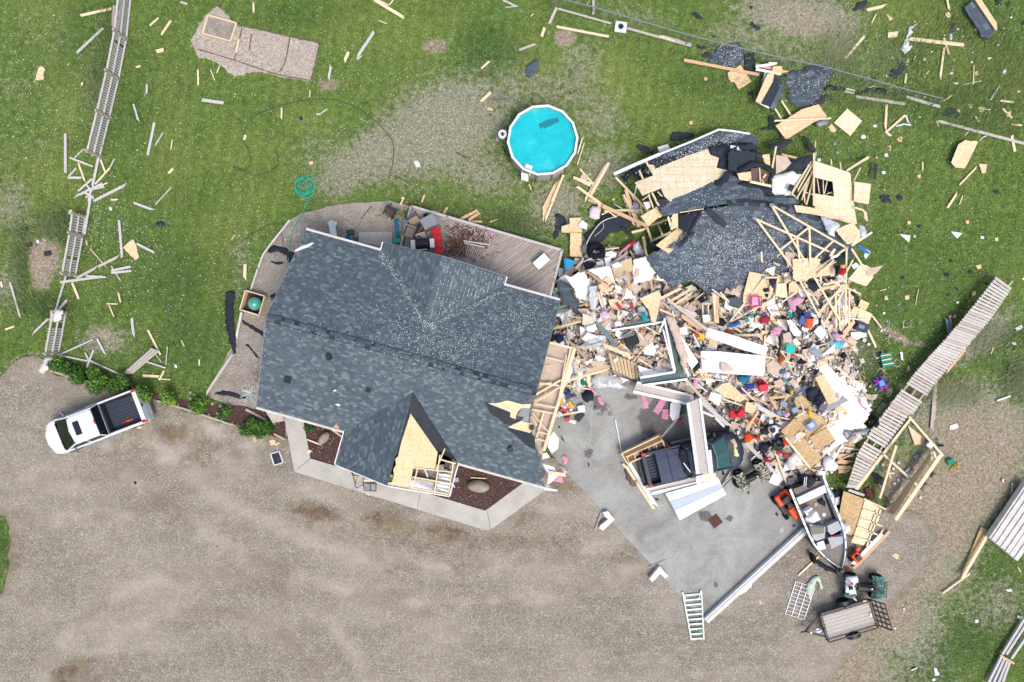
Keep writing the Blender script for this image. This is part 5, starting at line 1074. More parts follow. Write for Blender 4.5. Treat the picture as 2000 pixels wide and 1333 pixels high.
for k in range(8):t_=k/7;m.bar(W(780+120*t_,395+35*t_,.6),W(745+100*t_,490+50*t_,.56),.035,.03)
uQ(e,m.build('balusters','old_lumber'))
B([(820,270,822,345,.04,.58),(765,290,830,270,.04,.58),(940,340,945,400,.04,.58),(595,240,560,270,.04,.58)],'weathered_deck',.04,'thin loose stick on the littered deck','stick','stick')
pts=[]
fv,ff2=[],[]
for _ in range(800):
 x,y=rnd.gauss(760,110),rnd.gauss(370,75)
 if rnd.random()<.3:x,y=rnd.gauss(660,60),rnd.gauss(450,50)
 u,v=px(x,y)
 if not iQ(u,v,[(850,425),(990,460),(960,520),(880,510),(850,500)]):continue
 p=P(u,v,.51+rnd.random()*.05);a=rnd.uniform(0,6.28);L,w2=rnd.uniform(.04,.16),.012;dx,dy=math.cos(a),math.sin(a);b=len(fv)
 fv+=[p+VQ((-dx*L-dy*w2,-dy*L+dx*w2,0)),p+VQ((-dx*L+dy*w2,-dy*L-dx*w2,0)),p+VQ((dx*L+dy*w2,dy*L-dx*w2,.02)),p+VQ((dx*L-dy*w2,dy*L+dx*w2,.02))];ff2.append((b,b+1,b+2,b+3))
o=mesh('leaf_litter',fv,ff2,'rust_metal');tQ(o,'brown twigs and wood splinters strewn on the deck','litter',kind='stuff')
# deck furniture
def kQ(x,y,rot,label,colr,tip=0,mat='dyed_cloth',z=.5,name='patio_chair',fr='black_metal'):
 e=eQ(name,W(x,y,z),R(rot),label,'chair');e.rotation_euler=(tip,0,R(rot))
 for nm,bx in(('seat',(-.28,.28,-.28,.28,.36,.44)),('backrest',(-.28,.28,.24,.32,.44,.95))):
  m=MB();m.box(*bx,.03);o=m.build(nm,mat,e);o.color=C(colr)
 for sx in(-.26,.26):
  for sy in(-.26,.26):m=MB();m.bar((sx,sy,0),(sx,sy,.4),.03,.03,(0,1,0));m.build('leg',fr,e)
  m=MB();m.bar((sx*1.1,-.28,.62),(sx*1.1,.3,.64),.05,.03);m.build('armrest',fr,e)
 return e
kQ(165,130,-35,'brown wicker chair tipped on the gravel left of deck','5d5150',.5,z=0)
kQ(310,320,-20,'taupe patio chair at the left deck edge','9a8b84');kQ(345,235,-150,'tan slatted patio chair nearest the upper left deck corner','b09a83',.4);kQ(400,355,20,'light grey patio chair behind the barbecue','b9b0ac',.2)
kQ(370,300,60,'dark brown chair wedged between the patio chairs','6b5a52',.5)
tb=eQ('patio_table',W(462,240,.5),R(28),'grey rectangular patio table on the left of deck','table')
m=MB();m.box(-.42,.42,-.32,.32,.68,.74,.03);m.build('table_top','grey_metal',tb)
for sx in(-.36,.36):
 for sy in(-.26,.26):m=MB();m.bar((sx,sy,0),(sx,sy,.7),.04,.04,(0,1,0));m.build('leg','grey_metal',tb)
m=MB();m.bar((-.4,0,.3),(.4,0,.3),.5,.03);m.build('shelf','grey_metal',tb)
K([(400,165),(430,150),(465,175),(455,205),(410,215)],'black_cloth',.25,'black cover heaped beside the grey patio table','cover',dz=.55,res=.1)
g_=eQ('barbecue',W(412,420,.5),R(4),'gas barbecue with black lid and grey side shelves','barbecue')
m=MB();m.box(-.32,.32,-.28,.28,.15,.85,.03);m.build('cabinet','black_metal',g_)
m=MB();m.rings([[(sx,.28*math.cos(a),.86+.26*math.sin(a))for a in np.linspace(0,math.pi,9)]for sx in(-.33,.33)]);m.build('lid','black_metal',g_)
for sx in(-.62,.4):m=MB();m.box(sx,sx+.24,-.24,.24,.84,.88,.02);m.build('side_shelf','white_metal',g_)
m=MB();m.bar((-.25,-.33,.98),(.25,-.33,.98),.03,.03);m.build('handle','white_metal',g_)
e=eQ('lounger_cushion',W(512,375,.5),R(0),'bright red patio bench cushion beside the barbecue','cushion')
for k in range(4):
 q=[(465+8*k,272+55*k),(540+7*k,268+55*k),(547+7*k,320+55*k),(473+8*k,324+55*k)];p=[W(x,y,.95)for x,y in q];m=MB();m.prism([(v.x,v.y)for v in p],.8,.93);o=m.build('cushion_pad','red_plastic');uQ(e,o)
K([(915,290),(960,300),(990,320),(960,345),(940,330)],'dyed_cloth',.12,'pink cloth crumpled by the upper edge of deck','cloth',dz=.53,color='d58fae',res=.08)
tb=eQ('white_table',W(1360,553,.5),R(42),'white rectangular box table alone on the right deck','table')
m=MB();m.box(-.42,.42,-.25,.25,.35,.5,.02);m.build('table_top','white_paint',tb)
for sx in(-.38,.38):
 for sy in(-.2,.2):m=MB();m.bar((sx,sy,0),(sx,sy,.36),.04,.04,(0,1,0));m.build('leg','black_metal',tb)
m=MB();m.bar((.46,-.18,.3),(.46,.2,.3),.06,.05);m.build('side_rail','black_metal',tb)
B([(710,200,845,130,.15,.1),(770,210,860,150,.15,.14),(770,222,880,222,.12,.1),(565,162,600,105,.12,.08),(940,228,1018,200,.07,.06),(480,135,545,150,.12,.06),(390,65,415,0,.1,.05),(1308,262,1325,288,.05,.05)],'red_lumber',.1,'orange board on the grass above the deck','board','board')
for x,y,c,l in[(235,32,'eceef0','small white scrap left of the deck corner'),(265,65,'d8603a','small orange scrap left of the deck corner'),(335,65,'a85a50','dull red scrap left of the deck corner'),(655,135,'3c6ea8','tiny blue scrap on the grass above the deck')]:
 K([(x-16,y),(x,y-14),(x+16,y-4),(x+6,y+12)],'dyed_cloth',.06,l,'scrap',color=c,res=.06,rg=.01)
for a,b,c,r_,l in[((185,210),(195,350),'1d7ea6',.09,'blue plastic tube left of the deck railing'),((250,200),(245,290),'6fb9c4',.06,'light blue plastic rack by the deck railing'),((228,300),(222,360),'a9a640',.05,'yellow green plastic stick by the deck railing'),((165,222),(205,215),'25a2a8',.06,'teal plastic handle at the end of the blue tube')]:
 T([a,b],r_,'dyed_plastic',l,'plastic tube',color=c,z=.3,n=10)
BX(190,382,.42,.3,.3,8,'dyed_plastic',.1,'bright green plastic tub beside the deck corner','tub',color='25ab84',c=.08);BX(175,380,.16,.28,.32,4,'dyed_plastic',.1,'sky blue end of the plastic tub','tub',color='1ba5c2',c=.05)
zc(7)
K([(1140,340),(1180,330),(1200,370),(1150,375)],'dyed_cloth',.2,'blue bag at the roof edge by the gravel','bag',color='2f5f9a',res=.1);K([(1150,290),(1210,285),(1220,330),(1160,335)],'dull_hose',.15,'tangle of dark green hose by the roof edge','hose tangle',res=.08);K([(1205,340),(1250,340),(1250,385),(1210,385)],'brown_leather',.15,'brown bag beside the blue bag at the roof edge','bag',res=.1)
T([(1355,95),(1270,200)],.025,'dull_hose','straight dark green pole on the gravel bed','pole')
# ==== VEHICLES
simple('navy_vinyl','39455e',.6,5,.25)
def rrect(x0,x1,y,c,n=4,front=0.0,z=0):
 """rounded plan outline, counter clockwise, front bulged"""
 pts=[]
 for cx,cy,a0 in((x1-c,y-c,0),(x0+c,y-c,90),(x0+c,-y+c,180),(x1-c,-y+c,270)):
  for k in range(n+1):a=R(a0+90*k/n);pts.append((cx+c*math.cos(a),cy+c*math.sin(a),z))
 if front:pts=[(px_-front*(abs(py_)/y)**2.2 if px_>(x0+x1)/2 else px_,py_,z)for px_,py_,_ in pts]
 return pts
def pickup(loc,rz,paint,label,wreck=False):
 e=eQ('pickup_truck',loc,rz,label,'pickup truck')
 m=MB()
 def ring(z,ins,c=.28,fr=.32):return rrect(-2.72+ins*.3,2.78-ins*1.2,.96-ins,c,5,fr,z)
 m.rings([ring(.35,.06),ring(.5,.01),ring(.8,0),ring(1.0,.025),ring(1.06,.07)],True,True)
 m.build('body',paint,e,True)
 m=MB();
 hv=[]
 for i,x in enumerate((1.93,2.05,2.25,2.45,2.64,2.76)):
  wd=(.88,.875,.86,.83,.76,.64)[i];z=(1.16,1.16,1.15,1.13,1.08,1.0)[i]
  hv.append([(x-.22*(abs(s)**2.5)*(i/5),s*wd,z+(.03 if abs(abs(s)-.45)<.06 else 0)-(.07 if abs(s)==1 else 0))for s in(-1,-.75,-.45,-.2,0,.2,.45,.75,1)])
 m.rings(hv,False,False,False);m.build('hood',paint,e,True)
# cab greenhouse
 def cr(x0,x1,y,z):return[(x1,-y*.9,z),(x1+.1,0,z),(x1,y*.9,z),(x1-.2,y,z),(x0+.15,y,z),(x0,y*.96,z),(x0,-y*.96,z),(x0+.15,-y,z),(x1-.2,-y,z)]
 m=MB();m.rings([cr(-.55,1.94,.9,1.1),cr(-.42,1.02,.74,1.62)],True,True);m.build('window','glass_dark' if not wreck else 'glass_teal',e)
 m=MB();m.rings([cr(-.44,.98,.76,1.61),cr(-.4,.92,.7,1.68),cr(-.25,.75,.5,1.71)],True,True);m.build('cab_roof',paint,e,True)
 for s in(-1,1):
  m=MB()
  for xa,xb in((1.86,.96),(.45,.42),(-.5,-.4)):m.bar((xa,s*.89,1.04),(xb,s*.745,1.62),.07,.05,(0,s,.4))
  m.bar((-.5,s*.9,1.06),(1.9,s*.9,1.1),.06,.05,(0,s,.4))
  m.bar((-.42,s*.755,1.6),(.98,s*.755,1.6),.06,.05);m.build('pillar',paint,e)
 if not wreck:
  m=MB();m.box(.35,.7,-.38,.38,1.70,1.722,.04);m.build('sunroof','glass_dark',e)
  m=MB();m.box(-.46,-.4,-.12,.12,1.66,1.7);m.build('brake_lamp','red_plastic',e)
 m=MB();m.bar((1.92,-.7,1.17),(1.88,.72,1.18),.05,.03);m.build('wiper','black_metal',e)
# bed
 m=MB();m.box(-2.5,-.66,-.78,.78,.6,.66);
 for s in(-1,1):m.box(-2.5,-.66,s*.86-.06,s*.86+.06,.6,1.11)
 m.box(-.7,-.6,-.85,.85,.6,1.12);o=m.build('bed_liner','bed_plastic',e);m=MB()
 for k in range(9):y=-.7+k*.165;m.box(-2.45,-.75,y,y+.07,.66,.7)
 m.build('bed_ribs','navy_vinyl',e)
# cut the bed visually: lower body under the liner is hidden by a raised tub rim
 m=MB()
 for s in(-1,1):m.box(-2.6,-.55,s*.9-.045,s*.9+.045,1.0,1.13,.02)
 m.build('bed_rail',paint,e);m=MB();m.box(-2.72,-2.5,-.88,.88,.55,1.12,.03);m.build('tailgate',paint,e);m=MB();m.box(-2.745,-2.71,-.1,.1,.9,1.0);m.build('tailgate_handle','black_metal',e)
 m=MB();m.box(-2.93,-2.72,-.9,.9,.42,.62,.06);m.build('rear_bumper','grey_metal' if not wreck else 'black_metal',e)
 m=MB();m.box(2.5,2.74,-.74,.74,.4,.62,.06);m.build('front_bumper',paint,e)
 for s in(-1,1):
  m=MB();m.box(-2.7,-2.5,s*.87-.08,s*.87+.08,.85,1.15,.02);m.build('tail_light','red_plastic',e)
  m=MB();m.box(2.42,2.58,s*.68-.14,s*.68+.14,.72,.9,.03);m.build('headlight','white_metal',e)
  m=MB();m.bar((1.35,s*.93,1.15),(1.33,s*1.14,1.2),.09,.06);m.box(1.28,1.4,s*1.13-.05,s*1.13+.05,1.1,1.3,.02);m.build('mirror','grey_metal' if not wreck else 'black_metal',e)
  for x in(-1.72,1.85):
   m=MB();m.wheel((x,s*.84,.38),.38,.24);w2=m.build('tyre','rubber',e);m=MB();m.cyl((x,s*.84-.1 if s<0 else s*.84-.02,.38),.21,.12,16,'y');m.build('rim','grey_metal',w2)
  m=MB();m.bar((-.4,s*.97,.95),(.2,s*.97,.95),.03,.04);m.build('door_handle',paint,e)
  m=MB();m.bar((-.9,s*1.0,.42),(1.3,s*1.0,.42),.14,.05);m.build('running_board','grey_metal',e)
 return e
# make the bed an open tub: body outline is lowered behind the cab by a boolean-free trick: build body in two lengths
def fix_bed(e):
 b=[c for c in bpy.data.objects if c.parent==e and c.name.startswith('body')][0];me=b.data;bm=bmesh.new();bm.from_mesh(me)
 bmesh.ops.bisect_plane(bm,geom=bm.verts[:]+bm.edges[:]+bm.faces[:],plane_co=(-.6,0,0),plane_no=(1,0,0),clear_inner=False)
 for v in bm.verts:
  if v.co.x<-.61 and v.co.z>.95:v.co.z=.8;
 bmesh.ops.delete(bm,geom=[f for f in bm.faces if f.calc_center_median().x<-.6 and f.normal.z>.9 and f.calc_center_median().z>.6],context='FACES_ONLY')
 bm.to_mesh(me);bm.free()
e=pickup(W(0,0),0,'white_car_paint','white crew cab pickup with sunroof parked on the gravel drive');fix_bed(e)
p=P(187,826,.9);e.location=(p.x,p.y,.01);e.rotation_euler=(0,0,R(201))
zc(12);T([(750,610),(790,590),(835,575)],.05,'orange_plastic','crumpled orange strap lying in the white pickup bed','strap',z=.72,n=5);K([(770,590),(830,570),(835,585),(790,605),(755,610)],'orange_plastic',.06,'orange cloth scrap lying in the white pickup bed','cloth scrap',dz=.72,res=.07,rg=.01)
S([(860,640),(900,635),(905,655),(870,660)],'osb_orange',.03,'tiny tan scrap behind the white pickup wheel','scrap');BX(905,615,.25,.2,.05,10,'grey_metal',.02,'small grey plate on the gravel behind the pickup','plate')
K([(838,1090),(850,1083),(862,1092),(860,1108),(845,1110)],'black_cloth',.05,'single black lump on the gravel below the pickup','lump',res=.06,rg=.01)
# dark wrecked pickup
e=pickup(W(0,0),0,'navy_car_paint','dark blue wrecked pickup crushed under wall beams on the slab',True);fix_bed(e)
p=P(1353,896,.9);e.location=(p.x,p.y,.06);e.rotation_euler=(0,0,R(13.5));DT=e
bpy.context.view_layer.update()
m=MB();m.rings([[(-2.0,-.86,1.15),(-2.0,-.4,1.19),(-2.0,.4,1.19),(-2.0,.86,1.15)],[(-1.4,-.86,1.16),(-1.4,-.4,1.21),(-1.4,.4,1.21),(-1.4,.86,1.16)],[(-1.38,-.86,1.14),(-1.38,-.4,1.17),(-1.38,.4,1.17),(-1.38,.86,1.14)],[(-1.36,-.86,1.17),(-1.36,-.4,1.21),(-1.36,.4,1.21),(-1.36,.86,1.17)],[(-.6,-.8,1.2),(-.6,-.4,1.24),(-.6,.4,1.24),(-.6,.8,1.2)]],False,False,False)
m.build('tonneau_cover','navy_vinyl',e)
zc(24)
K([(830,320),(940,290),(1000,600),(880,590),(850,480),(820,400)],'black_cloth',.25,'glass-strewn black tarp over the rear cab of dark pickup','tarp',dz=1.45,res=.12,freq=3)
K([(1360,215),(1410,205),(1440,250),(1430,310),(1395,300)],'cardboard',.1,'tan rubble on the hood of the dark pickup','rubble',dz=1.2,res=.08);K([(1400,290),(1430,310),(1465,390),(1430,415),(1405,390)],'dyed_cloth',.08,'pale yellow insulation lump on the dark pickup hood','insulation',dz=1.22,color='e4dfa0',res=.08)
K([(1310,250),(1330,270),(1332,340),(1315,330)],'drywall',.08,'white scrap at the base of the dark pickup windshield','scrap',dz=1.2,res=.08)
K([(1235,195),(1280,190),(1300,240),(1270,235)],'dyed_cloth',.08,'cream crumbs above the dark pickup windshield','scrap',dz=1.2,color='d8cba0',res=.08)
# tyre and quad bike by the slab's top
def tyre(x,y,r,w,flat,label,z=0,tilt=0,rz=0):
 m=MB();m.wheel((0,0,0),r,w);Rm=Matrix.Rotation(R(90 if flat else tilt),4,'X')
 o=m.build('tyre','rubber',smooth=True,M=Matrix.Translation(W(x,y,zb(x,y,z)+(w/2 if flat else r)))@Matrix.Rotation(R(rz),4,'Z')@Rm);return tQ(o,label,'tyre')
def atv(loc,rz,bodyc,label,camo=True,tilt=0):
 e=eQ('quad_bike',loc,rz,label,'quad bike');e.rotation_euler=(tilt,0,rz)
 for x in(-.62,.62):
  for s in(-1,1):m=MB();m.wheel((x,s*.44,.3),.3,.24,14);w_=m.build('wheel','rubber',e,True);m=MB();m.cyl((x,s*.44-.06,.3),.15,.12,10,'y');m.build('rim','grey_metal',w_)
 for x0,x1 in((-.98,-.38),(.34,.98)):
  m=MB();n_=12;m.rings([[(x0+(x1-x0)*t_,s_*.58 if False else s_,z)for t_,s_,z in[(tt,yy,zz)for tt,yy,zz in pr]]for pr in([[(0,-.56,.5),(.3,-.56,.66),(.7,-.56,.66),(1,-.5,.5)],[(0,-.2,.6),(.3,-.2,.78),(.7,-.2,.78),(1,-.2,.62)],[(0,.2,.6),(.3,.2,.78),(.7,.2,.78),(1,.2,.62)],[(0,.56,.5),(.3,.56,.66),(.7,.56,.66),(1,.5,.5)]])],False,False,False)
  m.build('mudguard',bodyc,e,True)
  m=MB()
  for k in range(6):m.bar((x0+.06,-.36+k*.145,.84),(x1-.06,-.36+k*.145,.84),.022,.02)
  m.bar((x0+.05,-.4,.84),(x0+.05,.4,.84),.025,.025);m.bar((x1-.05,-.4,.84),(x1-.05,.4,.84),.025,.025)
  for k in(-.3,.3):m.bar((x0+.1,k,.6),(x0+.1,k,.84),.02,.02);m.bar((x1-.1,k,.6),(x1-.1,k,.84),.02,.02)
  m.build('rack','black_metal',e)
 m=MB();m.rings([[(x,y*w_,z+dz)for y,dz in((-1,-.12),(-.6,0),(.6,0),(1,-.12))]for x,w_,z in((-.45,.2,.82),(-.1,.19,.86),(.2,.12,.84),(.3,.1,.88))],False,False,False);m.build('seat','black_metal',e,True)
 m=MB();m.box(-.4,.5,-.16,.16,.35,.74,.05);m.build('engine','black_metal',e)
 m=MB();m.tube([(.22,-.38,1.0),(.34,-.1,1.0),(.34,.1,1.0),(.22,.38,1.0)],.02);m.tube([(.34,0,.8),(.34,0,1.0)],.03);m.build('handlebar','black_metal',e);m=MB();m.cyl((.2,0,.86),.04,.03,10);m.build('fuel_cap','white_metal',e)
 return e
t=NT('camo_paint');n_=t.noise(t.coord(),5,2,.5);t.col(t.ramp(n_,[(0,C('2f453a')),(.42,C('2b3026')),(.45,C('c9c3ac')),(.55,C('b7b39a')),(.6,C('57604a'))],'CONSTANT'));t.b.inputs['Roughness'].default_value=.5;MATS['camo_paint']=t.m
t=NT('camo_green');n_=t.noise(t.coord(),6,2,.5);t.col(t.ramp(n_,[(0,C('3c625c')),(.45,C('55847c')),(.55,C('7aa8a0')),(.65,C('2a403b'))],'CONSTANT'));MATS['camo_green']=t.m
zc(27);p=W(1375,430,.4);atv((p.x,p.y,.012),R(-3),'camo_green','dark green camouflage quad bike beside the utility trailer').scale=(1.12,1.12,1)
K([(1150,315),(1290,300),(1310,380),(1250,430),(1290,550),(1150,520)],'white_paint',.15,'white crumpled load on the rear rack of the green quad','load',dz=.85,res=.1);BX(1228,405,.16,.16,.08,20,'red_plastic',1.1,'round red cap on the white load of the green quad','cap',c=.06);BX(1212,458,.22,.2,.1,10,'black_metal',1.08,'black box on the white load of the green quad','box')
zc(24);e=atv((0,0,0),R(12),'camo_paint','tan camouflage quad bike half buried at the debris edge',tilt=.25);p=P(1468,925,.5);e.location=(p.x,p.y,.1);e.rotation_euler=(.2,-.1,R(30));e.scale=(.95,.95,.95)
tyre(1468,672,.36,.24,True,'black tyre lying on the slab beside the tan quad bike',.05)
zc(23);tyre(1480,700,.4,.28,False,'big black tyre at the top of the slat fence by debris',0,35,60)
# ----- boat on its trailer
zc(25)
A=W(535,352,1.2);Bw=W(900,1270,1.2);ax=(Bw-A);BL=ax.length;ang=math.atan2(ax.y,ax.x)
boat=eQ('fishing_boat',(A.x,A.y,0),ang,'white and black open fishing boat pointing down the photo','boat')
def hw(t):return(1.0*(1-.06*t)if t<.5 else 1.0*(.97-((t-.5)/.5)**2.3*.95))
T_=[0,.15,.3,.45,.55,.65,.74,.82,.89,.95,1.0]
simple('hull_black','20242c',.35,3,.2,spec=.5);simple('boat_carpet','8a817c',.95,14,.25);simple('boat_grey','b0b3b8',.6,5,.12)
def side(s,z,k,up=0):return[VQ((t*BL,s*hw(t)*k,z+up*t*t))for t in T_]
m=MB();prof=[(.05,.62),(.55,.5),(.92,.85),(1.0,1.12)]
for s in(1,-1):m.rings([[(p.x,p.y,p.z)for p in side(s,z,k,.18)]for k,z in prof],False,False,False)
m.rings([[(0,s*k,z)for k,z in prof]for s in(1,-1)],False,False,False);m.build('hull','hull_black',boat,True)
m=MB()
for s in(1,-1):
 o_,i_=side(s,1.13,1.03,.18),side(s,1.13,.9,.18);o2,i2=side(s,1.17,1.02,.18),side(s,1.17,.91,.18)
 m.rings([[tuple(p)for p in o_],[tuple(p)for p in o2],[tuple(p)for p in i2],[tuple(p)for p in i_]],False,False,False)
m.build('gunwale','white_metal',boat)
for s in(1,-1):
 for k in range(8):t_=.12+k*.1;m=MB();a=VQ((t_*BL,s*hw(t_)*.965,1.18+.18*t_*t_));b=VQ(((t_+.025)*BL,s*hw(t_+.025)*.965,1.185+.18*t_*t_));m.bar(a,b,.035,.02);m.build('cleat','hull_black',boat)
m=MB()
for s in(1,-1):m.rings([[tuple(p)for p in side(s,1.13,.9,.18)],[tuple(p)for p in side(s,.72,.86)]],False,False,False)
m.build('inner_side','boat_grey',boat);
fl_=side(1,.72,.86)+side(-1,.72,.86)[::-1];m=MB();m.add(fl_,[tuple(range(len(fl_)))[::-1]]);m.build('floor','boat_carpet',boat)
bd=[VQ((t*BL,s*hw(t)*.88,1.02+.1*t))for s,ts in((1,(.72,.82,.89,.95,.99)),(-1,(.99,.95,.89,.82,.72)))for t in ts]
m=MB();m.add(bd,[tuple(range(len(bd)))[::-1]]);m.add([bd[0],bd[-1],bd[-1]-VQ((0,0,.3)),bd[0]-VQ((0,0,.3))],[(0,1,2,3)]);m.build('bow_deck','boat_carpet',boat)
bpy.context.view_layer.update()
def inb(name,pts,z,t,mat):
 q=[W(x,y,z)for x,y in pts];o=bQ(name,q,t,mat);o.parent=boat;o.matrix_parent_inverse=boat.matrix_world.inverted();return o
inb('bench_seat',[(420,520),(725,375),(748,455),(455,590)],1.05,.3,'white_paint');inb('rear_deck',[(385,420),(600,340),(700,330),(725,372),(425,515)],.85,.1,'boat_carpet')
inb('console',[(560,800),(620,820),(735,830),(728,950),(640,985),(600,970)],1.15,.4,'boat_grey');inb('console_glass',[(575,825),(725,838),(715,900),(600,915)],1.2,.04,'glass_dark')
inb('console',[(755,820),(870,765),(915,855),(800,920),(762,880)],1.15,.4,'boat_grey');inb('hatch',[(640,1005),(715,980),(740,1065),(660,1090)],1.12,.05,'white_paint');inb('bow_hatch',[(760,950),(930,900),(925,1010),(800,1070)],1.13,.03,'boat_grey')
inb('side_locker',[(750,490),(800,480),(860,630),(810,600)],.95,.2,'boat_grey');inb('rod_locker',[(860,660),(890,720),(905,780),(860,770)],.95,.2,'boat_grey')
for x,y,rz in((515,640,-60),(575,680,-40)):
 c_=W(x,y,.75);m=MB();m.cyl((0,0,0),.05,.3,10);m.box(-.2,.2,-.2,.2,.3,.4,.06);m.box(-.22,-.12,-.2,.2,.35,.75,.04);o=m.build('helm_seat','white_paint',M=Matrix.Translation(c_)@Matrix.Rotation(R(rz),4,'Z'));o.parent=boat;o.matrix_parent_inverse=boat.matrix_world.inverted()
m=MB();m.cyl((0,0,0),.1,.02,16);o=m.build('floor_socket','white_metal',M=Matrix.Translation(W(718,697,.73)));o.parent=boat;o.matrix_parent_inverse=boat.matrix_world.inverted()
m=MB();m.box(-.45,-.02,-.2,.2,.5,1.45,.1);m.build('outboard_motor','black_metal',boat);m=MB();m.tube([(.0,0,.9),(-.3,0,.4),(-.35,0,.1)],.07);m.build('motor_leg','black_metal',boat)
K([(505,740),(560,700),(600,690),(660,700),(685,745),(640,770),(590,800),(540,800)],'white_paint',.2,'white cloth heap lying on the boat floor','cloth heap',dz=.85,res=.12);K([(610,570),(640,565),(650,600),(620,610)],'cardboard',.04,'small tan scrap on the boat floor','scrap',dz=.76,res=.08);K([(640,540),(700,510),(735,560),(725,610),(690,590)],'black_cloth',.2,'dark clothes lying on the boat floor','clothes',dz=.76,res=.1)
K([(500,280),(560,270),(625,310),(620,360),(560,410),(500,380)],'black_cloth',.3,'black striped bag on the boat transom','bag',dz=1.1,res=.1);B([(510,290,500,385,.03,1.5,'white_paint'),(530,285,520,390,.03,1.5,'white_paint')][:2],'white_paint',.03,'white stripe cord over the transom bag','cord','cord',t=.02)
BX(810,940,.22,.08,.05,5,'orange_plastic',1.2,'orange throttle light bar lying across the boat bow','lamp bar');T([(740,945),(800,940),(920,925)],.03,'dyed_plastic','blue violet tube lying across the boat bow','tube',color='4a4a8a',z=1.2)
# boat trailer
bt=eQ('boat_trailer',(A.x,A.y,0),ang,'black trailer carrying the fishing boat','trailer')
m=MB()
for s in(-1,1):m.bar((.1,s*.75,.42),(3.6,s*.75,.42),.09,.1);m.bar((3.6,s*.75,.42),(5.3,0,.45),.09,.1)
m.bar((1.2,-.95,.35),(1.2,.95,.35),.1,.08);m.bar((.4,-.75,.44),(.4,.75,.44),.08,.08);m.bar((5.2,0,.45),(5.75,0,.45),.1,.1);m.build('chassis','black_metal',bt)
for s in(-1,1):
 m=MB();m.wheel((1.3,s*1.12,.33),.33,.2);w_=m.build('wheel','rubber',bt,True);m=MB();m.cyl((1.3,s*1.12-.08,.33),.19,.16,14,'y');m.build('rim','white_metal',w_)
 m=MB();m.rings([[(1.3+.42*math.cos(a),s*1.12+q*.13,.36+.42*math.sin(a))for a in np.linspace(0,math.pi,9)]for q in(-1,1)],False,False,False);m.build('mudguard','boat_grey',bt,True)
m=MB();m.bar((5.0,-.1,.5),(5.2,-.1,1.1),.08,.08);m.bar((5.1,0,1.0),(5.15,0,1.2),.2,.2);m.build('winch','hull_black',bt)
m=MB();m.wheel((4.3,-.95,.3),.3,.18);o=m.build('spare_wheel','rubber',bt,True)
K([(610,1190),(640,1180),(720,1230),(860,1290),(900,1310),(870,1333),(740,1310),(660,1260)],'black_cloth',.25,'muddy black tarp under the boat bow','tarp',res=.12)
# red lawn tractor
lt=eQ('lawn_tractor',W(290,560,0),R(-54),'red lawn tractor jammed against the left side of boat','lawn tractor')
m=MB();m.box(.15,.85,-.25,.25,.35,.78,.1);m.build('hood','orange_plastic',lt);m=MB();m.box(-.75,-.1,-.45,.45,.4,.58,.1);m.build('rear_fender','orange_plastic',lt)
m=MB();m.box(-.5,-.12,-.22,.22,.6,.7,.05);m.box(-.55,-.45,-.22,.22,.65,.95,.04);m.build('seat','black_metal',lt);m=MB();m.box(-.3,.7,-.5,.5,.15,.28,.1);m.build('mower_deck','black_metal',lt)
m=MB();m.tube([(.1+.15*math.cos(a),.15*math.sin(a),.9)for a in np.linspace(0,6.28,14)],.015);m.bar((.15,0,.7),(.1,0,.9),.03,.03,(0,1,0));m.build('steering_wheel','black_metal',lt)
for x,r_ in((-.5,.27),(.62,.18)):
 for s in(-1,1):m=MB();m.wheel((x,s*.45,r_),r_,.2,14);w_=m.build('wheel','rubber',lt,True);m=MB();m.cyl((x,s*.45-.05,r_),r_*.5,.1,10,'y');m.build('rim','white_metal',w_)
sn=eQ('garden_tiller',W(1030,1130,0),R(-50),'orange red garden machine on the right of boat bow','garden machine')
m=MB();m.box(-.28,.28,-.22,.22,.2,.55,.08);m.build('housing','orange_plastic',sn);m=MB();m.box(-.15,.15,-.12,.12,.55,.68,.04);m.build('engine','black_metal',sn)
m=MB();m.tube([(-.25,-.18,.5),(-.6,-.2,.75),(-.8,-.1,.8),(-.8,.1,.8),(-.6,.2,.75),(-.25,.18,.5)],.018);m.build('handle','black_metal',sn);
for s in(-1,1):m=MB();m.wheel((0,s*.3,.16),.16,.1,12);m.build('wheel','rubber',sn)
K([(935,1260),(985,1255),(990,1290),(945,1295)],'red_plastic',.1,'small dark red part on the ground below boat bow','machine part',res=.08);BX(1085,1075,.3,.2,.1,45,'orange_plastic',.2,'orange cover beside the garden machine','cover')
# ----- utility trailer
zc(27)
tr=eQ('utility_trailer',W(1110,820,0),R(16.5),'black utility trailer with grey wooden deck and raised ramp','trailer')
TL,TW=2.8,1.46
m=MB()
for k in range(7):y=-TW/2+.05+k*(TW-.1)/7;m.box(-TL/2,TL/2,y,y+(TW-.1)/7-.012,.5,.54)
m.build('deck_planks','weathered_deck',tr)
m=MB()
for s in(-1,1):m.bar((-TL/2-.05,s*TW/2,.5),(TL/2+.05,s*TW/2,.5),.07,.1);m.bar((-TL/2,s*(TW/2+.02),.82),(TL/2,s*(TW/2+.02),.82),.06,.05);[m.bar((x,s*(TW/2+.02),.5),(x,s*(TW/2+.02),.82),.05,.05)for x in(-TL/2,0,TL/2)]
for s in(-1,1):m.bar((s*TL/2,-TW/2,.5),(s*TL/2,TW/2,.5),.07,.1)
m.bar((-TL/2,-TW/2,.82),(-TL/2,TW/2,.82),.05,.05);m.build('frame','black_metal',tr)
m=MB()
for s in(-1,1):m.bar((-TL/2,s*.6,.45),(-TL/2-1.0,0,.45),.08,.08)
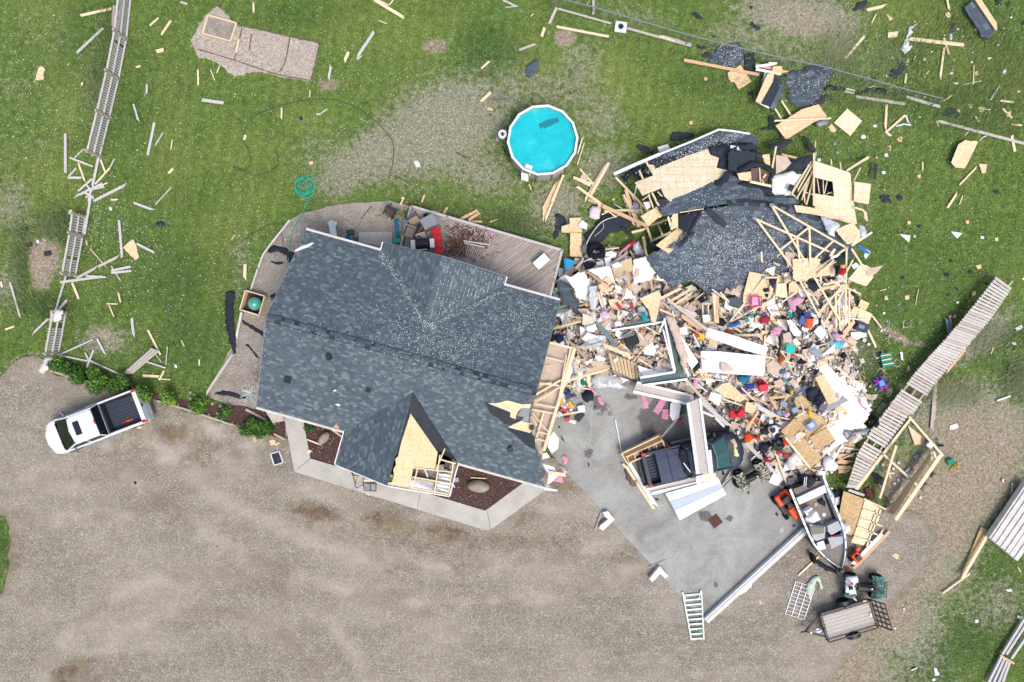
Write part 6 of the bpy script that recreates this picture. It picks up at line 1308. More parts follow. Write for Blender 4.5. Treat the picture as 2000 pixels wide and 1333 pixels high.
m.bar((-TL/2-.9,0,.45),(-TL/2-1.25,0,.45),.08,.08);m.build('drawbar','black_metal',tr);m=MB();m.cyl((-TL/2-.8,0,.3),.05,.5,10);m.build('jack','white_metal',tr);m=MB();m.wheel((-TL/2-.35,-.05,.62),.2,.1);m.build('spare_wheel','white_metal',tr)
m=MB()
for z_ in(.62,.9,1.2,1.5):m.bar((TL/2+.1+(z_-.6)*.32,-TW/2,z_),(TL/2+.1+(z_-.6)*.32,TW/2,z_),.06,.05)
for k in range(6):y=-TW/2+k*TW/5;m.bar((TL/2+.08,y,.56),(TL/2+.4,y,1.5),.05,.05,(0,1,0))
m.build('ramp_gate','black_metal',tr)
for s in(-1,1):
 m=MB();m.wheel((.1,s*(TW/2+.2),.33),.33,.2);w_=m.build('wheel','rubber',tr,True);m=MB();m.rings([[(.1+.42*math.cos(a),s*(TW/2+.2)+q*.13,.36+.36*math.sin(a))for a in np.linspace(0,math.pi,9)]for q in(-1,1)],False,False,False);m.build('mudguard','black_metal',tr,True)
 m=MB();m.box(TL/2,TL/2+.05,s*.7-.06,s*.7+.06,.52,.6);m.build('tail_light','red_plastic',tr)
B([(1200,540,1295,635,.08,.6,'lumber')],'lumber',.08,'short yellow stick on the upper deck corner of the utility trailer','stick','stick',au=False)
S([(1370,620),(1412,618),(1418,660),(1380,680)],'osb_orange',.6,'small tan scrap on the utility trailer deck','plywood scrap');K([(1455,785),(1480,780),(1485,830),(1465,835)],'white_paint',.06,'small white rag at the trailer ramp hinge','rag',dz=.6,res=.06)
K([(840,980),(875,975),(870,1020),(850,1030)],'black_cloth',.05,'small black stain cloth on the lower trailer corner','rag',dz=.56,res=.06)
# steel grating rack
gr=eQ('wire_rack',W(530,620,0),0,'white welded wire rack lying flat left of the utility trailer','rack')
c4=[(495,372),(740,455),(603,868),(360,793)];Q=[W(x,y,.06)for x,y in c4]
m=MB()
for k in range(4):t_=k/3;m.bar(Q[0].lerp(Q[1],t_),Q[3].lerp(Q[2],t_),.035,.03)
uQ(gr,m.build('long_bars','white_metal'));m=MB()
for k in range(10):t_=k/9;m.bar(Q[0].lerp(Q[3],t_)+VQ((0,0,.01)),Q[1].lerp(Q[2],t_)+VQ((0,0,.01)),.022,.02)
uQ(gr,m.build('cross_bars','white_metal'))
K([(625,460),(680,360),(740,310),(785,298),(830,370),(845,470),(825,478),(790,380),(760,355),(735,450),(690,600),(670,605),(640,540)],'dyed_cloth',.2,'pale mint crumpled plastic sheet over the wire rack','plastic sheet',color='cfe0cf',dz=.1,res=.1)
B([(530,295,795,45,.1,.05)],'lumber',.1,'pale board reaching to the boat trailer from the wire rack','board','board',au=False)
S([(8,630),(35,618),(65,650),(35,675)],'drywall_back',.02,'small pinkish square on gravel between ladder and rack','scrap')
S([(1750,35),(1790,8),(1838,35),(1835,75),(1810,85),(1760,50)],'osb_orange',.03,'small tan piece on gravel right of the boat','plywood scrap',rg=.01)
for x,y in[(1905,735),(1790,985)]:S([(x-14,y-10),(x+12,y-20),(x+16,y+8),(x-6,y+20)],'concrete_white',.02,'small pale scrap on the drive edge right of trailer','scrap','scrap',au=True)
zc(28)
ld=eQ('step_ladder',W(880,1040,0),0,'white aluminium ladder lying at the lower tip of the slab','ladder')
TL_,TR_,BR_,BL_=W(790,860,.12),W(945,845,.12),W(965,1242,.08),W(860,1248,.08)
for a,b,s in((TL_,BL_,1),(TR_,BR_,1)):m=MB();m.bar(a,b,.07,.1);uQ(ld,m.build('side_rail','green_tint_metal'))
m=MB()
for k in range(10):t_=.04+k/9*.94;m.bar(TL_.lerp(BL_,t_),TR_.lerp(BR_,t_),.085,.03)
uQ(ld,m.build('rungs','green_tint_metal'));m=MB();m.bar(W(785,848,.15),W(805,890,.15),.09,.03);m.bar(W(945,833,.15),W(925,890,.15),.09,.03);m.bar(W(810,880,.15),W(810,915,.15),.06,.03);m.bar(W(925,875,.15),W(925,905,.15),.06,.03);uQ(ld,m.build('feet','green_tint_metal'))
BX(937,1172,.2,.13,.06,5,'dyed_plastic',.1,'small green tool lying on the ladder rungs','tool',color='2aa67a');BX(935,1053,.1,.08,.05,10,'black_metal',.15,'small black clip on the ladder','clip')
# corner posts and long sill wall
for pts_,l in[([(118,178),(160,168),(218,237),(120,330),(88,312),(96,290),(165,235),(135,215)],'white L-shaped wall corner stub at the left slab edge'),([(510,735),(595,632),(668,712),(640,730),(600,690),(560,740),(530,762)],'white L-shaped wall corner stub at the lower slab edge')]:
 e=eQ('wall_corner',W(*pts_[2],0),0,l,'wall stub');p=[W(x,y,.35)for x,y in pts_];m=MB();m.prism([(v.x,v.y)for v in p],.05,.35);uQ(e,m.build('stub','white_paint'))
B([(50,330,108,172,.08,.06),(90,280,140,235,.07,.1)],'old_lumber',.08,'grey stick beside the left white wall corner','stick','stick');B([(500,640,645,575,.03,.07)],'old_lumber',.03,'thin dark rod on the slab above the lower wall corner','rod','rod',au=False);T([(1460,498),(1570,465)],.02,'white_paint','short white rod by the upper end of the sill wall','rod')
sw=eQ('sill_wall',W(1370,720,0),0,'long low white wall along the lower right slab edge','low wall')
a,b=W(980,1080,.2),W(1810,320,.2);m=MB();m.bar(a,b,.28,.3);uQ(sw,m.build('wall','white_paint'));m=MB();d_=VQ((-(b-a).y,(b-a).x,0)).normalized();m.bar(a+d_*.02+VQ((0,0,.16)),b+d_*.02+VQ((0,0,.16)),.1,.03);uQ(sw,m.build('sill_plate','grey_board'))
m=MB();m.bar(a-d_*.2-VQ((0,0,.1)),b-d_*.24-VQ((0,0,.1)),.14,.12);uQ(sw,m.build('footing','concrete_white'))
T([(1320,665),(1500,520),(1690,350)],.02,'grey_metal','thin grey metal track on slab along the sill wall','metal track');K([(1540,470),(1575,425),(1610,400),(1615,420),(1560,475)],'black_cloth',.1,'dark bundle along the sill wall, middle','bundle',res=.08);K([(1690,355),(1715,325),(1725,335),(1700,365)],'black_cloth',.08,'small dark bundle at the upper end of the sill wall','bundle',res=.06)
K([(1280,840),(1340,765),(1372,762),(1370,790),(1290,860),(1200,900)],'white_paint',.08,'torn white wrap hanging off the sill wall','plastic wrap',res=.08)
S([(1562,185),(1580,175),(1595,200),(1580,210)],'tar_paper',.07,'small dark scrap on slab left of the boat','scrap');S([(1605,310),(1625,298),(1640,305),(1625,350),(1600,345)],'grey_metal',.07,'small grey scrap on slab left of the boat','scrap');S([(1332,0),(1350,0),(1350,22),(1334,22)],'tar_paper',.07,'tiny dark scrap on slab right of the white panels','scrap');BX(1730,300,.14,.14,.1,20,'dyed_plastic',.08,'small bright blue box beside the boat trailer wheel','box',color='2b7fd0')
# ==== COLLAPSED ROOF
RIDGE=[(1305,418),(1345,410),(1385,404),(1420,398),(1460,396),(1500,400),(1540,408),(1600,428),(1655,455)]
FALL=[(1205,335),(1402,252),(1470,262),(1540,290),(1600,300),(1710,340),(1720,520),(1640,600),(1560,590),(1450,600),(1390,578),(1350,548),(1310,562),(1285,545),(1262,500),(1290,480),(1290,440),(1240,380)]
def segd(u,v,L):
 b=1e9;vv=0
 for(x1,y1),(x2,y2)in zip(L,L[1:]):
  t=max(0,min(1,((u-x1)*(x2-x1)+(v-y1)*(y2-y1))/((x2-x1)**2+(y2-y1)**2)));dd=math.hypot(u-x1-t*(x2-x1),v-y1-t*(y2-y1))
  if dd<b:b=dd;vv=y1+t*(y2-y1)
 return b,vv
def zfall(u,v):
 b,vv=segd(u,v,RIDGE);return max(.55,2.3-b/35*(.33 if v<vv else.26))+.06*noise.noise((u/40,v/40,0))
_zb=zb
def zb(x,y,dz):
 u,v=px(x,y);p=pQ(u,v)
 if iQ(u,v,FALL):p=max(p,zfall(u,v))
 return p+dz
fr=eQ('collapsed_roof',P(1430,430,0),0,'collapsed black shingle roof lying over the ruined wing','roof')
def surf(name,pxs,mat,lift,t=.1,res=.35,rg=0,par=fr,uvrot=0):
 q=[P(u,v,zfall(u,v))for u,v in pxs]
 if rg:q=rag(q,rg,rg*2.5)
 else:q=rag(q,0,.6)
 poly=[(p.x,p.y)for p in q];n=len(poly);ins=[]
 for x in np.arange(min(p[0]for p in poly),max(p[0]for p in poly),res):
  for y in np.arange(min(p[1]for p in poly),max(p[1]for p in poly),res):
   if dQ(x,y,poly)>res*.4:ins.append((x+rnd.uniform(-.05,.05),y+rnd.uniform(-.05,.05)))
 vv,ee,ff,*_=geometry.delaunay_2d_cdt([VQ(p)for p in poly+ins],[(i,(i+1)%n)for i in range(n)],[list(range(n))],1,1e-4)
 def zz(x,y):
  z=1.5
  for _ in range(6):u,v=topx((x,y,z));z=zfall(u,v)
  return z+lift
 vs=[VQ((v.x,v.y,zz(v.x,v.y)))for v in vv];fs=[]
 for f in ff:
  a,b,c=(vs[i]for i in f[:3]);fs.append(tuple(f)if(b-a).cross(c-a).z>0 else tuple(reversed(f)))
 N=len(vs);ed={(f[i],f[(i+1)%len(f)])for f in fs for i in range(len(f))};bd=[x for x in ed if(x[1],x[0])not in ed]
 vs2=vs+[v-VQ((0,0,t))for v in vs];fs2=fs+[tuple(reversed([i+N for i in f]))for f in fs]+[(a,a+N,b+N,b)for a,b in bd]
 c_,s_=math.cos(uvrot),math.sin(uvrot);uv=[(v.x*c_+v.y*s_,-v.x*s_+v.y*c_)for v in vs2]
 o=mesh(name,vs2,fs2,mat,uv=uv);o.location=o.location-par.location;o.parent=par;return o
zc(14);zp=lambda L:[px(x,y)for x,y in L]
surf('underlay',zp([(470,440),(480,400),(600,360),(1240,90),(1580,130),(1660,210),(1666,640),(1250,640),(1000,760),(740,830),(720,862),(600,800)]),'tar_paper',-.02)
surf('roof',zp([(590,362),(1240,85),(1600,128),(1666,190),(1640,260),(1480,210),(1360,215),(1250,200),(1160,265),(1060,300),(1000,310),(880,372),(870,360),(905,320),(940,258),(880,300),(840,340),(760,350),(640,390),(600,380)]),'fallen_shingles',.03,rg=.03,uvrot=R(22))['label']='hail-covered shingle band along the top eave'
surf('roof_sheathing',zp([(330,650),(530,575),(500,520),(445,430),(470,425),(480,455),(540,462),(548,505),(870,370),(1125,285),(1150,350),(1245,385),(1215,490),(1250,500),(1330,518),(1270,600),(1180,650),(1168,640),(1060,700),(900,770),(740,832),(720,864),(650,800),(615,715),(415,795)]),'osb_lined',.04,.03)
surf('roof',zp([(575,830),(680,838),(700,870),(725,862),(742,828),(905,768),(1060,700),(1175,650),(1250,630),(1350,560),(1450,600),(1500,650),(1666,690)])+[(1510,402),(1460,396),(1420,398)]+zp([(1110,915),(1000,940),(800,985),(710,1005),(650,1015),(610,980)]),'fallen_shingles',.05,rg=.02,uvrot=R(14))['label']='shingle strip below the bare sheathing'
surf('roof',[(1372,412),(1420,402),(1460,398),(1500,402),(1540,410),(1600,430),(1655,455),(1668,480),(1660,505),(1620,520),(1560,545),(1540,560),(1510,600),(1450,595),(1420,580),(1385,577),(1350,548),(1310,562),(1290,545),(1275,525),(1262,500),(1290,488),(1325,470),(1350,440)],'fallen_shingles',.03,rg=.04,uvrot=R(-6))['label']='broad hail-covered lower slope'
q=[P(u,v,zfall(u,v))for u,v in RIDGE[3:]];m=MB()
for i in range(len(q)-1):
 for k in range(5):
  a=q[i].lerp(q[i+1],k/5);b=q[i].lerp(q[i+1],(k+1.1)/5);d_=(b-a).normalized();s=d_.cross(VQ((0,0,1)))*.17;up=VQ((0,0,.1+.02*(k%2)))
  m.add([a+s-VQ((0,0,-.04)),a+up,a-s+VQ((0,0,.04)),b+s+VQ((0,0,.04)),b+up,b-s+VQ((0,0,.04))],[(0,1,4,3),(1,2,5,4)])
o=mesh('ridge_cap',m.v,m.f,None,mats=['torn_shingles','ridge_shingles','tar_paper'],mi=[rnd.choice((0,1,2))for _ in m.f],uv=[(v.x*2,v.y*2)for v in m.v]);uQ(fr,o)
m=MB();ev=zp([(105,560),(350,450),(600,345),(950,205),(1240,78),(1400,95),(1580,125)])
for i in range(len(ev)-1):m.bar(P(*ev[i],zfall(*ev[i])+.05),P(*ev[i+1],zfall(*ev[i+1])+.05),.16 if i<2 else.09,.14)
uQ(fr,m.build('fascia','white_paint'))
pts=[]
for cx,cy,rx,ry,n in[(1420,480,90,50,1500),(1380,530,80,40,700),(1530,470,80,60,800),(1500,540,60,40,400),(1320,310,70,14,200),(1380,285,40,12,250),(1430,270,20,8,100),(1360,385,60,16,120)]:
 for _ in range(n):
  u,v=rnd.gauss(cx,rx*.7),rnd.gauss(cy,ry*.7)
  if cy<330:v=cy+rnd.gauss(0,ry*.6)-(u-cx)*.43
  if iQ(u,v,FALL):pts.append(P(u,v,zfall(u,v)+.07))
fQ('hail_on_wreck',pts,.013,.034,'hail','white hailstones covering the collapsed black roof','hail',8)
# exposed rafters at the left end, beneath the sheathing
B([(125,595,480,960,.12,.35),(230,720,380,1140,.2,.05,'osb_orange'),(200,780,330,1130,.1,.1),(0,905,460,1120,.16,.5,'red_lumber'),(460,1120,520,1290,.12,.4),(480,780,530,920,.08,.1),(520,760,590,900,.1,.15),(580,750,630,800,.06,.1),(570,1070,630,1210,.1,.1),(690,1020,735,1165,.1,.1),(500,1120,740,1030,.08,.2),(380,520,420,610,.1,.2),(300,1190,470,1150,.13,.4),(0,960,400,950,.08,.4),(20,940,130,1030,.06,.3),(350,690,330,790,.08,.2,'white_paint'),(280,760,420,1000,.06,.15),(415,840,500,780,.04,.3),(390,860,410,980,.08,.3),(420,1240,450,1333,.12,.3),(500,1290,720,1190,.12,.3,'lumber'),(820,975,1080,935,.05,.1,'osb_orange')],'lumber',.1,'exposed rafter at the ruined roof end','rafter','rafter',dz=.2)
S([(395,1015),(580,905),(650,1000),(600,1035),(590,1030),(480,1125)],'osb',.5,'square sheathing sheet by the left end of collapsed roof','sheathing sheet')
S([(720,1165),(740,990),(800,985),(802,1135)],'osb',.12,'upright pale sheathing strip beside the dark roof hole','sheathing strip')
S([(565,1333),(560,1330),(800,1137),(925,1215),(740,1385),(700,1420)],'osb',.55,'tan sheathing sheet resting on the lower roof slope','sheathing sheet')
K([(495,1333),(560,1290),(600,1330),(720,1400),(660,1430),(560,1390)],'tar_paper',.1,'black felt under the lower left sheathing sheet','felt',dz=.15)
K([(925,1200),(980,1190),(900,1300),(800,1360),(860,1280)],'tar_paper',.06,'black felt strip right of the lower left sheathing sheet','felt',dz=.25)
K([(800,990),(1060,950),(1000,1050),(910,1210),(800,1135)],'black_cloth',.1,'shiny dark felt lining inside the split in the roof','felt',dz=.08,freq=3)
S([(915,1205),(935,1200),(1050,1010),(1075,975),(1020,1010),(960,1110)],'torn_shingles',.25,'curled grey shingle edge along the roof split','shingle edge',rg=.01)
S([(1100,960),(1120,905),(1340,1085),(1300,1140)],'tar_paper',.35,'straight black ridge vent strip across the roof','ridge vent',t=.06)
S([(570,835),(655,835),(690,870),(620,970),(600,960)],'tar_paper',.12,'dark green grey shingle flap at the sheathing corner','shingle flap',rg=.02)
K([(1130,275),(1250,250),(1400,240),(1500,230),(1620,210),(1640,300),(1500,330),(1350,400),(1330,520),(1215,490),(1245,385),(1170,350)],'torn_shingles',.35,'big crumpled shingle mass at the head of the roof','shingle mass',dz=.1,res=.14)
S([(1345,330),(1400,275),(1420,310),(1560,300),(1640,330),(1640,440),(1520,470),(1450,550),(1345,500)],'torn_shingles',.5,'flat dark shingle sheet at the head of the roof','shingle sheet',rg=.03)
K([(1330,520),(1360,540),(1350,620),(1290,720),(1240,740),(1190,650),(1260,600)],'black_cloth',.25,'glossy black tar paper fold on the shingles','tar paper',dz=.08)
S([(1370,245),(1480,260),(1490,300),(1370,300)],'drywall',.35,'white board end poking out at the roof head','board end');S([(1440,550),(1590,530),(1600,640),(1470,620)],'osb',.3,'pale notched sheathing under the roof head','sheathing')
S([(1590,500),(1666,490),(1666,640),(1600,640)],'brown_leather',.25,'reddish brown panel showing through the roof','panel')
K([(180,600),(340,460),(440,500),(460,560),(400,620),(300,560),(240,650)],'black_cloth',.3,'hail-spotted black felt below the upper fascia','felt',dz=-.6,res=.12)
S([(580,265),(690,235),(720,290),(600,330)],'drywall',.25,'white sheet end sticking out above the top fascia','sheet end',rg=.02)
# right part: leaning sheathing with window opening and stud fan
zc(15)
e=eQ('sheathed_wall',W(1050,700,0),0,'torn wall sheet with a dark square opening, right of roof','wall piece')
q=[(832,412),(1040,480),(1225,545),(1250,780),(1275,950),(1300,1100),(1225,1090),(1050,1035),(1050,800),(1035,640),(845,590),(832,590)]
uQ(e,bQ('sheathing',[W(x,y,2.0-(x-830)/1100)for x,y in[(832,412),(1040,480),(1225,545),(1250,780),(1275,950),(1300,1100),(1215,1090),(1050,1045),(1050,800),(1035,640),(835,592)]],.03,'osb_lined'))
uQ(e,bQ('sheathing',[W(x,y,2.0-(x-830)/1100)for x,y in[(835,768),(1050,802),(1050,1044),(900,1000),(845,985),(838,900)]],.03,'osb_lined'))
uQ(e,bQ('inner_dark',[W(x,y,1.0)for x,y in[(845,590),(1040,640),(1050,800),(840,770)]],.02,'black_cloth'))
for x1,y1,x2,y2 in[(865,600,890,770),(930,615,935,780),(975,630,940,790),(1010,760,1045,790),(960,780,1035,750)]:
 m=MB();m.bar(W(x1,y1,1.5),W(x2,y2,1.6),.05,.04);uQ(e,m.build('stud','lumber'))
S([(1270,640),(1452,665),(1425,885),(1265,855)],'osb_lined',.3,'separate pale sheathing square right of the torn wall sheet','sheathing square',tilt=.05)
S([(615,895),(700,900),(850,930),(1000,1000),(1050,1050),(900,1010),(800,990),(640,970)],'osb',.35,'long pale sheathing tongue over the roof ridge','sheathing strip')
S([(1065,1160),(1260,1080),(1330,1180),(1340,1290),(1200,1320),(1130,1250)],'osb',.5,'sheathing piece with a red mark under the torn wall','sheathing piece',rg=.02)
B([(820,390,580,790,.1,.45),(828,430,650,750,.08,.5),(820,500,720,800,.07,.3),(830,590,750,890,.08,.4),(715,680,735,880,.07,.3),(800,560,640,830,.07,.35),(830,330,830,900,.1,.6),(855,320,832,420,.09,.5),(420,260,380,490,.1,.5),(480,345,650,385,.1,.4,'red_lumber'),(240,490,250,650,.07,.3),(270,620,290,670,.06,.3),(140,640,370,690,.13,.3),(1185,525,1415,375,.12,.1),(1240,680,1335,490,.08,.1),(1015,400,1022,470,.07,.3),(1115,430,1125,510,.07,.2),(1385,960,1400,1085,.16,.05),(1275,920,1375,955,.09,.05),(280,600,310,560,.1,.3),(850,200,845,270,.05,.4),(590,770,660,830,.07,.2),(720,750,840,790,.05,.35),(760,620,700,840,.05,.35)],'lumber',.09,'splintered stud in the wall wreck','stud','stud')
K([(380,590),(600,520),(640,560),(700,560),(650,700),(580,790),(430,810),(370,740)],'drywall',.18,'white panel with dark rips right of the collapsed roof','white panel',dz=.25,res=.2,freq=1)
K([(550,730),(575,665),(620,700),(590,760)],'tar_paper',.05,'black patch on the white ripped panel','felt',dz=.5,res=.1);K([(460,790),(520,770),(510,790)],'tar_paper',.05,'tiny black patch below the white ripped panel','felt',dz=.5,res=.1)
K([(520,480),(590,410),(720,370),(830,350),(815,410),(720,530),(600,530),(500,520)],'torn_shingles',.3,'dark shingle pile between two leaning studs','shingle pile',dz=.35)
S([(420,350),(540,370),(585,440),(520,510),(420,560)],'drywall_back',.5,'greyish pink panel behind the shingle pile','drywall piece');S([(270,350),(350,340),(360,470),(300,440)],'osb',.5,'small pale sheathing block at the roof head','sheathing piece')
S([(150,520),(240,490),(350,540),(345,640),(250,650),(150,620)],'brown_leather',.2,'reddish box interior in the roof hole','box')
K([(0,500),(130,420),(270,430),(330,460),(385,530),(390,600),(350,650),(380,690),(330,670),(360,560),(280,470),(140,500),(60,570)],'black_cloth',.3,'black plastic band looped round the roof hole','plastic band',dz=.35,res=.12)
K([(190,300),(280,330),(270,390),(180,360)],'tar_paper',.25,'black curl of felt at the roof head','felt',dz=.5)
K([(340,250),(470,180),(500,175),(600,190),(590,210),(440,310),(350,290)],'tar_paper',.2,'ribbed black shingle roll above the collapsed roof','shingle roll',dz=.2);K([(705,150),(730,140),(850,290),(830,330),(790,310)],'tar_paper',.15,'straight black flashing pointing at the leaning studs','flashing',dz=.1)
S([(640,385),(750,360),(830,345),(820,365),(660,405)],'tar_paper',.55,'narrow black strip over the shingle pile','felt strip')
K([(0,660),(100,640),(200,680),(380,690),(410,730),(380,770),(260,780),(200,720)],'black_cloth',.15,'wet black felt below the roof hole','felt',dz=.06)
K([(280,800),(450,790),(620,810),(680,850),(660,890),(560,930),(400,880),(340,840)],'fallen_shingles',.12,'lifted shingle flap on the roof ridge','shingle flap',dz=.08)
K([(900,1010),(1000,1040),(1100,1090),(1110,1150),(1060,1180),(1060,1240),(1000,1220),(940,1110)],'pvc_clear',.2,'translucent plastic film below the torn wall','plastic film',dz=.3,res=.12);K([(1320,1100),(1380,1120),(1400,1200),(1350,1280),(1330,1200)],'pvc_clear',.15,'translucent plastic film at the right edge of the wreck','plastic film',dz=.2,res=.1)
B([(1240,1333,1460,1190,.1,.3,'white_paint')],'white_paint',.1,'white metal edging at the wreck corner','edging','edging',au=False)
S([(1480,440),(1525,445),(1505,620),(1475,600)],'tar_paper',.05,'upright black shingle on grass right of the wreck','shingle');K([(1555,790),(1590,790),(1640,830),(1666,850),(1666,880),(1620,860)],'tar_paper',.1,'black twisted felt on grass right of the wreck','felt')
for x,y in[(885,405),(1085,320),(1055,225),(1613,350),(1585,540),(560,-5)]:K([(x-22,y-14),(x+18,y-20),(x+24,y+14),(x-12,y+20)],'white_paint' if y>330 else 'grey_metal',.06,'small pale crumpled scrap near the torn wall','scrap',name='scrap',res=.08,rg=.01,au=True)
# ----- trusses
def truss(k,segs,label,z=.9,wd=.09):
 zc(k);e=None
 q=[(W(a,b,max(zb(a,b,0),z)+.3),W(c,d_,max(zb(c,d_,0),z)+.3))for a,b,c,d_ in segs];e=eQ('roof_truss',VQ((q[0][0].x,q[0][0].y,0)),0,label,'roof truss','roof trusses thrown over the wreck')
 for i,(a,b)in enumerate(q):m=MB();m.bar(a+VQ((0,0,i*.004)),b+VQ((0,0,i*.004)),wd,.045);uQ(e,m.build('chord' if i<3 else 'web','lumber'))
 for a,b in q[:1]+q[1:2]:
  p=a;m=MB();m.bar(p-VQ((.1,0,-.03)),p+VQ((.1,0,.03)),.16,.005);uQ(e,m.build('nail_plate','grey_metal'))
 return e
truss(17,[(370,5,1185,470),(372,10,720,590),(720,590,1140,1310),(780,245,792,700),(780,245,455,500),(1050,385,840,585),(1185,470,735,795)],'largest broken roof truss slanting over the shingles',1.2,.1)
truss(17,[(185,150,1040,530),(215,170,610,700),(610,700,950,1330),(645,370,690,720),(900,655,905,870),(1070,620,730,822)],'second large broken roof truss with its point on the shingles',1.1,.1)
truss(17,[(1185,470,1172,1290),(1165,850,830,1240),(1165,900,990,1030),(1160,930,945,1290),(1215,930,1210,1333),(1065,960,1070,1333)],'broken truss with upright parallel webs at the right edge',1.0)
truss(17,[(700,780,880,1090),(740,830,870,940),(640,700,760,900)],'small splintered truss piece below the second truss',.9)
truss(16,[(1295,795,905,1290),(1290,795,1445,790),(1445,790,1392,1030),(1395,1020,925,1275),(1325,815,1370,965)],'lower roof truss beside the pink chair',.9)
truss(22,[(760,300,900,160),(930,170,1210,420),(890,370,1000,270),(1030,440,1110,370),(1210,420,1170,500),(880,400,1170,495)],'fallen truss corner in the middle of the debris',.9)
zc(17)
B([(360,880,370,970,.07,.5),(930,870,1140,830,.09,.5),(1010,820,1150,900,.08,.5),(870,930,1110,870,.12,.4,'osb_orange'),(735,1050,800,1020,.08,.3,'red_lumber'),(485,1060,675,930,.09,.4),(260,510,268,640,.09,.12),(1255,600,1180,740,.08,.5),(1100,770,1180,850,.08,.5),(1060,480,1010,560,.13,.5),(1050,600,880,760,.09,.5),(1240,480,1395,720,.09,.4),(1130,1140,1145,1250,.16,.4,'osb'),(430,560,500,510,.05,.3),(560,460,650,560,.03,.3)],'lumber',.09,'loose truss stick')
S([(600,590),(820,575),(905,590),(890,640),(985,640),(990,660),(1085,650),(1060,760),(770,800),(700,830),(640,835),(605,800)],'osb',.35,'pale sheathing sheet crossed by the truss webs','sheathing sheet',rg=.02)
K([(1000,600),(1110,530),(1170,480),(1165,590),(1020,665),(985,655)],'black_cloth',.12,'dark felt patch between two truss webs','felt',dz=.2);K([(740,840),(920,800),(1060,785),(1070,800),(960,850),(870,930),(830,960)],'black_cloth',.12,'dark felt under the crossing truss webs','felt',dz=.25);K([(1010,570),(1100,530),(1120,545),(1030,590)],'drywall',.06,'white scrap between the truss webs','scrap',dz=.5,res=.1)
S([(130,725),(300,760),(430,790),(540,790),(550,840),(500,860),(400,880),(380,980),(330,1010),(150,1080),(60,1060),(70,960),(100,850)],'osb',.3,'tall pale sheathing sheet behind the pink chair','sheathing sheet',rg=.01);K([(350,810),(420,810),(410,900),(355,900)],'black_cloth',.04,'black square patch on the tall sheathing sheet','felt',dz=.45,res=.1)
for x,y in[(325,925),(320,985),(305,930)]:K([(x-25,y-15),(x+20,y-20),(x+15,y+22),(x-15,y+18)],'black_cloth',.04,'black hole-like scrap on the tall sheathing sheet','felt scrap',name='felt_scrap',dz=.45,res=.08,au=True)
S([(430,860),(530,850),(545,1015),(415,990)],'osb_lined',.45,'lined sheathing square above the pink clothes','sheathing piece');S([(560,860),(600,830),(680,910),(660,950),(560,940)],'osb',.4,'small tan sheathing fan between trusses','sheathing piece')
K([(500,820),(560,780),(590,830),(540,860),(510,850)],'tan_carpet',.12,'tan curled carpet above the pink clothes','carpet',dz=.45)
S([(1205,810),(1340,640),(1480,690),(1470,800),(1400,885),(1270,840)],'osb_lined',.25,'torn sheathing sheet under a long stick at wreck edge','sheathing sheet',rg=.02);S([(1395,700),(1585,660),(1510,745),(1430,780),(1395,760)],'drywall_back',.4,'pinkish grey drywall shard pointing right at wreck edge','drywall shard')
S([(1340,1025),(1435,1070),(1395,1150),(1310,1110)],'osb',.2,'small tan square above the office chair','sheathing piece');S([(1330,1120),(1468,1190),(1420,1300),(1280,1290)],'osb_lined',.3,'tan lined sheathing square at the right debris edge','sheathing square');S([(1270,1100),(1330,1130),(1260,1280),(1170,1333),(1120,1333)],'osb',.25,'long tan plywood band at the right debris edge','plywood band')
zc(21);S([(1060,640),(1250,430),(1270,470),(1120,690)],'osb_orange',.35,'brownish plywood band left of the office chair','plywood band')
# red figure
zc(17)
e=eQ('toy_figure',W(1140,710,1.0),0,'red plush toy figure with yellow hat among the trusses','toy');z_=zb(1140,710,.9)
for nm,mt,cl,pts_,h_ in[('body','dyed_cloth','c3242b',[(1100,690),(1185,680),(1180,740),(1140,770),(1105,760)],.3),('head','dyed_cloth','e8c29c',[(1125,665),(1165,660),(1170,690),(1130,695)],.3),('hat','dyed_cloth','e5b02e',[(1115,655),(1170,650),(1185,668),(1120,672)],.35)]:
 o=K(pts_,mt,h_,'','',name=nm,parent=None,dz=.9,res=.07,rg=.01,color=cl);[o.pop(k_,None)for k_ in('label','category')]if hasattr(o,'pop')else None
 for k_ in('label','category'):
  if k_ in o:del o[k_]
 o.location=VQ(o.location)-VQ(e.location);o.parent=e
K([(1060,670),(1100,650),(1115,700),(1095,770),(1065,770)],'black_cloth',.15,'black shape left of the red toy figure','cloth',dz=.6)
BX(1275,665,.3,.25,.06,30,'white_paint',.3,'white box lid right of the red toy figure','lid');S([(1310,440),(1350,445),(1440,520),(1420,540),(1330,480)],'dyed_plastic',.25,'bright blue band on a white packet, right wreck edge','blue packet',color='2273b9');S([(1400,480),(1447,515),(1395,590),(1375,560)],'drywall',.2,'white packet under the bright blue band','white packet')
# ==== UPPER LEFT DEBRIS
zc(13)
B([(330,150,520,240,.12,.12),(370,250,640,450,.1,.3),(650,460,1140,680,.2,.55,'red_lumber'),(470,150,560,220,.08,.1),(700,20,500,370,.2,.15),(220,130,20,630,.13,.2),(490,390,620,440,.16,.1,'red_lumber'),(600,440,800,580,.07,.3),(690,515,1000,500,.12,.35),(900,280,960,480,.16,.3,'osb_orange'),(880,340,1040,680,.1,.35),(965,750,1140,700,.12,.3),(1085,800,1130,1010,.11,.2),(600,460,650,470,.05,.3),(640,555,740,510,.06,.25),(1000,610,1130,690,.1,.4)],'lumber',.1,'loose board left of the collapsed roof','board','board')
S([(0,470),(120,230),(215,140),(100,380),(0,640)],'osb_orange',.1,'pointed pale plywood wedge below the round pool','plywood wedge')
S([(425,110),(500,130),(470,210),(395,190)],'drywall_back',.15,'pinkish drywall square below the pool','drywall piece',rg=.02)
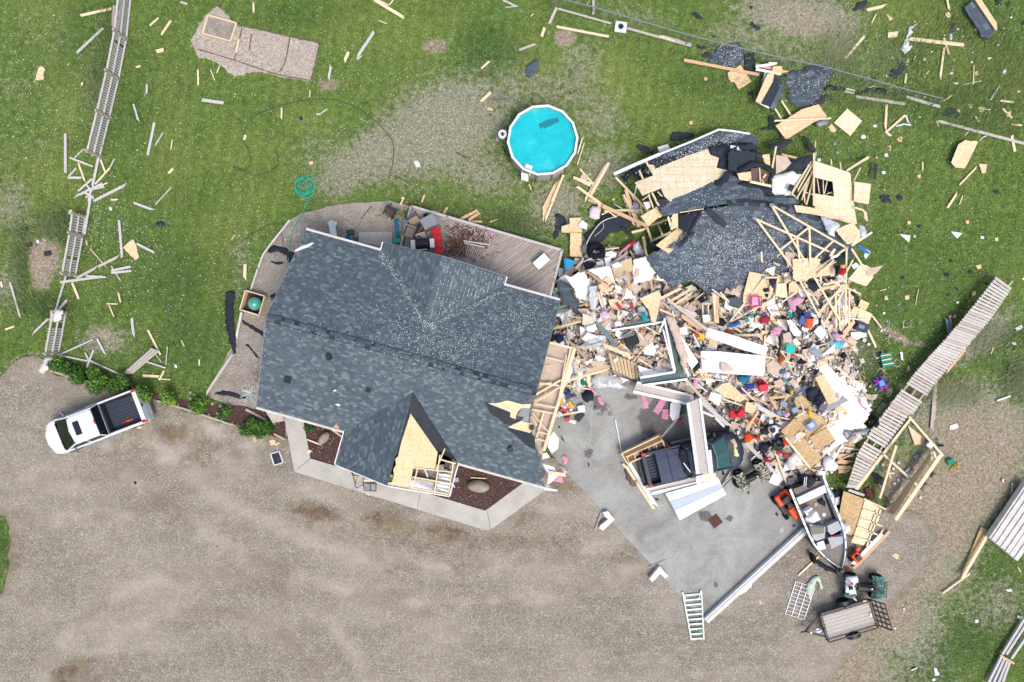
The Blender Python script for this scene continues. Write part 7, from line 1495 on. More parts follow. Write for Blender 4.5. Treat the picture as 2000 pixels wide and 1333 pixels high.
S([(290,590),(415,585),(425,745),(295,740)],'osb_orange',.35,'upper orange plywood square by the deck corner','plywood square');S([(205,680),(300,650),(300,750),(205,745)],'osb_orange',.3,'left arm of orange plywood by the deck corner','plywood square');S([(298,745),(420,750),(425,1010),(295,1005)],'osb_orange',.25,'long orange plywood strip by the deck corner','plywood strip',rg=.02)
S([(385,660),(430,615),(485,655),(475,715),(400,690)],'drywall',.45,'white drywall shard on the orange plywood','drywall shard',rg=.02)
cu=K([(510,490),(540,460),(620,465),(632,500),(612,600),(560,605),(500,580)],'dyed_cloth',.28,'white cushion with pink dots below the pool','cushion',color='e8dde2',res=.12,rg=.01,dz=.1,freq=.8)
for x,y in[(540,500),(590,490),(530,540),(575,535),(605,555),(545,580)]:pass
K([(130,560),(180,540),(250,600),(260,640),(190,720),(140,830),(110,780),(140,650)],'torn_shingles',.06,'dark speckled stain-like felt on the grass by deck','felt')
K([(440,760),(540,700),(640,560),(780,530),(1000,530),(1010,640),(900,720),(720,760),(620,880),(560,900),(470,870)],'torn_shingles',.2,'black felt and burnt soil mass left of the collapsed roof','felt mass',dz=.02,res=.14,freq=3)
K([(830,690),(870,680),(970,770),(1010,820),(960,800)],'tar_paper',.15,'black roll lying across the burnt soil','felt roll',dz=.2)
T([(470,880),(520,780),(600,670),(680,610),(800,570),(870,530)],.03,'concrete_white','thin white cable arcing across the burnt soil','cable',z=.3,step=4);T([(870,500),(880,450),(920,430)],.015,'black_metal','short black wire above the burnt soil','wire',z=.3,step=3);T([(770,435),(870,495)],.03,'green_tint_metal','pale green stick above the burnt soil','stick',z=.3);T([(560,790),(640,720),(660,680),(655,640)],.02,'weathered_deck','thin grey root-like cord on the burnt soil','cord',z=.3,step=3)
tyre(580,950,.5,.3,False,'dark tyre half buried beside the blue bin',.0,55,20)
BX(450,930,.3,.5,.3,5,'dyed_cloth',.2,'grey speckled bag by the orange plywood strip','bag',color='73757c',c=.1)
K([(980,880),(1040,840),(1110,970),(1090,1000),(1000,985)],'white_paint',.25,'white curved basin left of the lower sheathing sheet','basin',dz=.3,res=.1);S([(1090,420),(1160,410),(1170,470),(1130,500)],'drywall',.3,'small white card between the leaning rafters','card');K([(980,420),(1040,430),(1050,540),(990,530),(960,470)],'dyed_cloth',.15,'lilac cloth caught between leaning rafters','cloth',color='c9bcd0',dz=.3);K([(880,900),(980,840),(1020,820),(1000,860),(850,970),(830,960)],'dyed_cloth',.1,'crimson streak of cloth above the beige carpet','cloth',color='bb2b4a',dz=.35)
# blue bin
e=eQ('plastic_bin',W(300,1090,.3),0,'bright blue plastic bin lying by the deck corner','bin');z0_=zb(300,1090,.2)
for nm,pts_,h_,mt in[('side',[(232,1035),(275,1030),(390,1075),(300,1110),(280,1150),(245,1155)],.12,'1d9ad2'),('rim',[(225,1030),(245,1030),(262,1155),(240,1158)],.2,'0f7fb8')]:
 o=bQ(nm,[W(x,y,z0_+.2+h_)for x,y in pts_],h_+.1,'dyed_plastic');o.color=C(mt);uQ(e,o)
# beside house: grey box, green cushions
BX(195,1180,.28,.5,.25,-5,'grey_metal',.1,'grey metal crate just right of the deck corner','crate')
zc(18)
for i,(pts_,l)in enumerate([([(0,580),(90,570),(95,600),(0,640)],'topmost of the green metal slats behind the house corner'),([(5,640),(90,630),(120,660),(20,670)],'second green metal slat behind the house corner'),([(10,665),(110,670),(120,700),(20,705)],'third green metal slat behind the house corner'),([(60,790),(180,765),(190,800),(50,830)],'fourth green metal slat behind the house corner'),([(50,840),(205,815),(205,855),(50,890)],'lowest of the green metal slats behind the house corner')]):S(pts_,'siding_green',.4,l,'metal slat','metal_slat',.05)
K([(30,470),(100,450),(200,500),(240,560),(300,690),(350,700),(460,690),(420,780),(400,880),(280,890),(250,800),(110,760),(80,600)],'fallen_shingles',.15,'jagged black shingle sheet beside the house corner','shingle sheet',dz=.35)
def wQ(pts,l,dz=.75,mt='drywall',rg=.03,**k):return S(pts,mt,dz,l,k.pop('cat','drywall sheet'),'drywall_sheet',.015,rg,tilt=.03)
wQ([(150,385),(240,410),(330,350),(410,350),(480,480),(490,560),(470,620),(350,705),(300,660),(280,560),(240,520),(200,460)],'big white drywall sheet beside the black jagged shingles')
wQ([(445,320),(740,260),(800,470),(630,450),(560,380)],'white drywall sheet left of the beige carpet');wQ([(1050,190),(1215,140),(1240,200),(1380,330),(1310,380),(1290,440),(1160,480),(1060,500),(1040,400)],'white drywall sheet right of the beige carpet')
S([(765,275),(950,180),(1020,160),(1050,330),(800,395)],'tan_carpet',.7,'beige carpet piece between two white drywall sheets','carpet piece',rg=.01);wQ([(760,260),(840,210),(900,245),(880,280),(820,290)],'small white shard on top of the beige carpet',.8)
wQ([(690,90),(760,70),(830,100),(820,150),(730,180),(680,140)],'white torn panel above the beige carpet',.6);wQ([(670,160),(750,150),(755,240),(690,260)],'white ribbed vent panel above the beige carpet',.55,'white_paint',.01);wQ([(565,215),(655,205),(665,250),(570,262)],'white tray left of the ribbed panel',.5,'white_paint',.0)
K([(400,230),(500,205),(560,240),(555,290),(420,310)],'black_cloth',.2,'black clothing heap above the big drywall sheet','clothes',dz=.3)
wQ([(1130,310),(1090,300),(1035,430),(1120,400)],'grey shard on the right white drywall sheet',.7,'drywall_back')
wQ([(480,540),(560,520),(600,640),(560,830),(500,820),(470,690)],'milky plastic film right of the big drywall sheet',.6,'pvc_clear')
S([(580,520),(680,480),(740,570),(715,620),(650,580)],'osb_orange',.65,'small orange plywood block below the white drywall','plywood block');S([(650,450),(720,395),(800,480),(740,500)],'osb_orange',.6,'tan plywood triangle below the white drywall','plywood triangle')
S([(715,710),(820,690),(890,720),(880,830),(760,810)],'osb_orange',.5,'tan orange plywood piece above the red magazine','plywood piece')
S([(1130,690),(1380,580),(1410,660),(1370,850),(1340,1000),(1280,990),(1250,850)],'osb',.75,'large bent sheathing sheet over the green ribbed panel','sheathing sheet',rg=.01)
K([(1140,870),(1200,870),(1250,980),(1180,985),(1150,930)],'dyed_cloth',.12,'teal cloth hanging from the bent sheathing sheet','cloth',color='159a9c',dz=.75,res=.1)
S([(390,880),(540,940),(560,1030),(500,1060),(380,1030)],'dyed_cloth',.55,'cream quilted mattress piece right of the house corner','mattress piece',color='e5ddc8');wQ([(440,1060),(550,1020),(580,1090),(520,1130),(440,1110)],'pale blue white panel above the folded cabinet',.6,'white_paint');wQ([(370,1220),(450,1130),(640,1200),(640,1230),(520,1290)],'white cabinet panel folded open right of the house',.6,'white_paint',.0);wQ([(350,1050),(400,1070),(430,1120),(360,1190)],'bluish white panel left of the folded cabinet',.5,'white_paint',.0)
S([(540,1000),(590,1010),(720,1120),(850,1300),(800,1310),(620,1110)],'siding_green',.6,'dark green metal strip slanting through the debris','metal strip')
BX(1025,1245,.75,.5,.35,18,'black_metal',.5,'glossy black appliance in brown furniture pieces','appliance',c=.1)
for pts_,c,l in[([(810,755),(850,740),(905,820),(870,840)],'b62a45','red magazine cover lying on tan plywood'),([(985,745),(1030,740),(1060,810),(1030,850)],'a92b48','crimson book cover right of the red magazine'),([(790,840),(845,835),(840,905),(800,905)],'3a3533','dark brown book below the red magazine'),([(800,1000),(880,985),(890,1050),(810,1050)],'f0eae4','white card with red edge above the white trim'),([(590,560),(620,570),(605,610),(580,605)],'8c3a44','dull red book below the plywood block')]:
 S(pts_,'dyed_plastic',.65,l,'book',color=c,t=.04)
K([(600,880),(660,840),(720,870),(740,930),(700,960),(620,930)],'dyed_cloth',.18,'white bedding with a pink pattern near the metal strip','bedding',color='e3c3d6',dz=.6)
K([(20,1170),(80,1150),(150,1180),(140,1240),(80,1280),(30,1230)],'dyed_cloth',.2,'navy blue cloth heap by the house side','cloth',color='1d2c5e',dz=.3)
B([(450,340,640,480,.14,.7,'red_lumber'),(640,480,720,560,.1,.7,'red_lumber'),(960,350,1010,590,.14,.75,'red_lumber'),(1240,280,1300,590,.13,.8,'red_lumber'),(880,380,850,520,.08,.7,'red_lumber'),(1060,1080,1180,1220,.05,.7,'drywall'),(0,1085,370,985,.12,.6,'lumber'),(740,260,990,80,.1,.7,'old_lumber'),(1400,690,1666,560,.14,.75,'lumber'),(580,600,650,800,.08,.6),(290,310,420,160,.14,.5,'red_lumber'),(400,210,520,160,.04,.5,'white_paint'),(520,155,650,200,.05,.5,'white_paint'),(620,60,860,30,.08,.5,'osb_orange'),(860,110,1000,-10,.09,.65,'pink_insulation'),(580,85,700,90,.06,.5,'white_paint'),(210,920,370,945,.05,.6),(190,880,190,1250,.07,.5,'old_lumber'),(250,1230,300,1030,.05,.6,'old_lumber')],'lumber',.1,'loose board in the upper debris','board','board')
# ==== CENTRE
zc(19)
# carpeted stairs
st=eQ('carpeted_stairs',W(950,520,0),0,'beige carpeted staircase lying between house and slab','stairs')
LA,LB,RA,RB=W(720,330,1.6),W(780,560,1.6),W(1100,470,.5),W(1125,690,.5)
for k in range(8):
 t0,t1=k/8,(k+.72)/8;m=MB();a0,a1,b0,b1=LA.lerp(RA,t0),LA.lerp(RA,t1),LB.lerp(RB,t0),LB.lerp(RB,t1);zt=max(a0.z,a1.z)
 m.rings([[(p.x,p.y,zt-.22)for p in(a0,a1,b1,b0)],[(p.x,p.y,zt)for p in(a0,a1,b1,b0)]]);uQ(st,m.build('tread','tan_carpet'))
m=MB();m.bar(W(770,600,1.2),W(1120,720,.3),.05,.3);uQ(st,m.build('stringer','black_metal'))
S([(420,590),(540,510),(680,490),(740,490),(740,540),(500,590),(400,620)],'tan_carpet',1.0,'tan carpet landing left of the carpeted stairs','carpet landing');wQ([(480,440),(580,430),(700,450),(640,500),(520,510)],'pinkish grey panel above the carpet landing',1.0,'drywall_back');wQ([(545,375),(590,365),(695,410),(650,440),(580,430)],'white shard above the carpet landing',1.1);wQ([(410,455),(520,405),(500,450),(440,490)],'white pointed shard left of the landing',1.0);wQ([(785,420),(850,400),(800,475)],'small white triangle above the carpeted stairs',1.2)
B([(150,705,740,540,.12,1.1,'lumber'),(640,225,1000,370,.2,.9,'osb_orange'),(220,190,440,410,.14,1.0,'red_lumber'),(260,260,640,240,.12,.8,'grey_board'),(450,600,480,770,.16,.6,'lumber'),(270,380,345,840,.14,.7,'grey_board'),(650,200,670,350,.08,1.2,'grey_metal'),(400,240,640,180,.1,.9,'grey_metal'),(755,590,765,740,.06,1.0,'grey_metal'),(1120,410,1290,520,.06,.9,'lumber'),(260,470,430,400,.05,.8),(1300,240,1300,370,.06,.8,'white_paint')],'lumber',.1,'loose board around the stairs','board','board')
K([(510,640),(560,590),(700,600),(860,640),(960,800),(880,800),(700,780),(560,800),(500,720)],'pvc_clear',.25,'clear crumpled plastic sheeting below the carpeted stairs','plastic sheeting',dz=.12,res=.12)
# green siding L with white trim
zc(0)
Ls=eQ('siding_frame',P(1330,700,0),0,'white-edged green siding frame pieces forming a bent L','siding frame')
def strip(a,b,c,d_,z,name='siding'):
 q=[P(*p,z)for p in(a,b,c,d_)];uQ(Ls,bQ(name,q,.06,'siding_green' if name=='siding' else 'white_paint'))
strip((1250,741),(1335,727),(1340,742),(1255,752),1.6);strip((1297,625),(1312,640),(1340,738),(1322,722),1.62);strip((1225,634),(1295,617),(1298,630),(1200,641),1.55)
for a,b in[((1250,738),(1317,727)),((1297,622),(1318,725)),((1195,646),(1296,629)),((1302,620),(1345,735)),((1255,753),(1342,741))]:m=MB();m.bar(P(*a,1.68),P(*b,1.68),.11,.1);uQ(Ls,m.build('trim','white_paint'))
m=MB()
for k in range(22):t_=k/21;a=P(1255+70*t_,741-13*t_,1.665);b=P(1257+72*t_,751-9*t_,1.665);m.bar(a,b,.015,.01)
for k in range(26):t_=k/25;a=P(1300+22*t_,628+95*t_,1.685);b=P(1311+24*t_,640+92*t_,1.685);m.bar(a,b,.015,.01)
uQ(Ls,m.build('rib','torn_shingles'))
K([(1300,615),(1318,620),(1345,700),(1338,735),(1325,690)],'drywall_back',.1,'grey torn felt along the siding frame','felt',dz=.9)
# stone beams
t=NT('stone_veneer');uvn=t.coord('UV');b_=t.node("ShaderNodeTexBrick");t.l.new(uvn,b_.inputs['Vector']);b_.inputs['Scale'].default_value=5;b_.inputs['Color1'].default_value=C('c9c1b9');b_.inputs['Color2'].default_value=C('b0a79f');b_.inputs['Mortar'].default_value=C('ddd7cf');b_.inputs['Mortar Size'].default_value=.03
t.col(t.mix(.4,b_.outputs[0],t.ramp(t.noise(uvn,9,3,.7),[(.3,C('978e86')),(.7,C('dad3cb'))])));MATS['stone_veneer']=t.m
def beam(a,b,c,d_,z,label,za=None):
 e=eQ('stone_beam',P(*a,0),0,label,'wall beam');q=[P(*p,z if i in(0,3)or za is None else za)for i,p in enumerate((a,b,c,d_))]
 uQ(e,bQ('stone_face',q,.25,'stone_veneer'))
 for i,j,w_ in((0,1,.16),(3,2,.12)):m=MB();m.bar(q[i]+VQ((0,0,.03)),q[j]+VQ((0,0,.03)),w_,.12);uQ(e,m.build('white_trim','white_paint'))
 return e
beam((1236,765),(1343,789),(1350,773),(1244,747),1.0,'stone-faced beam lying above the wet slab patch');beam((1343,787),(1362,926),(1386,926),(1366,778),1.9,'stone-faced beam lying across the dark pickup cab',2.0)
beam((1272,964),(1375,940),(1362,926),(1262,956),1.0,'short stone-faced beam along the dark pickup side');
zc(24);simple('panel_blue','b4bfcb',.5,2,.05)
gd_=eQ('garage_door',W(980,860,0),0,'white ribbed garage door panels leaning on the slab','garage door')
top=W(665,800,1.2),W(1240,640,1.2);bot=W(812,1078,.2),W(1318,798,.2)
for k in range(3):
 a,b=k/3,(k+.96)/3;q=[top[0].lerp(bot[0],a),top[1].lerp(bot[1],a),top[1].lerp(bot[1],b),top[0].lerp(bot[0],b)];uQ(gd_,bQ('door_panel',q,.05,'white_paint' if k!=1 else 'panel_blue'))
m=MB();m.bar(bot[0]-VQ((0,0,.02)),bot[1]-VQ((0,0,.02)),.15,.1);uQ(gd_,m.build('bottom_rail','white_metal'))
S([(1000,600),(1150,580),(1240,640),(1000,700)],'drywall',1.5,'torn white panel above the garage door panels','torn panel',rg=.03);S([(1070,590),(1210,580),(1215,620),(1130,650)],'lumber',1.9,'splintered pale wood end above the garage door','wood end',rg=.03)
B([(1145,330,1175,650,.14,1.9,'white_paint'),(235,500,540,970,.16,.12,'lumber'),(270,470,575,960,.2,.3,'white_paint'),(200,480,245,520,.12,.3,'lumber'),(120,0,190,360,.07,.1,'green_tint_metal'),(160,360,220,520,.1,.1,'grey_metal'),(500,60,950,580,.05,1.3,'rust_metal'),(625,185,800,-20,.05,1.0,'grey_metal'),(860,470,945,580,.05,1.6,'white_paint'),(1280,720,1390,540,.09,.2,'weathered_deck'),(1300,690,1440,560,.07,.25,'weathered_deck'),(1290,730,1500,500,.04,.2,'black_metal'),(1150,100,1220,190,.08,.3,'black_metal')],'lumber',.1,'long piece by the dark pickup','board','board')
# open wooden crate shelf
sh=eQ('wooden_shelf',W(420,320,0),0,'open pine shelf box with small items left of dark pickup','shelf')
for a,b,c,d_,z in[((190,350),(600,150),(640,170),(230,370),.9)]:pass
cn=[(180,365),(600,165),(655,300),(250,470)]
for i in range(4):m=MB();m.bar(W(*cn[i],.7),W(*cn[(i+1)%4],.7),.06,.45);uQ(sh,m.build('side_board','lumber'))
uQ(sh,bQ('back_board',[W(x,y,.5)for x,y in cn],.03,'osb_orange'))
m=MB();m.bar(W(230,400,.7),W(620,225,.7),.05,.42);uQ(sh,m.build('divider','lumber'))
for k in range(5):t_=k/5;m=MB();a=(240+390*t_,400-170*t_);b=(262+385*t_,462-165*t_);m.bar(W(*a,.7),W(*b,.7),.04,.4);uQ(sh,m.build('divider','lumber'))
for x,y,c,l in[(360,370,'9fa4b8','pale box in the pine shelf'),(490,310,'e8a6b8','pink patterned book in the pine shelf'),(550,290,'f0e6e8','white and pink paper in the pine shelf'),(500,340,'c2313f','small red box in the pine shelf')]:BX(x,y,.28,.2,.1,27,'dyed_plastic',.6,l,'shelf item',color=c)
K([(210,540),(260,520),(340,640),(370,720),(300,720),(230,640)],'brown_leather',.2,'brown muddy rubble along the lower left slab boards','rubble',dz=.06);K([(320,660),(360,640),(365,700),(335,710)],'dyed_cloth',.1,'yellow moss-like clump in the muddy rubble','clump',color='a3a05a',dz=.15,res=.08);K([(420,640),(470,620),(490,680),(440,700)],'brown_leather',.12,'small rubble by the dark pickup tailgate','rubble',dz=.1,res=.1)
K([(540,850),(580,850),(600,870),(570,885)],'brown_leather',.06,'crumbs on the slab left of the garage door','crumbs',dz=.06,res=.08)
for pts_,l in[([(340,120),(420,110),(450,160),(390,210)],'')][:0]:pass
# pink boards and items near the beam
zc(19)
K([(1130,850),(1220,850),(1225,940),(1255,1050),(1190,1065),(1150,960)],'pink_insulation',.12,'rose pink insulation batt on the slab, leftmost','insulation batt',dz=.06,res=.12)
S([(1405,920),(1500,930),(1375,1135),(1300,1090)],'pink_insulation',.1,'pink foam board on the slab, middle of three','foam board',t=.05);S([(1425,1065),(1515,1070),(1500,1200),(1412,1190)],'pink_insulation',.1,'small square pink foam board on the slab','foam board',t=.05)
K([(440,740),(480,750),(570,860),(550,880),(500,820)],'pink_insulation',.15,'pink insulation strip beside the green bin','insulation batt',dz=.2,res=.1);K([(560,900),(620,895),(640,950),(670,1010),(630,1010),(580,940)],'pink_insulation',.15,'pink insulation roll lying on the slab','insulation batt',dz=.1,res=.1)
wQ([(1530,990),(1590,950),(1666,1010),(1640,1180),(1560,1220),(1520,1150)],'pale grey fabric shield on the slab by the beam',.3,'white_paint',0)
wQ([(1100,490),(1180,520),(1400,590),(1300,640),(1130,590)],'white wall strip behind the siding frame',.9,'white_paint',.0)
K([(345,660),(400,660),(440,750),(380,770),(350,740)],'dyed_cloth',.2,'dark green plastic bin beside the stairs','bin',color='1f7f5a',dz=.3,res=.1)
K([(370,860),(480,800),(530,880),(520,950),(450,980),(390,940)],'black_cloth',.3,'black rubbish bag on the slab by the stairs','rubbish bag',dz=.15,res=.1);K([(140,840),(230,810),(240,870),(160,890)],'dyed_cloth',.15,'bright blue cloth by the broken wall frame','cloth',color='27408f',dz=.3)
m=MB();z_=zb(230,930,.3);m.tube([W(170,950,z_),W(310,900,z_)],.14,12);tQ(m.build('grey_canister','grey_metal',smooth=True),'grey cylinder canister among items by the wall frame','canister')
for x,y,w_,d_,r_,c,l in[(105,960,.25,.3,20,'d9a92e','yellow orange box by the wall frame'),(230,1000,.5,.15,-60,'e5c21f','bright yellow level tool'),(150,1060,.35,.3,-30,'cf2f26','red box with white label below the wall frame'),(140,1030,.3,.14,-30,'f1eeee','white label box on the red box'),(370,1060,.4,.4,10,'dcecf0','pale blue white packet on the slab'),(350,1165,.55,.3,50,'33373f','dark grey flat case on the slab'),(190,1195,.28,.22,10,'c6262c','small red bag below the red box'),(80,1130,.3,.25,60,'d4d0d2','pale crumpled packet at the wall frame foot')]:
 BX(x,y,w_,d_,.12,r_,'dyed_plastic',.2,l,'household item',color=c)
BX(85,1300,.1,.1,.05,0,'black_metal',.08,'small black block alone on the upper slab','block')
zc(11)
T([(1105,890),(1140,1050),(1180,1333)],.025,'green_tint_metal','long thin pale metal pole lying on the slab','pole');T([(870,850),(850,950),(845,1100),(780,1260)],.012,'green_tint_metal','thin pale cable meandering on the slab','cable',z=.08,step=4);T([(860,1000),(850,1150),(820,1300),(760,1333)],.01,'green_tint_metal','second thin pale cable on the slab','cable',z=.08,step=4)
S([(525,1185),(540,1180),(570,1230),(555,1235)],'tar_paper',.08,'small dark wedge on the slab by the wall foot','scrap');BX(905,860,.1,.08,.05,0,'black_metal',.08,'tiny black cap on the slab by the pink roll','cap');BX(1505,1060,.08,.08,.04,0,'grey_metal',.08,'tiny pale knob on the wet slab','knob')
zc(10);K([(1310,640),(1340,615),(1370,640),(1360,690),(1320,700),(1335,665)],'pink_insulation',.12,'curled pink tube by the lower roof corner','foam tube',dz=.08,res=.08);K([(1300,705),(1350,730),(1375,760),(1340,770)],'dyed_cloth',.1,'dusty pink cloth below the curled pink tube','cloth',color='d4b5bc',dz=.2,res=.08)
BX(1540,700,.08,.2,.04,10,'black_metal',.08,'tiny dark bar on the slab near the roof corner','bar')
# red levers etc
zc(22);T([(245,720),(350,650)],.06,'dyed_plastic','bright red tool bar beside the pink foam boards','tool',color='c2273a',z=.2);T([(80,920),(250,720),(340,610)],.02,'grey_metal','thin metal rod through the red tool bar','rod',z=.5);K([(250,470),(330,440),(400,480),(410,580),(330,600)],'dull_hose',.2,'dark green hose tangle by the stone beam','hose tangle',dz=.1,res=.08)
for x,y,w_,d_,r_,c,l,cat in[(1010,595,.4,.42,-5,'cf1f3c','left red canister of the red pair','canister'),(1115,575,.36,.5,-40,'d2213a','right red canister of the red pair','canister'),(1400,250,.5,.38,10,'d92345','bright red toolbox near the purple clothes','toolbox')]:BX(x,y,w_,d_,.3,r_,'dyed_plastic',.5,l,cat,color=c,c=.08)
for pts_,c,l in[([(1150,870),(1200,840),(1280,880),(1240,960),(1170,960)],'e4521c','orange plastic machine cover, left of two'),([(1280,890),(1360,880),(1370,930),(1330,950)],'dd4a22','orange plastic machine cover, right of two'),([(1190,640),(1300,640),(1320,700),(1210,690)],'d4501f','orange hose coil above the pine stick'),([(1090,250),(1200,260),(1210,330),(1120,330)],'5d3a9a','purple clothes below the white cabinet doors'),([(1160,200),(1270,190),(1290,260),(1190,270)],'2340a0','royal blue clothes below the white cabinet doors'),([(1060,90),(1250,90),(1200,180),(1080,180)],'14708e','teal blue blanket edge below the white cabinet doors'),([(1310,170),(1390,160),(1390,210),(1330,220)],'c21e4c','magenta cloth above the red toolbox')]:K(pts_,'dyed_cloth',.2,l,'cloth',color=c,dz=.4,res=.1)
S([(725,305),(870,345),(830,490),(690,400)],'drywall',.7,'white square card left of the fallen truss corner','card');S([(780,270),(870,200),(960,180),(1060,300),(1180,400),(1100,440),(900,370)],'osb',.6,'tan sheathing under the fallen truss corner','sheathing');S([(1180,440),(1300,440),(1320,540),(1260,590),(1170,560)],'osb',.65,'round-edged tan sheathing right of the fallen truss','sheathing piece',rg=.03)
B([(385,140,800,590,.16,.7,'weathered_deck'),(560,400,1000,780,.2,.75,'grey_board'),(600,560,790,640,.12,.6,'white_paint'),(1340,560,1165,830,.12,.7,'red_lumber'),(1120,250,1300,430,.08,.7,'lumber'),(1290,460,1600,640,.16,.6,'grey_board'),(780,640,900,760,.14,.5,'white_paint'),(1170,970,1440,1230,.2,.4,'grey_board'),(1400,1200,1600,1400,.18,.4,'grey_board'),(1050,440,780,440,.03,.6,'white_paint'),(880,160,470,130,.03,.7,'white_paint')],'grey_board',.12,'long plank in the lower debris','plank','plank')
# ==== CABINET DOORS AND MIDDLE DEBRIS
zc(20)
for pts_,l,dz in[([(690,540),(1000,630),(1465,790),(1440,900),(1150,830),(655,650)],'long white cabinet door, upper of the two stacked',.95),([(590,840),(830,845),(1430,905),(1425,1020),(860,1000),(600,970)],'wide white door slab, upper half of the lower pair',.75),([(600,975),(860,990),(1428,1020),(1410,1165),(1050,1145),(610,1110)],'wide white door slab, lower half of the lower pair',.7),([(240,700),(330,630),(560,985),(475,1080)],'shorter white panel beside the green siding frame',.8),([(315,540),(415,530),(415,620),(320,625)],'small white square panel above the short white panel',.8)]:
 S(pts_,'white_paint',dz,l,'white door','white_door',.05)
S([(855,985),(960,1020),(1035,1095),(860,1110)],'drywall_back',.9,'brown triangular shard on the white doors','drywall shard')
e=eQ('plastic_chair',W(1300,200,.8),0,'hot pink framed child chair lying in the debris','chair');z_=zb(1300,200,.75)
uQ(e,bQ('seat',[W(x,y,z_)for x,y in[(1240,140),(1355,130),(1370,235),(1245,250)]],.04,'dyed_plastic')).color=C('eda9c8')
m=MB();fr_=[(1235,125),(1380,130),(1385,250),(1225,270)]
for i in range(4):m.tube([W(*fr_[i],z_+.06),W(*fr_[(i+1)%4],z_+.06)],.03)
m.tube([W(1260,125,z_+.08),W(1250,265,z_+.08)],.025);m.tube([W(1350,128,z_+.08),W(1362,255,z_+.08)],.025);o=m.build('tube_frame','dyed_plastic');o.color=C('e0316f');uQ(e,o)
sp=[(math.cos(a)*(1 if i%2==0 else.5),math.sin(a)*(1 if i%2==0 else.5))for i,a in enumerate(np.arange(0,6.2,.6283))]
S([(612+52*a,655+55*b)for a,b in sp],'dyed_cloth',.95,'bright yellow star shaped cushion left of white door','cushion',color='e9cf2c',t=.08)
for pts_,c,l,h_ in[([(560,370),(640,330),(710,345),(700,400),(600,400)],'168f86','teal folded cloth above the white card',.12),([(1150,420),(1200,390),(1230,450),(1190,475)],'1b98a0','teal crumpled cloth right of the lower truss',.12),([(1230,360),(1290,340),(1285,410),(1240,410)],'3aa0a4','small turquoise cloth right of the lower truss',.1),([(930,540),(970,480),(1100,450),(1110,500),(1000,530)],'1a6fb0','bright blue tarp fold above the long white door',.18),([(1370,430),(1430,380),(1500,400),(1470,480),(1380,490)],'b52b49','crimson clothes right of the lower truss',.2),([(800,500),(840,410),(900,430),(930,470),(880,520)],'1a1a1e','black clothes at the foot of the lower truss',.2),([(570,150),(620,130),(650,190),(600,210)],'242226','black pouch above the small wooden frame',.15),([(490,1220),(560,1210),(550,1310),(480,1280)],'e3a3c4','light pink cloth below the siding frame',.1),([(1060,1165),(1250,1160),(1180,1250),(1090,1240)],'16789c','teal blue clothes under the white doors',.15),([(480,1060),(570,990),(580,1060),(500,1140)],'23262e','black cloth under the shorter white panel',.1),([(1500,580),(1600,500),(1640,560),(1600,640)],'dca3bc','pink bedding right of the long white door',.18)]:K(pts_,'dyed_cloth',h_,l,'cloth',color=c,dz=.5,res=.07,freq=4)
S([(910,190),(960,150),(1040,280),(960,310),(895,280)],'drywall',.6,'pale blue white sheet left of the torn shingle square','sheet');S([(965,150),(1060,130),(1140,180),(1100,290),(960,250)],'fallen_shingles',.55,'torn shingle square beside the tall sheathing sheet','shingle square',rg=.02);S([(985,80),(1020,20),(1110,90),(1080,130)],'drywall_back',.7,'brown drywall shard above the torn shingle square','drywall shard')
S([(610,370),(700,365),(720,450),(630,465)],'drywall',.7,'bright white card on the teal folded cloth','card')
wf=eQ('broken_cupboard',W(690,340,.6),0,'small pine cupboard frame in the debris','cupboard frame')
for a,b in[((610,230),(755,225)),((755,225),(760,465)),((760,465),(625,470)),((625,470),(610,230)),((680,228),(690,350))]:m=MB();z_=zb(690,340,.55);m.bar(W(*a,z_),W(*b,z_),.07,.12);uQ(wf,m.build('board','lumber'))
B([(770,110,800,470,.22,.5,'lumber'),(815,120,800,460,.1,.55,'red_lumber'),(520,170,645,70,.07,.5,'lumber'),(580,230,660,195,.05,.5,'lumber'),(200,190,480,30,.16,.6,'lumber'),(250,240,500,70,.14,.65,'lumber'),(90,160,340,-20,.16,.5,'lumber'),(60,300,290,400,.1,.6,'lumber'),(160,170,680,570,.16,.85,'grey_board'),(340,380,600,560,.2,.6,'red_lumber'),(150,150,720,600,.05,.9,'lumber'),(380,270,440,210,.08,.5,'lumber'),(490,620,580,800,.08,.7,'white_paint'),(50,600,130,420,.1,.8,'white_paint'),(320,870,420,1190,.14,.6,'lumber'),(100,560,250,1130,.08,1.0,'white_paint'),(1010,470,1400,200,.0001,.5)][:-1]+[(380,1190,430,1300,.1,.6,'white_paint'),(1420,340,1560,520,.05,.6,'black_metal'),(1400,700,1300,600,.05,.6,'lumber'),(500,870,650,960,.1,.65,'red_lumber')],'lumber',.1,'loose board in the middle debris','board','board')
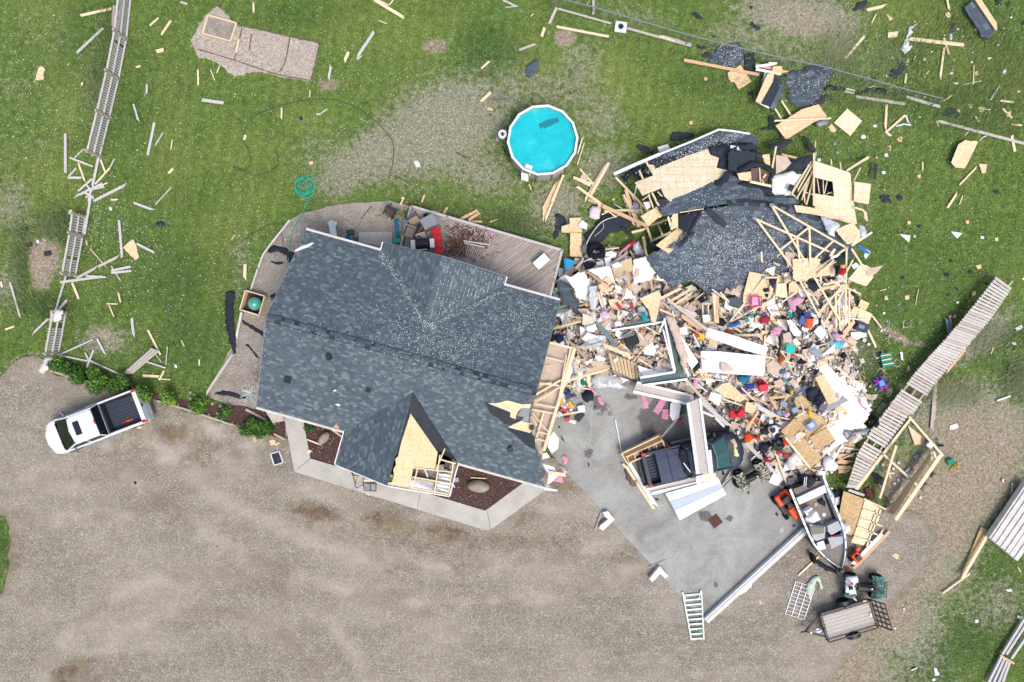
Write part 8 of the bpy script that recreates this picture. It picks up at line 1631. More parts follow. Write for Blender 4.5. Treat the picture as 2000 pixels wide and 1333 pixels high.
# ==== RIGHT HAND DEBRIS
zc(21)
for pts_,c,l,h_ in[([(380,170),(440,150),(500,120),(610,150),(560,220),(490,250),(480,330),(420,300)],'dfa6c2','big pink clothes heap between trusses',.25),([(390,330),(430,320),(460,380),(440,400),(410,390)],'14b5a5','small turquoise oval cloth',.08),([(480,260),(520,250),(600,330),(600,370),(520,370)],'2c2e38','dark grey curled bag above the blue box',.2),([(150,590),(230,520),(320,530),(300,600),(210,640)],'e6a3c6','pale pink blanket left of the white sheet',.15),([(690,330),(760,370),(790,480),(720,530),(690,440)],'e2e6ee','white rounded pillow right of blue box',.25),([(760,420),(820,400),(830,500),(790,520)],'1b1c22','black straps right of the white pillow',.15),([(960,620),(1010,590),(1110,690),(1020,710)],'d7a5d3','lilac pink plush below the truss foot',.2),([(500,975),(560,930),(640,990),(600,1010),(520,1010)],'17181c','black cloth below the teal tub',.15),([(1090,870),(1120,840),(1160,900),(1130,940),(1080,930)],'15181f','black helmet at the right debris edge',.2),([(930,700),(1060,710),(1120,720),(1110,800),(960,810)],'6fc7d4','aqua striped towel at the right debris edge',.12),([(430,900),(490,880),(490,930),(420,930)],'e05a22','orange cloth below the teal tub',.1),([(280,900),(340,900),(350,960),(290,1020),(260,980)],'b0522a','rusty orange cloth left of the black strap',.15),([(10,440),(90,390),(150,420),(110,480),(40,490)],'b3293f','crimson cloth heap left of the pink blanket',.2),([(0,1230),(60,1210),(120,1260),(90,1320),(20,1333)],'cf2340','red coat at the left of cardboard shards',.2)]:K(pts_,'dyed_cloth',h_,l,'cloth',color=c,dz=.45,res=.07,freq=4)
BX(610,450,.6,.45,.2,-20,'dyed_plastic',.5,'blue cool box above the orange bucket','cool box',color='3266a8',c=.06);BX(645,375,.35,.25,.15,-40,'dyed_plastic',.6,'dark blue lid above the cool box','lid',color='1f3f86')
z_=zb(645,550,.5);m=MB();m.rings([[(r_*math.cos(a),r_*math.sin(a),z)for a in np.arange(0,6.28,.35)]for r_,z in((.2,0),(.27,.55),(.24,.56),(.18,.05))],True,False);tQ(m.build('bucket','orange_plastic',M=Matrix.Translation(W(645,530,z_))@Matrix.Rotation(R(-70),4,'X')),'orange bucket tipped below the blue cool box','bucket')
BX(420,810,.5,.46,.14,-8,'dyed_plastic',.55,'bright turquoise tub right of white doors','tub',color='15c2b2',c=.05)
wQ([(380,440),(440,440),(560,590),(540,650),(470,640),(420,560)],'white board left of the orange bucket',.6,rg=.01);wQ([(460,700),(500,680),(560,740),(500,790)],'small white tile right of turquoise tub',.65)
S([(330,620),(420,590),(450,680),(430,740),(340,760)],'drywall_back',.55,'grey brown drywall shard above the turquoise tub','drywall shard');S([(820,800),(700,840),(720,900),(830,930)],'grey_metal',.6,'grey crushed metal sheet below the grey shard','metal sheet');
T([(470,370),(420,480),(390,570),(340,610)],.03,'black_metal','black bent cable beside the turquoise cloth','cable',z=.6,step=3)
m=MB();z_=zb(290,760,.6);m.tube([W(280,650,z_),W(300,760,z_+.1),W(265,880,z_)],.07,8);tQ(m.build('golf_bag','black_metal',smooth=True),'long black bag standing left of the turquoise tub','bag')
# flat white wall with orange strip
zc(23)
wQ([(750,0),(900,-60),(1060,110),(1180,230),(1290,390),(1330,480),(1460,600),(1300,780),(1200,800),(1110,790),(1000,620),(1040,420),(860,80)],'large flat white wall sheet at the lower right',.45,rg=.01)
wQ([(805,620),(940,560),(1010,640),(1110,790),(1090,900),(1120,960),(1050,1010),(900,1110),(880,1090),(1010,940),(900,760)],'white wall sheet below the orange plywood strip',.4,rg=.02)
S([(745,120),(860,75),(1050,410),(925,480)],'osb_orange',.62,'smooth orange plywood strip on the white wall','plywood strip');S([(965,565),(1100,490),(1125,540),(1010,605)],'osb_orange',.6,'small orange plywood strip below the grey board','plywood strip');S([(880,520),(1130,375),(1185,415),(910,565)],'grey_metal',.7,'grey board crossing the white wall sheet','board')
wQ([(1170,220),(1200,210),(1320,330),(1290,365)],'white skirting board at the wall sheet edge',.3);wQ([(1300,380),(1380,370),(1480,540),(1450,580),(1340,470)],'white panel by the pink foam edge',.2);K([(1290,390),(1340,430),(1400,520),(1460,600),(1400,620),(1300,520)],'pink_insulation',.08,'pale pink insulation along the white wall edge','insulation',dz=.55,res=.1);K([(1210,740),(1420,600),(1440,650),(1330,770)],'drywall_back',.1,'brown stained felt below the pink insulation','felt',dz=.4,res=.12)
wQ([(1310,200),(1370,190),(1410,210),(1390,310),(1440,340),(1565,340),(1560,380),(1500,420),(1390,385),(1380,300)],'ragged tan drywall piece on grass by the blue sled',.05,'drywall_back',.02)
for x,y in[(1250,60),(1240,130),(1140,80)]:wQ([(x-30,y-40),(x+20,y-30),(x+30,y+40),(x-20,y+30)],('topmost','middle','lowest')[int(y>70)+int(y>100)]+' torn white scrap on grass at the debris edge',.05)
K([(620,280),(690,230),(760,235),(785,330),(740,400),(700,440),(640,410)],'black_cloth',.35,'shiny black rubbish bag left of orange plywood strip','rubbish bag',dz=.5,res=.09);K([(740,360),(850,330),(880,420),(820,500),(740,480),(700,450)],'black_cloth',.3,'black speckled clothes below the rubbish bag','clothes',dz=.45,res=.08,freq=4)
S([(300,820),(480,650),(500,660),(600,800),(500,860),(400,900)],'osb_brown',.5,'brown sheathing square, left of four','sheathing square',rg=.01);S([(490,380),(570,350),(640,400),(720,540),(700,560),(640,540),(560,500),(520,520),(480,440)],'osb_brown',.6,'brown sheathing square under a white metal rod','sheathing square',rg=.01);S([(530,540),(700,560),(810,620),(900,760),(650,900),(600,800),(500,680)],'osb_brown',.55,'brown sheathing square under the picture book','sheathing square',rg=.01);S([(670,900),(900,770),(1010,930),(770,1070)],'osb_brown',.5,'brown sheathing square nearest the white sheet corner','sheathing square');S([(465,1000),(580,880),(830,1150),(800,1190),(680,1310),(640,1280)],'osb_brown',.55,'long brown sheathing strip above the boat stern','sheathing strip')
B([(360,900,690,1310,.12,.65,'lumber'),(455,980,610,840,.09,.7,'lumber'),(660,970,690,940,.07,.6,'white_paint'),(690,1020,725,985,.07,.6,'white_paint'),(680,890,860,730,.03,.6,'rust_metal'),(480,640,600,580,.04,.75,'white_metal'),(610,580,560,450,.04,.75,'white_metal'),(0,510,250,640,.16,.6,'grey_board'),(0,590,0,590.5,.01,.5)][:-1]+[(150,390,450,360,.12,.55,'red_lumber'),(170,400,260,560,.1,.55,'red_lumber'),(230,430,180,580,.08,.5,'red_lumber'),(190,560,300,700,.1,.55,'red_lumber'),(980,1140,1250,1130,.2,.15,'red_lumber'),(1030,1210,1230,1230,.22,.15,'red_lumber'),(1040,1290,1220,1290,.2,.15,'red_lumber'),(1050,1340,1210,1345,.2,.15,'red_lumber'),(1180,1000,1300,880,.12,.3,'red_lumber'),(950,1110,1110,970,.1,.3,'old_lumber'),(970,1210,1110,990,.1,.5,'white_paint'),(1110,990,1270,870,.08,.5,'grey_metal'),(1050,1200,1270,1100,.07,.3,'red_lumber'),(30,1230,170,1333,.2,.4,'grey_board')],'lumber',.1,'loose board in the lower right debris','board','board')
BX(700,745,.55,.4,.06,35,'dyed_plastic',.75,'blue picture book on brown sheathing','book',color='7a93c4');BX(700,740,.3,.25,.02,35,'dyed_plastic',.82,'pale photo print on the blue picture book','photo print',color='bcd4e4');K([(640,540),(690,540),(720,630),(690,640),(660,600)],'dyed_cloth',.08,'yellow cloth strip on brown sheathing','cloth',color='e0bf3a',dz=.7,res=.08);K([(420,290),(460,290),(460,340),(430,340)],'dyed_cloth',.1,'yellow ball of cloth above brown furniture','cloth',color='d9c341',dz=.5,res=.08)
z_=zb(430,1180,.6);m=MB()
K([(380,1270),(400,1160),(460,1080),(520,1060),(530,1120),(500,1200),(490,1310),(420,1320)],'concrete_white',.5,'large white fridge door with grey shell above boat','appliance shell',dz=.5,res=.15,freq=1);K([(1090,800),(1190,780),(1230,830),(1350,800),(1480,790),(1380,840),(1260,860),(1180,920),(1150,980),(1110,900)],'grey_metal',.25,'crushed blue grey sheet metal by the black tyre','sheet metal',dz=.3,res=.12)
K([(870,1150),(930,1140),(1050,1260),(1000,1333),(880,1333),(840,1240)],'white_metal',.3,'white and blue bent plastic tank above the boat','plastic tank',dz=.4,res=.14);K([(140,760),(230,740),(300,780),(210,880),(180,840)],'white_paint',.2,'white open box left of brown sheathing','open box',dz=.5,res=.1);K([(155,780),(225,765),(235,820),(200,850)],'torn_shingles',.05,'dark inside of the white open box','lining',dz=.72,res=.1)
K([(340,900),(380,930),(400,1000),(350,1010),(330,960)],'dyed_cloth',.15,'orange red machine hood left of the brown strip','machine hood',color='d24026',dz=.5);K([(230,1090),(320,1080),(300,1120),(240,1120)],'dyed_cloth',.12,'second orange red machine part below the hood','machine part',color='dc3c28',dz=.5);K([(320,1100),(400,1090),(410,1150),(340,1170)],'dyed_cloth',.12,'dark red machine part left of the white fridge door','machine part',color='b4372c',dz=.45);K([(70,1150),(180,1150),(160,1220),(80,1230)],'dyed_cloth',.15,'deep red gym bag at the lower debris edge','bag',color='a21d28',dz=.4)
K([(20,980),(140,940),(180,1010),(120,1100),(60,1120),(10,1060)],'black_cloth',.3,'big black engine mass at the lower debris','engine mass',dz=.35,res=.08,freq=4);K([(170,930),(320,900),(350,1010),(270,1080),(180,1060)],'black_metal',.25,'black wire basket mass left of the brown strip','basket mass',dz=.35,res=.08,freq=4);K([(30,790),(100,760),(160,830),(120,870),(40,850)],'black_cloth',.2,'black folded garment left of the open box','garment',dz=.45,res=.1)
for x,y,w_,d_,c,l in[(330,460,.4,.3,'8e95a6','grey tray among brown furniture'),(270,580,.3,.3,'7a8fa8','blue grey cube among brown furniture'),(480,540,.35,.3,'93a7bd','light blue box under the white rod'),(840,510,.4,.4,'6c5f70','dark mauve box at the grey board end'),(165,690,.22,.22,'e4e6ee','round white pot below grey plank')]:BX(x,y,w_,d_,.22,rnd.uniform(-30,30),'dyed_plastic',.45,l,'household box',color=c,c=.05)
K([(320,600),(400,560),(430,600),(370,650)],'dyed_cloth',.12,'soft pink cloth among brown furniture','cloth',color='e0a8ca',dz=.5,res=.09)
# office chair, white box at right edge
zc(21);BX(1345,525,.75,.5,.35,-20,'navy_vinyl',.35,'dark blue grey office chair seat at the right edge','chair seat',c=.1);BX(1350,520,.35,.2,.05,-20,'grey_metal',.85,'grey plate on the dark chair seat','plate');wQ([(1210,600),(1345,590),(1340,670),(1290,700),(1220,650)],'white angular box below the office chair',.35,'white_paint',0);wQ([(1010,740),(840,890),(860,900),(1000,850)],'white long strip below the aqua towel',.6,'white_paint',0)
# lawn items at right
zc(29)
m=MB();rs=[]
e=eQ('sled',W(330,1040,0),0,'blue and pink oval inflatable sled on the right lawn','sled')
o=K([(262,1020),(285,980),(340,975),(375,1000),(395,1050),(385,1090),(340,1105),(295,1080)],'dyed_plastic',.3,'','',name='cushion',res=.14,rg=0,color='2a46b8',freq=.6);[o.__delitem__(k_)for k_ in('label','category')if k_ in o];uQ(e,o)
for a,b in[((270,1060),(370,1000)),((300,985),(345,1100)),((335,978),(385,1085)),((275,1010),(385,1060)),((320,1100),(392,1050))]:m=MB();m.tube([W(*a,.28),W((a[0]+b[0])/2,(a[1]+b[1])/2,.38),W(*b,.28)],.03);o=m.build('stripe','dyed_plastic');o.color=C('c43fa0');uQ(e,o)
o=bQ('light_patch',[W(x,y,.41)for x,y in[(320,1020),(350,1010),(370,1050),(335,1065)]],.04,'dyed_plastic');o.color=C('58a8e0');uQ(e,o)
e=eQ('crate',W(385,850,0),0,'green and teal plastic crate with tan slats on the lawn','crate')
q=[(330,800),(405,785),(440,895),(355,912)];uQ(e,bQ('base',[W(x,y,.25)for x,y in q],.2,'dyed_plastic')).color=C('1f8d78')
for k in range(3):t_=.15+k*.32;m=MB();m.bar(W(330+25*t_,800+110*t_,.3),W(405+35*t_,785+110*t_,.3),.06,.04);uQ(e,m.build('slat','lumber'))
def antler(x,y,s,rot,label):
 m=MB();c_=W(x,y,0)
 for sd_ in(-1,1):
  main=[(.03*sd_,0,.08),(.16*sd_,.06,.2),(.3*sd_,.22,.3),(.28*sd_,.45,.28)]
  main=[(a*s,b*s,z*s)for a,b,z in main];m.tube(main,[.022,.02,.016,.006],6)
  for i,(dx,dy)in((1,(.08,-.14)),(2,(.16,.02)),(2,(.05,.2)),(3,(-.1,.05))):a=VQ(main[i]);m.tube([a,a+VQ((dx*sd_*s,dy*s,.06*s))],[.014,.005],5)
 m.box(-.06*s,.06*s,-.1*s,.06*s,0,.1*s,.02)
 o=m.build('antlers','antler',M=Matrix.Translation((c_.x,c_.y,.02))@Matrix.Rotation(R(rot),4,'Z'));aQ(o,label,'antlers')
for x,y,s,r_ in[(355,600,.9,20),(400,655,.8,200),(515,580,.7,-30),(485,675,.9,150),(300,830,.8,10),(350,935,.8,120),(160,890,.8,60),(120,960,.9,-20),(60,960,.8,90),(150,970,.6,200),(430,885,.6,-60),(110,1010,.9,150)]:antler(x,y,s,r_,'bleached branching deer antlers')
S([(375,1090),(410,1070),(437,1085),(410,1150),(380,1150)],'drywall_back',.03,'tan drywall scrap touching the blue sled','drywall scrap',rg=.01)
for pts_,mt,l in[([(530,325),(565,322),(568,352),(535,358)],'osb_orange','small orange square alone in the middle of right lawn'),([(365,330),(385,320),(398,360),(365,362)],'drywall_back','small pinkish drywall triangle on the right lawn'),([(1105,78),(1150,72),(1155,100),(1125,110)],'osb_orange','pinkish oval scrap above the slat fence'),([(1078,295),(1105,285),(1110,315),(1080,330)],'red_lumber','reddish chip left of the slat fence head'),([(950,375),(970,370),(970,385),(952,388)],'white_paint','tiny white scrap mid right lawn'),([(350,462),(370,458),(372,474),(356,476)],'white_paint','tiny white scrap left side of right lawn'),([(1430,590),(1480,562),(1490,585),(1445,612)],'white_paint','white plastic scrap right of the slat fence'),([(1400,705),(1430,700),(1438,720),(1412,728)],'white_paint','small white scrap near the right photo edge'),([(1480,185),(1500,180),(1500,198)],'white_paint','tiny pale scrap at the right photo edge'),([(885,490),(910,482),(905,510),(890,512)],'pink_insulation','left pink scrap above the green metal strips'),([(920,485),(950,480),(945,500),(925,508)],'pink_insulation','right pink scrap above the green metal strips'),([(290,1260),(350,1190),(378,1215),(320,1275)],'grey_metal','grey metal sheet beside the slat fence'),([(160,840),(195,835),(205,870),(170,880)],'concrete_white','grey white lump left of the green crate'),([(80,870),(105,875),(110,905),(85,900)],'white_paint','white cup-like scrap at the debris edge'),([(100,90),(135,55),(158,70),(125,105)],'white_paint','white card above the torn sheathing sheet')]:S(pts_,mt,.04,l,'scrap',rg=.0)
for x,y,s in[(910,42,14),(1065,132,22),(875,158,22),(515,178,16),(885,318,14),(1320,650,26),(1195,225,14),(630,50,8),(955,268,14)]:K([(x-s,y-s*.5),(x+s*.6,y-s*.8),(x+s,y+s*.6),(x-s*.5,y+s*.7)],'torn_shingles',.05,'small dark shingle scrap on the right lawn','shingle scrap',name='shingle_scrap',res=.09,rg=.01,au=True)
S([(1460,1060),(1500,1035),(1520,1070),(1490,1115)],'brown_leather',.05,'round reddish lid at the right photo edge','lid')
# open wooden frame
zc(26)
of=eQ('open_wall_frame',W(760,720,0),0,'open pine wall frame lying on bare soil at right','wall frame')
for x1,y1,z1,x2,y2,z2,w_,mt in[(690,240,.1,985,580,.1,.12,'lumber'),(700,262,.15,225,870,.15,.13,'lumber'),(690,275,.1,240,875,.12,.1,'lumber'),(965,575,.9,575,1135,.9,.2,'lumber'),(470,570,.3,765,840,.3,.12,'lumber'),(580,490,.5,437,948,.5,.12,'lumber'),(690,930,.6,705,790,.5,.06,'lumber'),(720,790,.6,820,755,.7,.06,'lumber'),(515,730,.4,565,732,.4,.07,'lumber'),(512,725,.4,535,780,.4,.06,'lumber'),(885,545,.8,885,655,.7,.06,'lumber'),(500,1075,.3,580,1145,.8,.1,'lumber')]:
 m=MB();m.bar(W(x1,y1,z1),W(x2,y2,z2),w_,.05);uQ(of,m.build('beam',mt))
uQ(of,bQ('side_panel',[W(890,535,.2),W(905,560,.85),W(560,1095,.85),W(505,1070,.2)],.03,'osb_orange'))
S([(680,315),(795,405),(790,480),(740,488)],'osb',.1,'pale sheathing leaf shaped piece inside the open frame','sheathing piece');BX(865,488,.3,.28,.25,-40,'white_paint',.02,'white box inside the upper corner of open frame','box');BX(910,570,.12,.4,.1,20,'white_paint',.3,'white narrow box by the open frame corner','box');S([(730,585),(770,560),(780,635),(745,620)],'grey_metal',.05,'grey triangular plate inside the open frame','plate')
B([(655,730,700,685,.14,.05,'grey_board'),(665,750,745,705,.14,.05,'grey_board')],'grey_board',.14,'short grey plank inside the open frame','plank','plank')
for x,y,r_ in[(900,755,.17),(830,855,.26)]:zc(26);oQ(x,y,r_,r_*.9,20,.2,'smaller pale concrete footing beside the open frame' if r_<.2 else 'larger pale concrete footing beside the open frame').name='concrete_footing'
BX(1050,632,.4,.3,.15,20,'dyed_plastic',.02,'green plastic box right of the open frame','box',color='1d8a6a');T([(1045,705),(1075,670),(1115,640),(1120,660),(1080,690),(1050,708)],.03,'dyed_plastic','yellow bent toy frame right of the open frame','toy',color='d8b523');BX(405,665,.22,.2,.12,0,'dyed_plastic',.02,'small green box under the open frame beam','box',color='22977a')
wQ([(1045,320),(1105,298),(1122,335),(1085,352),(1045,355)],'white plastic sheet scrap on the right dirt',.03,'white_paint',.01)
e=eQ('hand_truck',W(962,500,0),0,'small grey metal trolley by the open frame corner','trolley');m=MB();m.tube([W(945,460,.2),W(965,550,.1)],.02);m.tube([W(975,455,.2),W(972,550,.1)],.02);m.bar(W(945,460,.2),W(975,455,.2),.1,.03);uQ(e,m.build('frame','grey_metal'));m=MB();m.bar(W(945,490,.15),W(985,490,.15),.12,.1);uQ(e,m.build('wheels','rubber'))
for x1,y1,x2,y2 in[(250,890,370,820),(370,745,520,1000),(480,1030,555,990),(380,800,400,980),(320,890,330,950),(355,745,380,830)]:T([(x1,y1),(x2,y2)],.025,'rust_metal','rusty angle iron bar','iron bar',name='iron_bar',au=True,z=.15)
K([(360,720),(420,740),(480,780),(470,830),(400,820)],'black_cloth',.15,'dark rags inside the open frame','rags');K([(370,600),(400,580),(430,650),(380,720),(340,700)],'dull_hose',.08,'dark green netting at the slat fence foot','netting',res=.1);K([(300,870),(350,850),(400,900),(370,970),(310,930)],'rust_metal',.12,'tangle of rusty metal left of the open frame','scrap metal',res=.1)
for x,y in[(565,820),(600,790),(640,785),(462,655),(400,580),(600,640),(810,580),(555,690),(620,855),(790,940)]:K([(x-12,y-14),(x+10,y-12),(x+14,y+12),(x-8,y+14)],'concrete_white',.08,'small pale rubble lump inside the open frame','rubble lump',name='rubble_lump',res=.06,rg=.01,au=True)
B([(885,350,915,0,.16,.06,'old_lumber')],'lumber',.15,'long grey plank pointing up beside the slat fence','plank','plank',au=False)
# plywood and lath panel right of the boat
zc(25)
e=eQ('lath_panel',W(1100,700,0),0,'plywood panel with attached pale laths right of boat','panel')
uQ(e,bQ('plywood',[W(x,y,.45)for x,y in[(930,440),(1165,530),(1050,900),(1010,925),(870,880),(890,650)]],.03,'osb_brown'));uQ(e,bQ('lath_sheet',[W(x,y,.5)for x,y in[(1165,530),(1340,640),(1310,760),(1150,1030),(1015,1000),(1075,830)]],.02,'osb_lined'))
m=MB()
for x1,y1,x2,y2 in[(1150,525,1390,640),(1140,640,1320,700),(1120,740,1345,820),(1080,830,1300,915),(1040,935,1240,995),(1335,640,1180,1040),(1290,650,1200,900)]:m.bar(W(x1,y1,.55),W(x2,y2,.55),.08,.04)
uQ(e,m.build('laths','lumber'))
B([(1030,1235,1350,905,.2,.2,'white_paint'),(1040,1280,1430,880,.16,.15,'red_lumber'),(1170,1060,1370,860,.12,.1,'lumber'),(985,430,1155,490,.14,.3,'grey_board')],'lumber',.12,'long beam below the lath panel','beam','beam')
K([(920,790),(1000,810),(1010,870),(950,900),(915,850)],'white_metal',.2,'white crumpled box at the right gunwale of boat','box',dz=.8,res=.1);K([(820,440),(900,410),(930,450),(900,520),(860,560),(830,500)],'black_cloth',.2,'black bundle between boat and plywood panel','bundle',dz=.1)
K([(830,520),(890,500),(890,580),(850,600)],'white_paint',.1,'white bundle between boat and plywood panel','bundle',dz=.2,res=.1)
# white stack and rails at the right border
zc(30)
sk=eQ('panel_stack',W(860,400,0),0,'stack of long white ribbed panels at the right edge','panel stack')
a,b=(712,465),(880,605);u1,u2=(940,130),(1100,290)
for k in range(12):t_=k/12;m=MB();p=W(a[0]+(b[0]-a[0])*t_,a[1]+(b[1]-a[1])*t_,.4+(.06 if k%2 else 0));q=W(u1[0]+(u2[0]-u1[0])*t_,u1[1]+(u2[1]-u1[1])*t_,.4+(.06 if k%2 else 0));m.bar(p,q,.24,.36 if k<8 else.25);uQ(sk,m.build('panel','concrete_white'))
sk=eQ('rail_stack',W(850,1200,0),0,'stack of pale grey fence rails in the lower right corner','rail stack')
for x1,y1,x2,y2 in[(705,1340,790,1170),(735,1340,805,1185),(765,1340,825,1190),(790,1340,840,1195),(790,1165,925,950),(815,1165,935,980),(845,1190,935,1060)]:m=MB();m.bar(W(x1,y1,.2),W(x2,y2,.2),.13,.12);uQ(sk,m.build('rail','grey_board'))
m=MB();m.bar(W(780,1170,.32),W(865,1222,.32),.1,.06);uQ(sk,m.build('cross_bar','red_lumber'))
for pts_,l in[([(380,1245),(400,1250),(415,1290),(390,1295)],'white crumpled scrap in the lower right grass'),([(628,955),(650,958),(648,975),(632,978)],'tiny white scrap on the lower right verge'),([(810,775),(840,770),(858,785),(830,790)],'pale scrap below the white panel stack'),([(885,930),(915,940),(905,955),(885,948)],'small tan scrap above the rail stack'),([(370,1312),(392,1310),(390,1325),(372,1326)],'tiny cream scrap at the bottom edge')]:K(pts_,'white_paint',.05,l,'white scrap',name='white_scrap',res=.06,rg=.01)
zc(31)
B([(1140,588,1197,528,.09),(1102,660,1135,610,.12),(1023,515,1023,542,.07),(1140,650,1150,622,.05),(1385,860,1395,880,.06)],'lumber',.09,'short pale stick')
S([(1202,520),(1228,522),(1224,548),(1212,552)],'osb',.03,'small sheathing triangle right of the torn sheathing sheet','sheathing scrap')
S([(950,743),(985,748),(980,770)],'white_paint',.03,'white plastic triangle nearest the truss wreck','plastic scrap');S([(1113,735),(1150,740),(1133,758)],'white_paint',.03,'white plastic triangle in the middle of the upper right lawn','plastic scrap')
S([(1207,750),(1218,750),(1218,758),(1208,758)],'white_paint',.03,'tiny white square right of the two white triangles','plastic scrap')
for x_,y_,s_ in[(905,632,20),(950,628,12),(1258,610,10),(1015,718,6),(475,295,8),(460,420,7),(1010,720,6)]:K([(x_-s_,y_-s_*.5),(x_+s_*.6,y_-s_*.7),(x_+s_,y_+s_*.5),(x_-s_*.4,y_+s_*.6)],'torn_shingles',.06,'dark torn shingle scrap','shingle scrap',name='shingle_scrap',res=.1,rg=.01,au=True)
for x_,y_ in[(980,707),(953,440),(730,405),(915,470),(335,250),(1200,847),(1258,760),(288,390),(1165,705),(1012,560)]:S([(x_-6,y_-4),(x_+5,y_-6),(x_+6,y_+5),(x_-3,y_+6)],'osb_orange',.03,'small tan chip','wood chip',au=True)
# ==== RUBBLE MASS AND RANDOM CLUTTER
def pile_pt():
 while True:
  u,v=rnd.uniform(1080,1710),rnd.uniform(470,970)
  if dQ(u,v,PILE)>2:return u,v
nn=90;us=np.linspace(1070,1720,nn);vs_=np.linspace(460,985,nn);vv,ff=[],[];ok={}
for i,u in enumerate(us):
 for j,v in enumerate(vs_):
  h_=pQ(u,v)
  if h_>0:ok[(i,j)]=len(vv);p=P(u,v,max(.05,h_-.12+.1*noise.noise((u/9,v/9,3))));vv.append(p)
for(i,j),a in ok.items():
 if(i+1,j)in ok and(i,j+1)in ok and(i+1,j+1)in ok:ff.append((a,ok[(i,j+1)],ok[(i+1,j+1)],ok[(i+1,j)]))
t=NT('rubble_soil');w_=t.coord('World');v_=t.vor(w_,7,'Color');s_=t.node("ShaderNodeSeparateColor");t.l.new(v_,s_.inputs[0]);n_=t.noise(w_,12,4,.8)
t.col(t.mix(.5,t.ramp(s_.outputs[0],[(0,C('4a443f')),(.15,C('7d7066')),(.4,C('a8988a')),(.65,C('cbbdae')),(.85,C('e4dfd8'))],'CONSTANT'),t.ramp(n_,[(.3,C('554c45')),(.7,C('c9bcae'))])));t.bump(n_,.05,1);MATS['rubble_soil']=t.m
o=mesh('rubble_mound',vv,ff,'rubble_soil',smooth=True);tQ(o,'mound of crushed building rubble under the loose debris','rubble',kind='stuff')
pal=['drywall','drywall','drywall','drywall','drywall_back','pvc_clear','drywall_back','drywall_back','cardboard','osb','osb_orange','lumber','red_lumber','cardboard','black_cloth','pvc_clear','white_paint','old_lumber','navy_vinyl','old_lumber','concrete_white','grey_metal']
fv,ff2,mi=[],[],[]
for _ in range(9000):
 u,v=pile_pt()
 if rnd.random()<.2:u,v=u+rnd.gauss(0,14),v+rnd.gauss(0,14)
 h_=max(.05,pQ(u,v));p=P(u,v,h_-.05+rnd.random()*.14);s=rnd.uniform(.04,.15)*(1.6 if rnd.random()<.15 else 1);k=rnd.uniform(.25,1)
 n_=VQ((rnd.gauss(0,.35),rnd.gauss(0,.35),1)).normalized();a=VQ((math.cos(t_:=rnd.uniform(0,6.28)),math.sin(t_),0));b_=n_.cross(a).normalized();a=b_.cross(n_);i0=len(fv);c_=[p+a*s*x_*rnd.uniform(.7,1)+b_*s*k*y_*rnd.uniform(.7,1)for x_,y_ in((-1,-1),(1,-1),(1,1),(-1,1))]
 fv+=c_+[q-n_*.02 for q in c_];ff2+=[(i0,i0+1,i0+2,i0+3)]+[(i0+q,i0+4+q,i0+4+(q+1)%4,i0+(q+1)%4)for q in range(4)];m_=rnd.randrange(len(pal))
 if u>1560 and v>780 and rnd.random()<.5:m_=rnd.choice((0,1,2,9,10,11))
 mi+=[m_]*5
o=mesh('small_rubble',fv,ff2,None,mats=pal,mi=mi);tQ(o,'countless small broken chips filling the debris field','rubble',kind='stuff')
zc(0)
def cQ(n,fn):
 for _ in range(n):u,v=pile_pt();fn(u,v)
def sQ(mt,desc,cat,s0,s1,color=None):
 def f(u,v):
  s=rnd.uniform(s0,s1)*35;k=rnd.choice((3,4,4,5,5));a0=rnd.uniform(0,6.28);st_=rnd.uniform(.45,1)
  c_,s_=math.cos(a0),math.sin(a0);pts_=[]
  for i in range(k):a=6.283*i/k+rnd.uniform(-.35,.35);x,y=s*math.cos(a),s*st_*math.sin(a);pts_.append((u+x*c_-y*s_,v+x*s_+y*c_))
  S(pts_,mt,rnd.uniform(.04,.3),desc,cat,t=.015,rg=.012 if s>8 else 0,au=True,tilt=rnd.uniform(0,.25),color=color)
 return f
cQ(150,sQ('drywall','white drywall shard','drywall shard',.12,.46));cQ(130,sQ('drywall_back','greyish brown drywall shard','drywall shard',.12,.42))
cQ(44,sQ('osb','pale sheathing shard','sheathing shard',.12,.34));cQ(45,sQ('drywall','broad white drywall shard','drywall shard',.35,.7));cQ(34,sQ('drywall_back','broad brown drywall shard','drywall shard',.35,.6));cQ(14,sQ('pvc_clear','clear plastic film scrap','plastic film',.3,.6));cQ(36,sQ('osb_orange','tan plywood shard','plywood shard',.1,.28));cQ(26,sQ('cardboard','brown cardboard flap','cardboard',.12,.28));cQ(24,sQ('torn_shingles','black shingle scrap','shingle scrap',.08,.22));cQ(12,sQ('grey_metal','grey metal scrap','metal scrap',.08,.22));cQ(8,sQ('brown_leather','dark brown wood panel','wood panel',.1,.25))
def stick(mt,desc,cat,l0,l1,w_):
 def f(u,v):
  L=rnd.uniform(l0,l1)*35;a=rnd.gauss(.6,.9);B([(u-L/2*math.cos(a),v-L/2*math.sin(a),u+L/2*math.cos(a),v+L/2*math.sin(a),w_*rnd.uniform(.6,1.3),rnd.uniform(.08,.36),mt)],mt,w_,desc,cat,cat)
 return f
cQ(75,stick('lumber','pale stick','stick',.4,2.3,.09));cQ(34,stick('red_lumber','orange brown stick','stick',.3,1.3,.09));cQ(16,stick('white_paint','white trim strip','trim',.4,1.6,.08));cQ(14,stick('old_lumber','grey stick','stick',.4,1.4,.08));cQ(8,stick('black_metal','black rod','rod',.4,1.2,.04))
COLS=[('e9e6e4','white',34),('1c1d22','black',22),('24345c','navy blue',9),('d79ab8','pink',9),('b3273d','red',8),('6b6f78','grey',9),('1f8f94','teal',5),('4a6a9a','denim blue',6),('e3c94a','yellow',3),('5a3f86','purple',4),('d2571f','orange',5),('cbb79a','beige',8),('3f7a4b','green',4),('7a5a48','brown',6)]
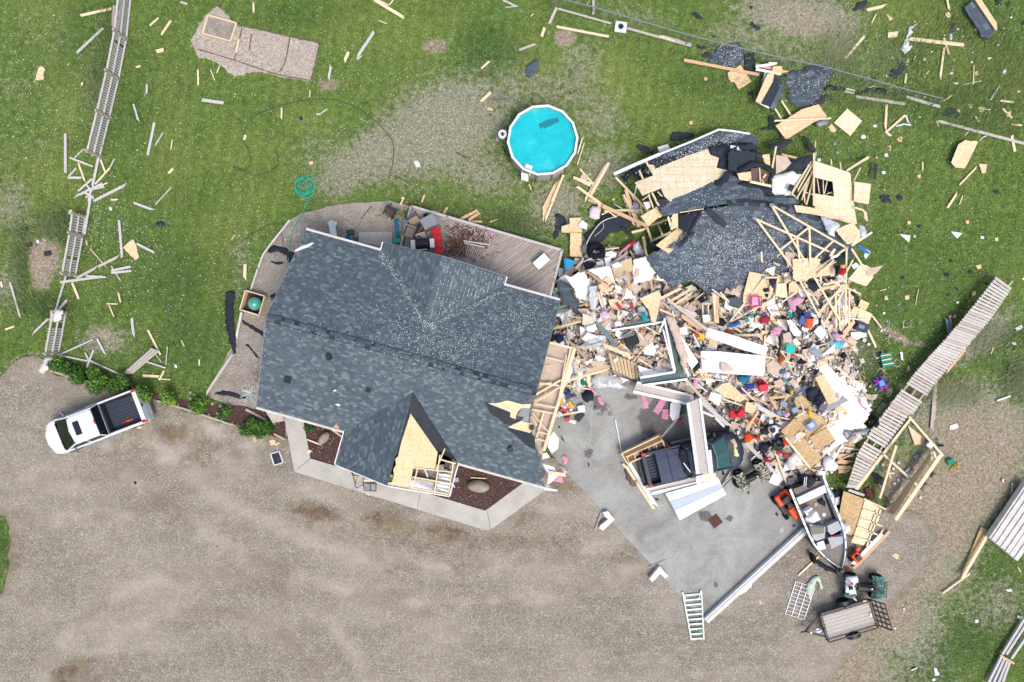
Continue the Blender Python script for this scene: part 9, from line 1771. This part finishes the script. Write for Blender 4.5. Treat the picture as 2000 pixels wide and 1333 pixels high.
for hx,nm,n in COLS:
 for _ in range(n):
  u,v=pile_pt();s=rnd.uniform(3.5,8.5);k=rnd.randint(5,8);K([(u+s*rnd.uniform(.6,1.15)*math.cos(6.283*i/k),v+s*rnd.uniform(.5,1.1)*math.sin(6.283*i/k))for i in range(k)],'dyed_cloth',rnd.uniform(.08,.2),nm+' crumpled cloth','cloth',name='cloth',dz=rnd.uniform(.02,.2),res=.09,rg=.012,color=hx,au=True,freq=4.5,smooth=False)
 for _ in range(max(1,n//4)):
  u,v=pile_pt();BX(u,v,rnd.uniform(.12,.36),rnd.uniform(.1,.26),rnd.uniform(.06,.2),rnd.uniform(0,180),'dyed_plastic',rnd.uniform(.02,.2),nm+' small box','box',name='box',c=.02,color=hx,au=True,tilt=.35)
# small things strewn outside the main pile
def strew(n,cx,cy,rx,ry,mt,desc,cat,s0=.04,s1=.12):
 for _ in range(n):
  for _t in range(30):
   u,v=rnd.gauss(cx,rx),rnd.gauss(cy,ry)
   if dQ(u,v,PILE)<-3 and not iQ(u,v,FALL)and 4<u<1996 and 4<v<1329 and not iQ(u,v,[(500,440),(750,470),(1095,585),(1070,955),(640,930),(495,800)]):break
  s=rnd.uniform(s0,s1)*35;a0=rnd.uniform(0,6.28);k=rnd.choice((3,4,5));S([(u+s*rnd.uniform(.6,1)*math.cos(a0+6.283*i/k),v+s*rnd.uniform(.4,.9)*math.sin(a0+6.283*i/k))for i in range(k)],mt,.04,desc,cat,t=.012,au=True,tilt=.1)
strew(14,1860,120,90,90,'osb_orange','tiny tan wood chip','wood chip');strew(12,1870,160,90,90,'white_paint','tiny white plastic chip','plastic chip');strew(10,1720,470,40,100,'drywall_back','small grey brown chip','chip');strew(14,1715,720,22,60,'white_paint','small white chip','chip');strew(9,1180,420,50,50,'osb_orange','small tan chip','wood chip');strew(8,1160,450,40,30,'torn_shingles','small black chip','chip');strew(10,330,420,150,220,'osb_orange','tiny tan wood chip','wood chip',.03,.08);strew(8,300,500,150,200,'torn_shingles','tiny black chip','chip',.03,.08);strew(8,700,1050,250,90,'torn_shingles','tiny dark stone','stone',.03,.06);strew(8,1500,60,150,40,'torn_shingles','small black chip','chip',.04,.1);strew(8,80,200,60,120,'osb_orange','tiny tan wood chip','wood chip',.03,.08)
strew(10,1130,730,20,60,'drywall','small white chip by the house side','chip');strew(12,1240,860,60,40,'brown_leather','small brown crumb on the slab','crumb',.02,.06)
# ==== LABELS FROM SURROUNDINGS
LM=[('the round pool',1060,275),('the coiled green hose',595,365),('the white pickup',187,826),('the sandy garden plot',500,90),('the upper left picket fence',215,150),('the broken fence rails',178,372),('the middle picket fence',145,480),('the lowest picket fence',104,655),('the hedge',290,765),('the square planter',497,593),('the wooden deck',1000,500),('the left shingle heap',1425,100),('the right shingle heap',1580,165),('the largest plywood sheet',1560,240),('the diamond shaped sheet',1657,238),('the torn white plastic sheet',1770,75),('the top right roof slab',1920,40),('the long slat fence',1850,700),('the open wooden frame',1760,910),('the boat',1605,1030),('the utility trailer',1650,1200),('the blue and pink sled',1718,750),('the green antler crate',1732,702),('the carpeted stairs',1230,712),('the dark pickup',1350,890),('the white garage door panels',1355,975),('the white cabinet doors',1430,690),('the aluminium ladder',1355,1200),('the pink chair',1475,590),('the upper stone beam',1285,765),('the big collapsed roof',1420,460),('the fallen roof trusses',1570,500),('the orange plywood strip',1620,755),('the black rubbish bag',1590,775),('the beige carpet piece',1210,520),('the polka dot cushion',1162,415),('the pickup truck wreck hood',1430,880),('the blue plastic bin',1115,515),('the yellow star',1372,662),('the teal tub',1543,680),('the red kettle pair',1437,807),('the flat white wall',1640,820),('the front gable',820,880),('the torn sheathing sheet',1885,300),('the green ribbed L wall',1320,690)]
LM=[l for l in LM if l[0]!='the pickup truck wreck hood']
from collections import defaultdict
def where(o):
 ws=[o.matrix_world@VQ(c)for c in o.bound_box]if o.type=='MESH' else[o.matrix_world.translation]
 u,v=topx(sum(ws,VQ())/len(ws));return u,v
bpy.context.view_layer.update()
G=defaultdict(list)
for o,desc,cat,grp in AUTO:
 u,v=where(o);nm,lu,lv=min(LM,key=lambda l:math.hypot(l[1]-u,l[2]-v));d_=math.hypot(lu-u,lv-v)
 if d_<26:rel='right beside '+nm
 elif abs(u-lu)>abs(v-lv):rel=('left of ' if u<lu else 'right of ')+nm
 else:rel=('above ' if v<lv else 'below ')+nm
 G[(desc,rel)].append((u,v,o,cat,grp))
ORD=['','','second','third','fourth','fifth','sixth','seventh','eighth','ninth','tenth','eleventh','twelfth']
for(desc,rel),L in G.items():
 us=[l[0]for l in L];vs=[l[1]for l in L];hz=(max(us)-min(us))>=(max(vs)-min(vs))
 L.sort(key=lambda l:l[0]if hz else l[1]);n=len(L)
 for i,(u,v,o,cat,grp)in enumerate(L):
  if n==1:lab=desc+' '+rel
  else:
   first,last,side=('leftmost','rightmost','from the left')if hz else('topmost','lowest','from the top')
   pre=first if i==0 else last if i==n-1 else(ORD[i+1]if i+1<len(ORD)else str(i+1)+'th')+' '+side
   lab=pre+', '+desc+' '+rel
  w_=lab.split()
  if len(w_)>16:lab=lab.replace(' from the ',' from ').replace('above the ','above ').replace('below the ','below ').replace('left of the ','left of ').replace('right of the ','right of ').replace('beside the ','beside ')
  if len(lab.split())>16:lab=lab.replace('pale new ','').replace('weathered ','')
  if len(lab.split())>16:print('LONG',lab)
  tQ(o,lab,cat,grp or(cat+'s scattered by the storm'))
  for k_ in('group',):o[k_]=grp or 'scattered '+cat+' pieces'
print('AUTO',len(AUTO),'objects',len(bpy.data.objects))
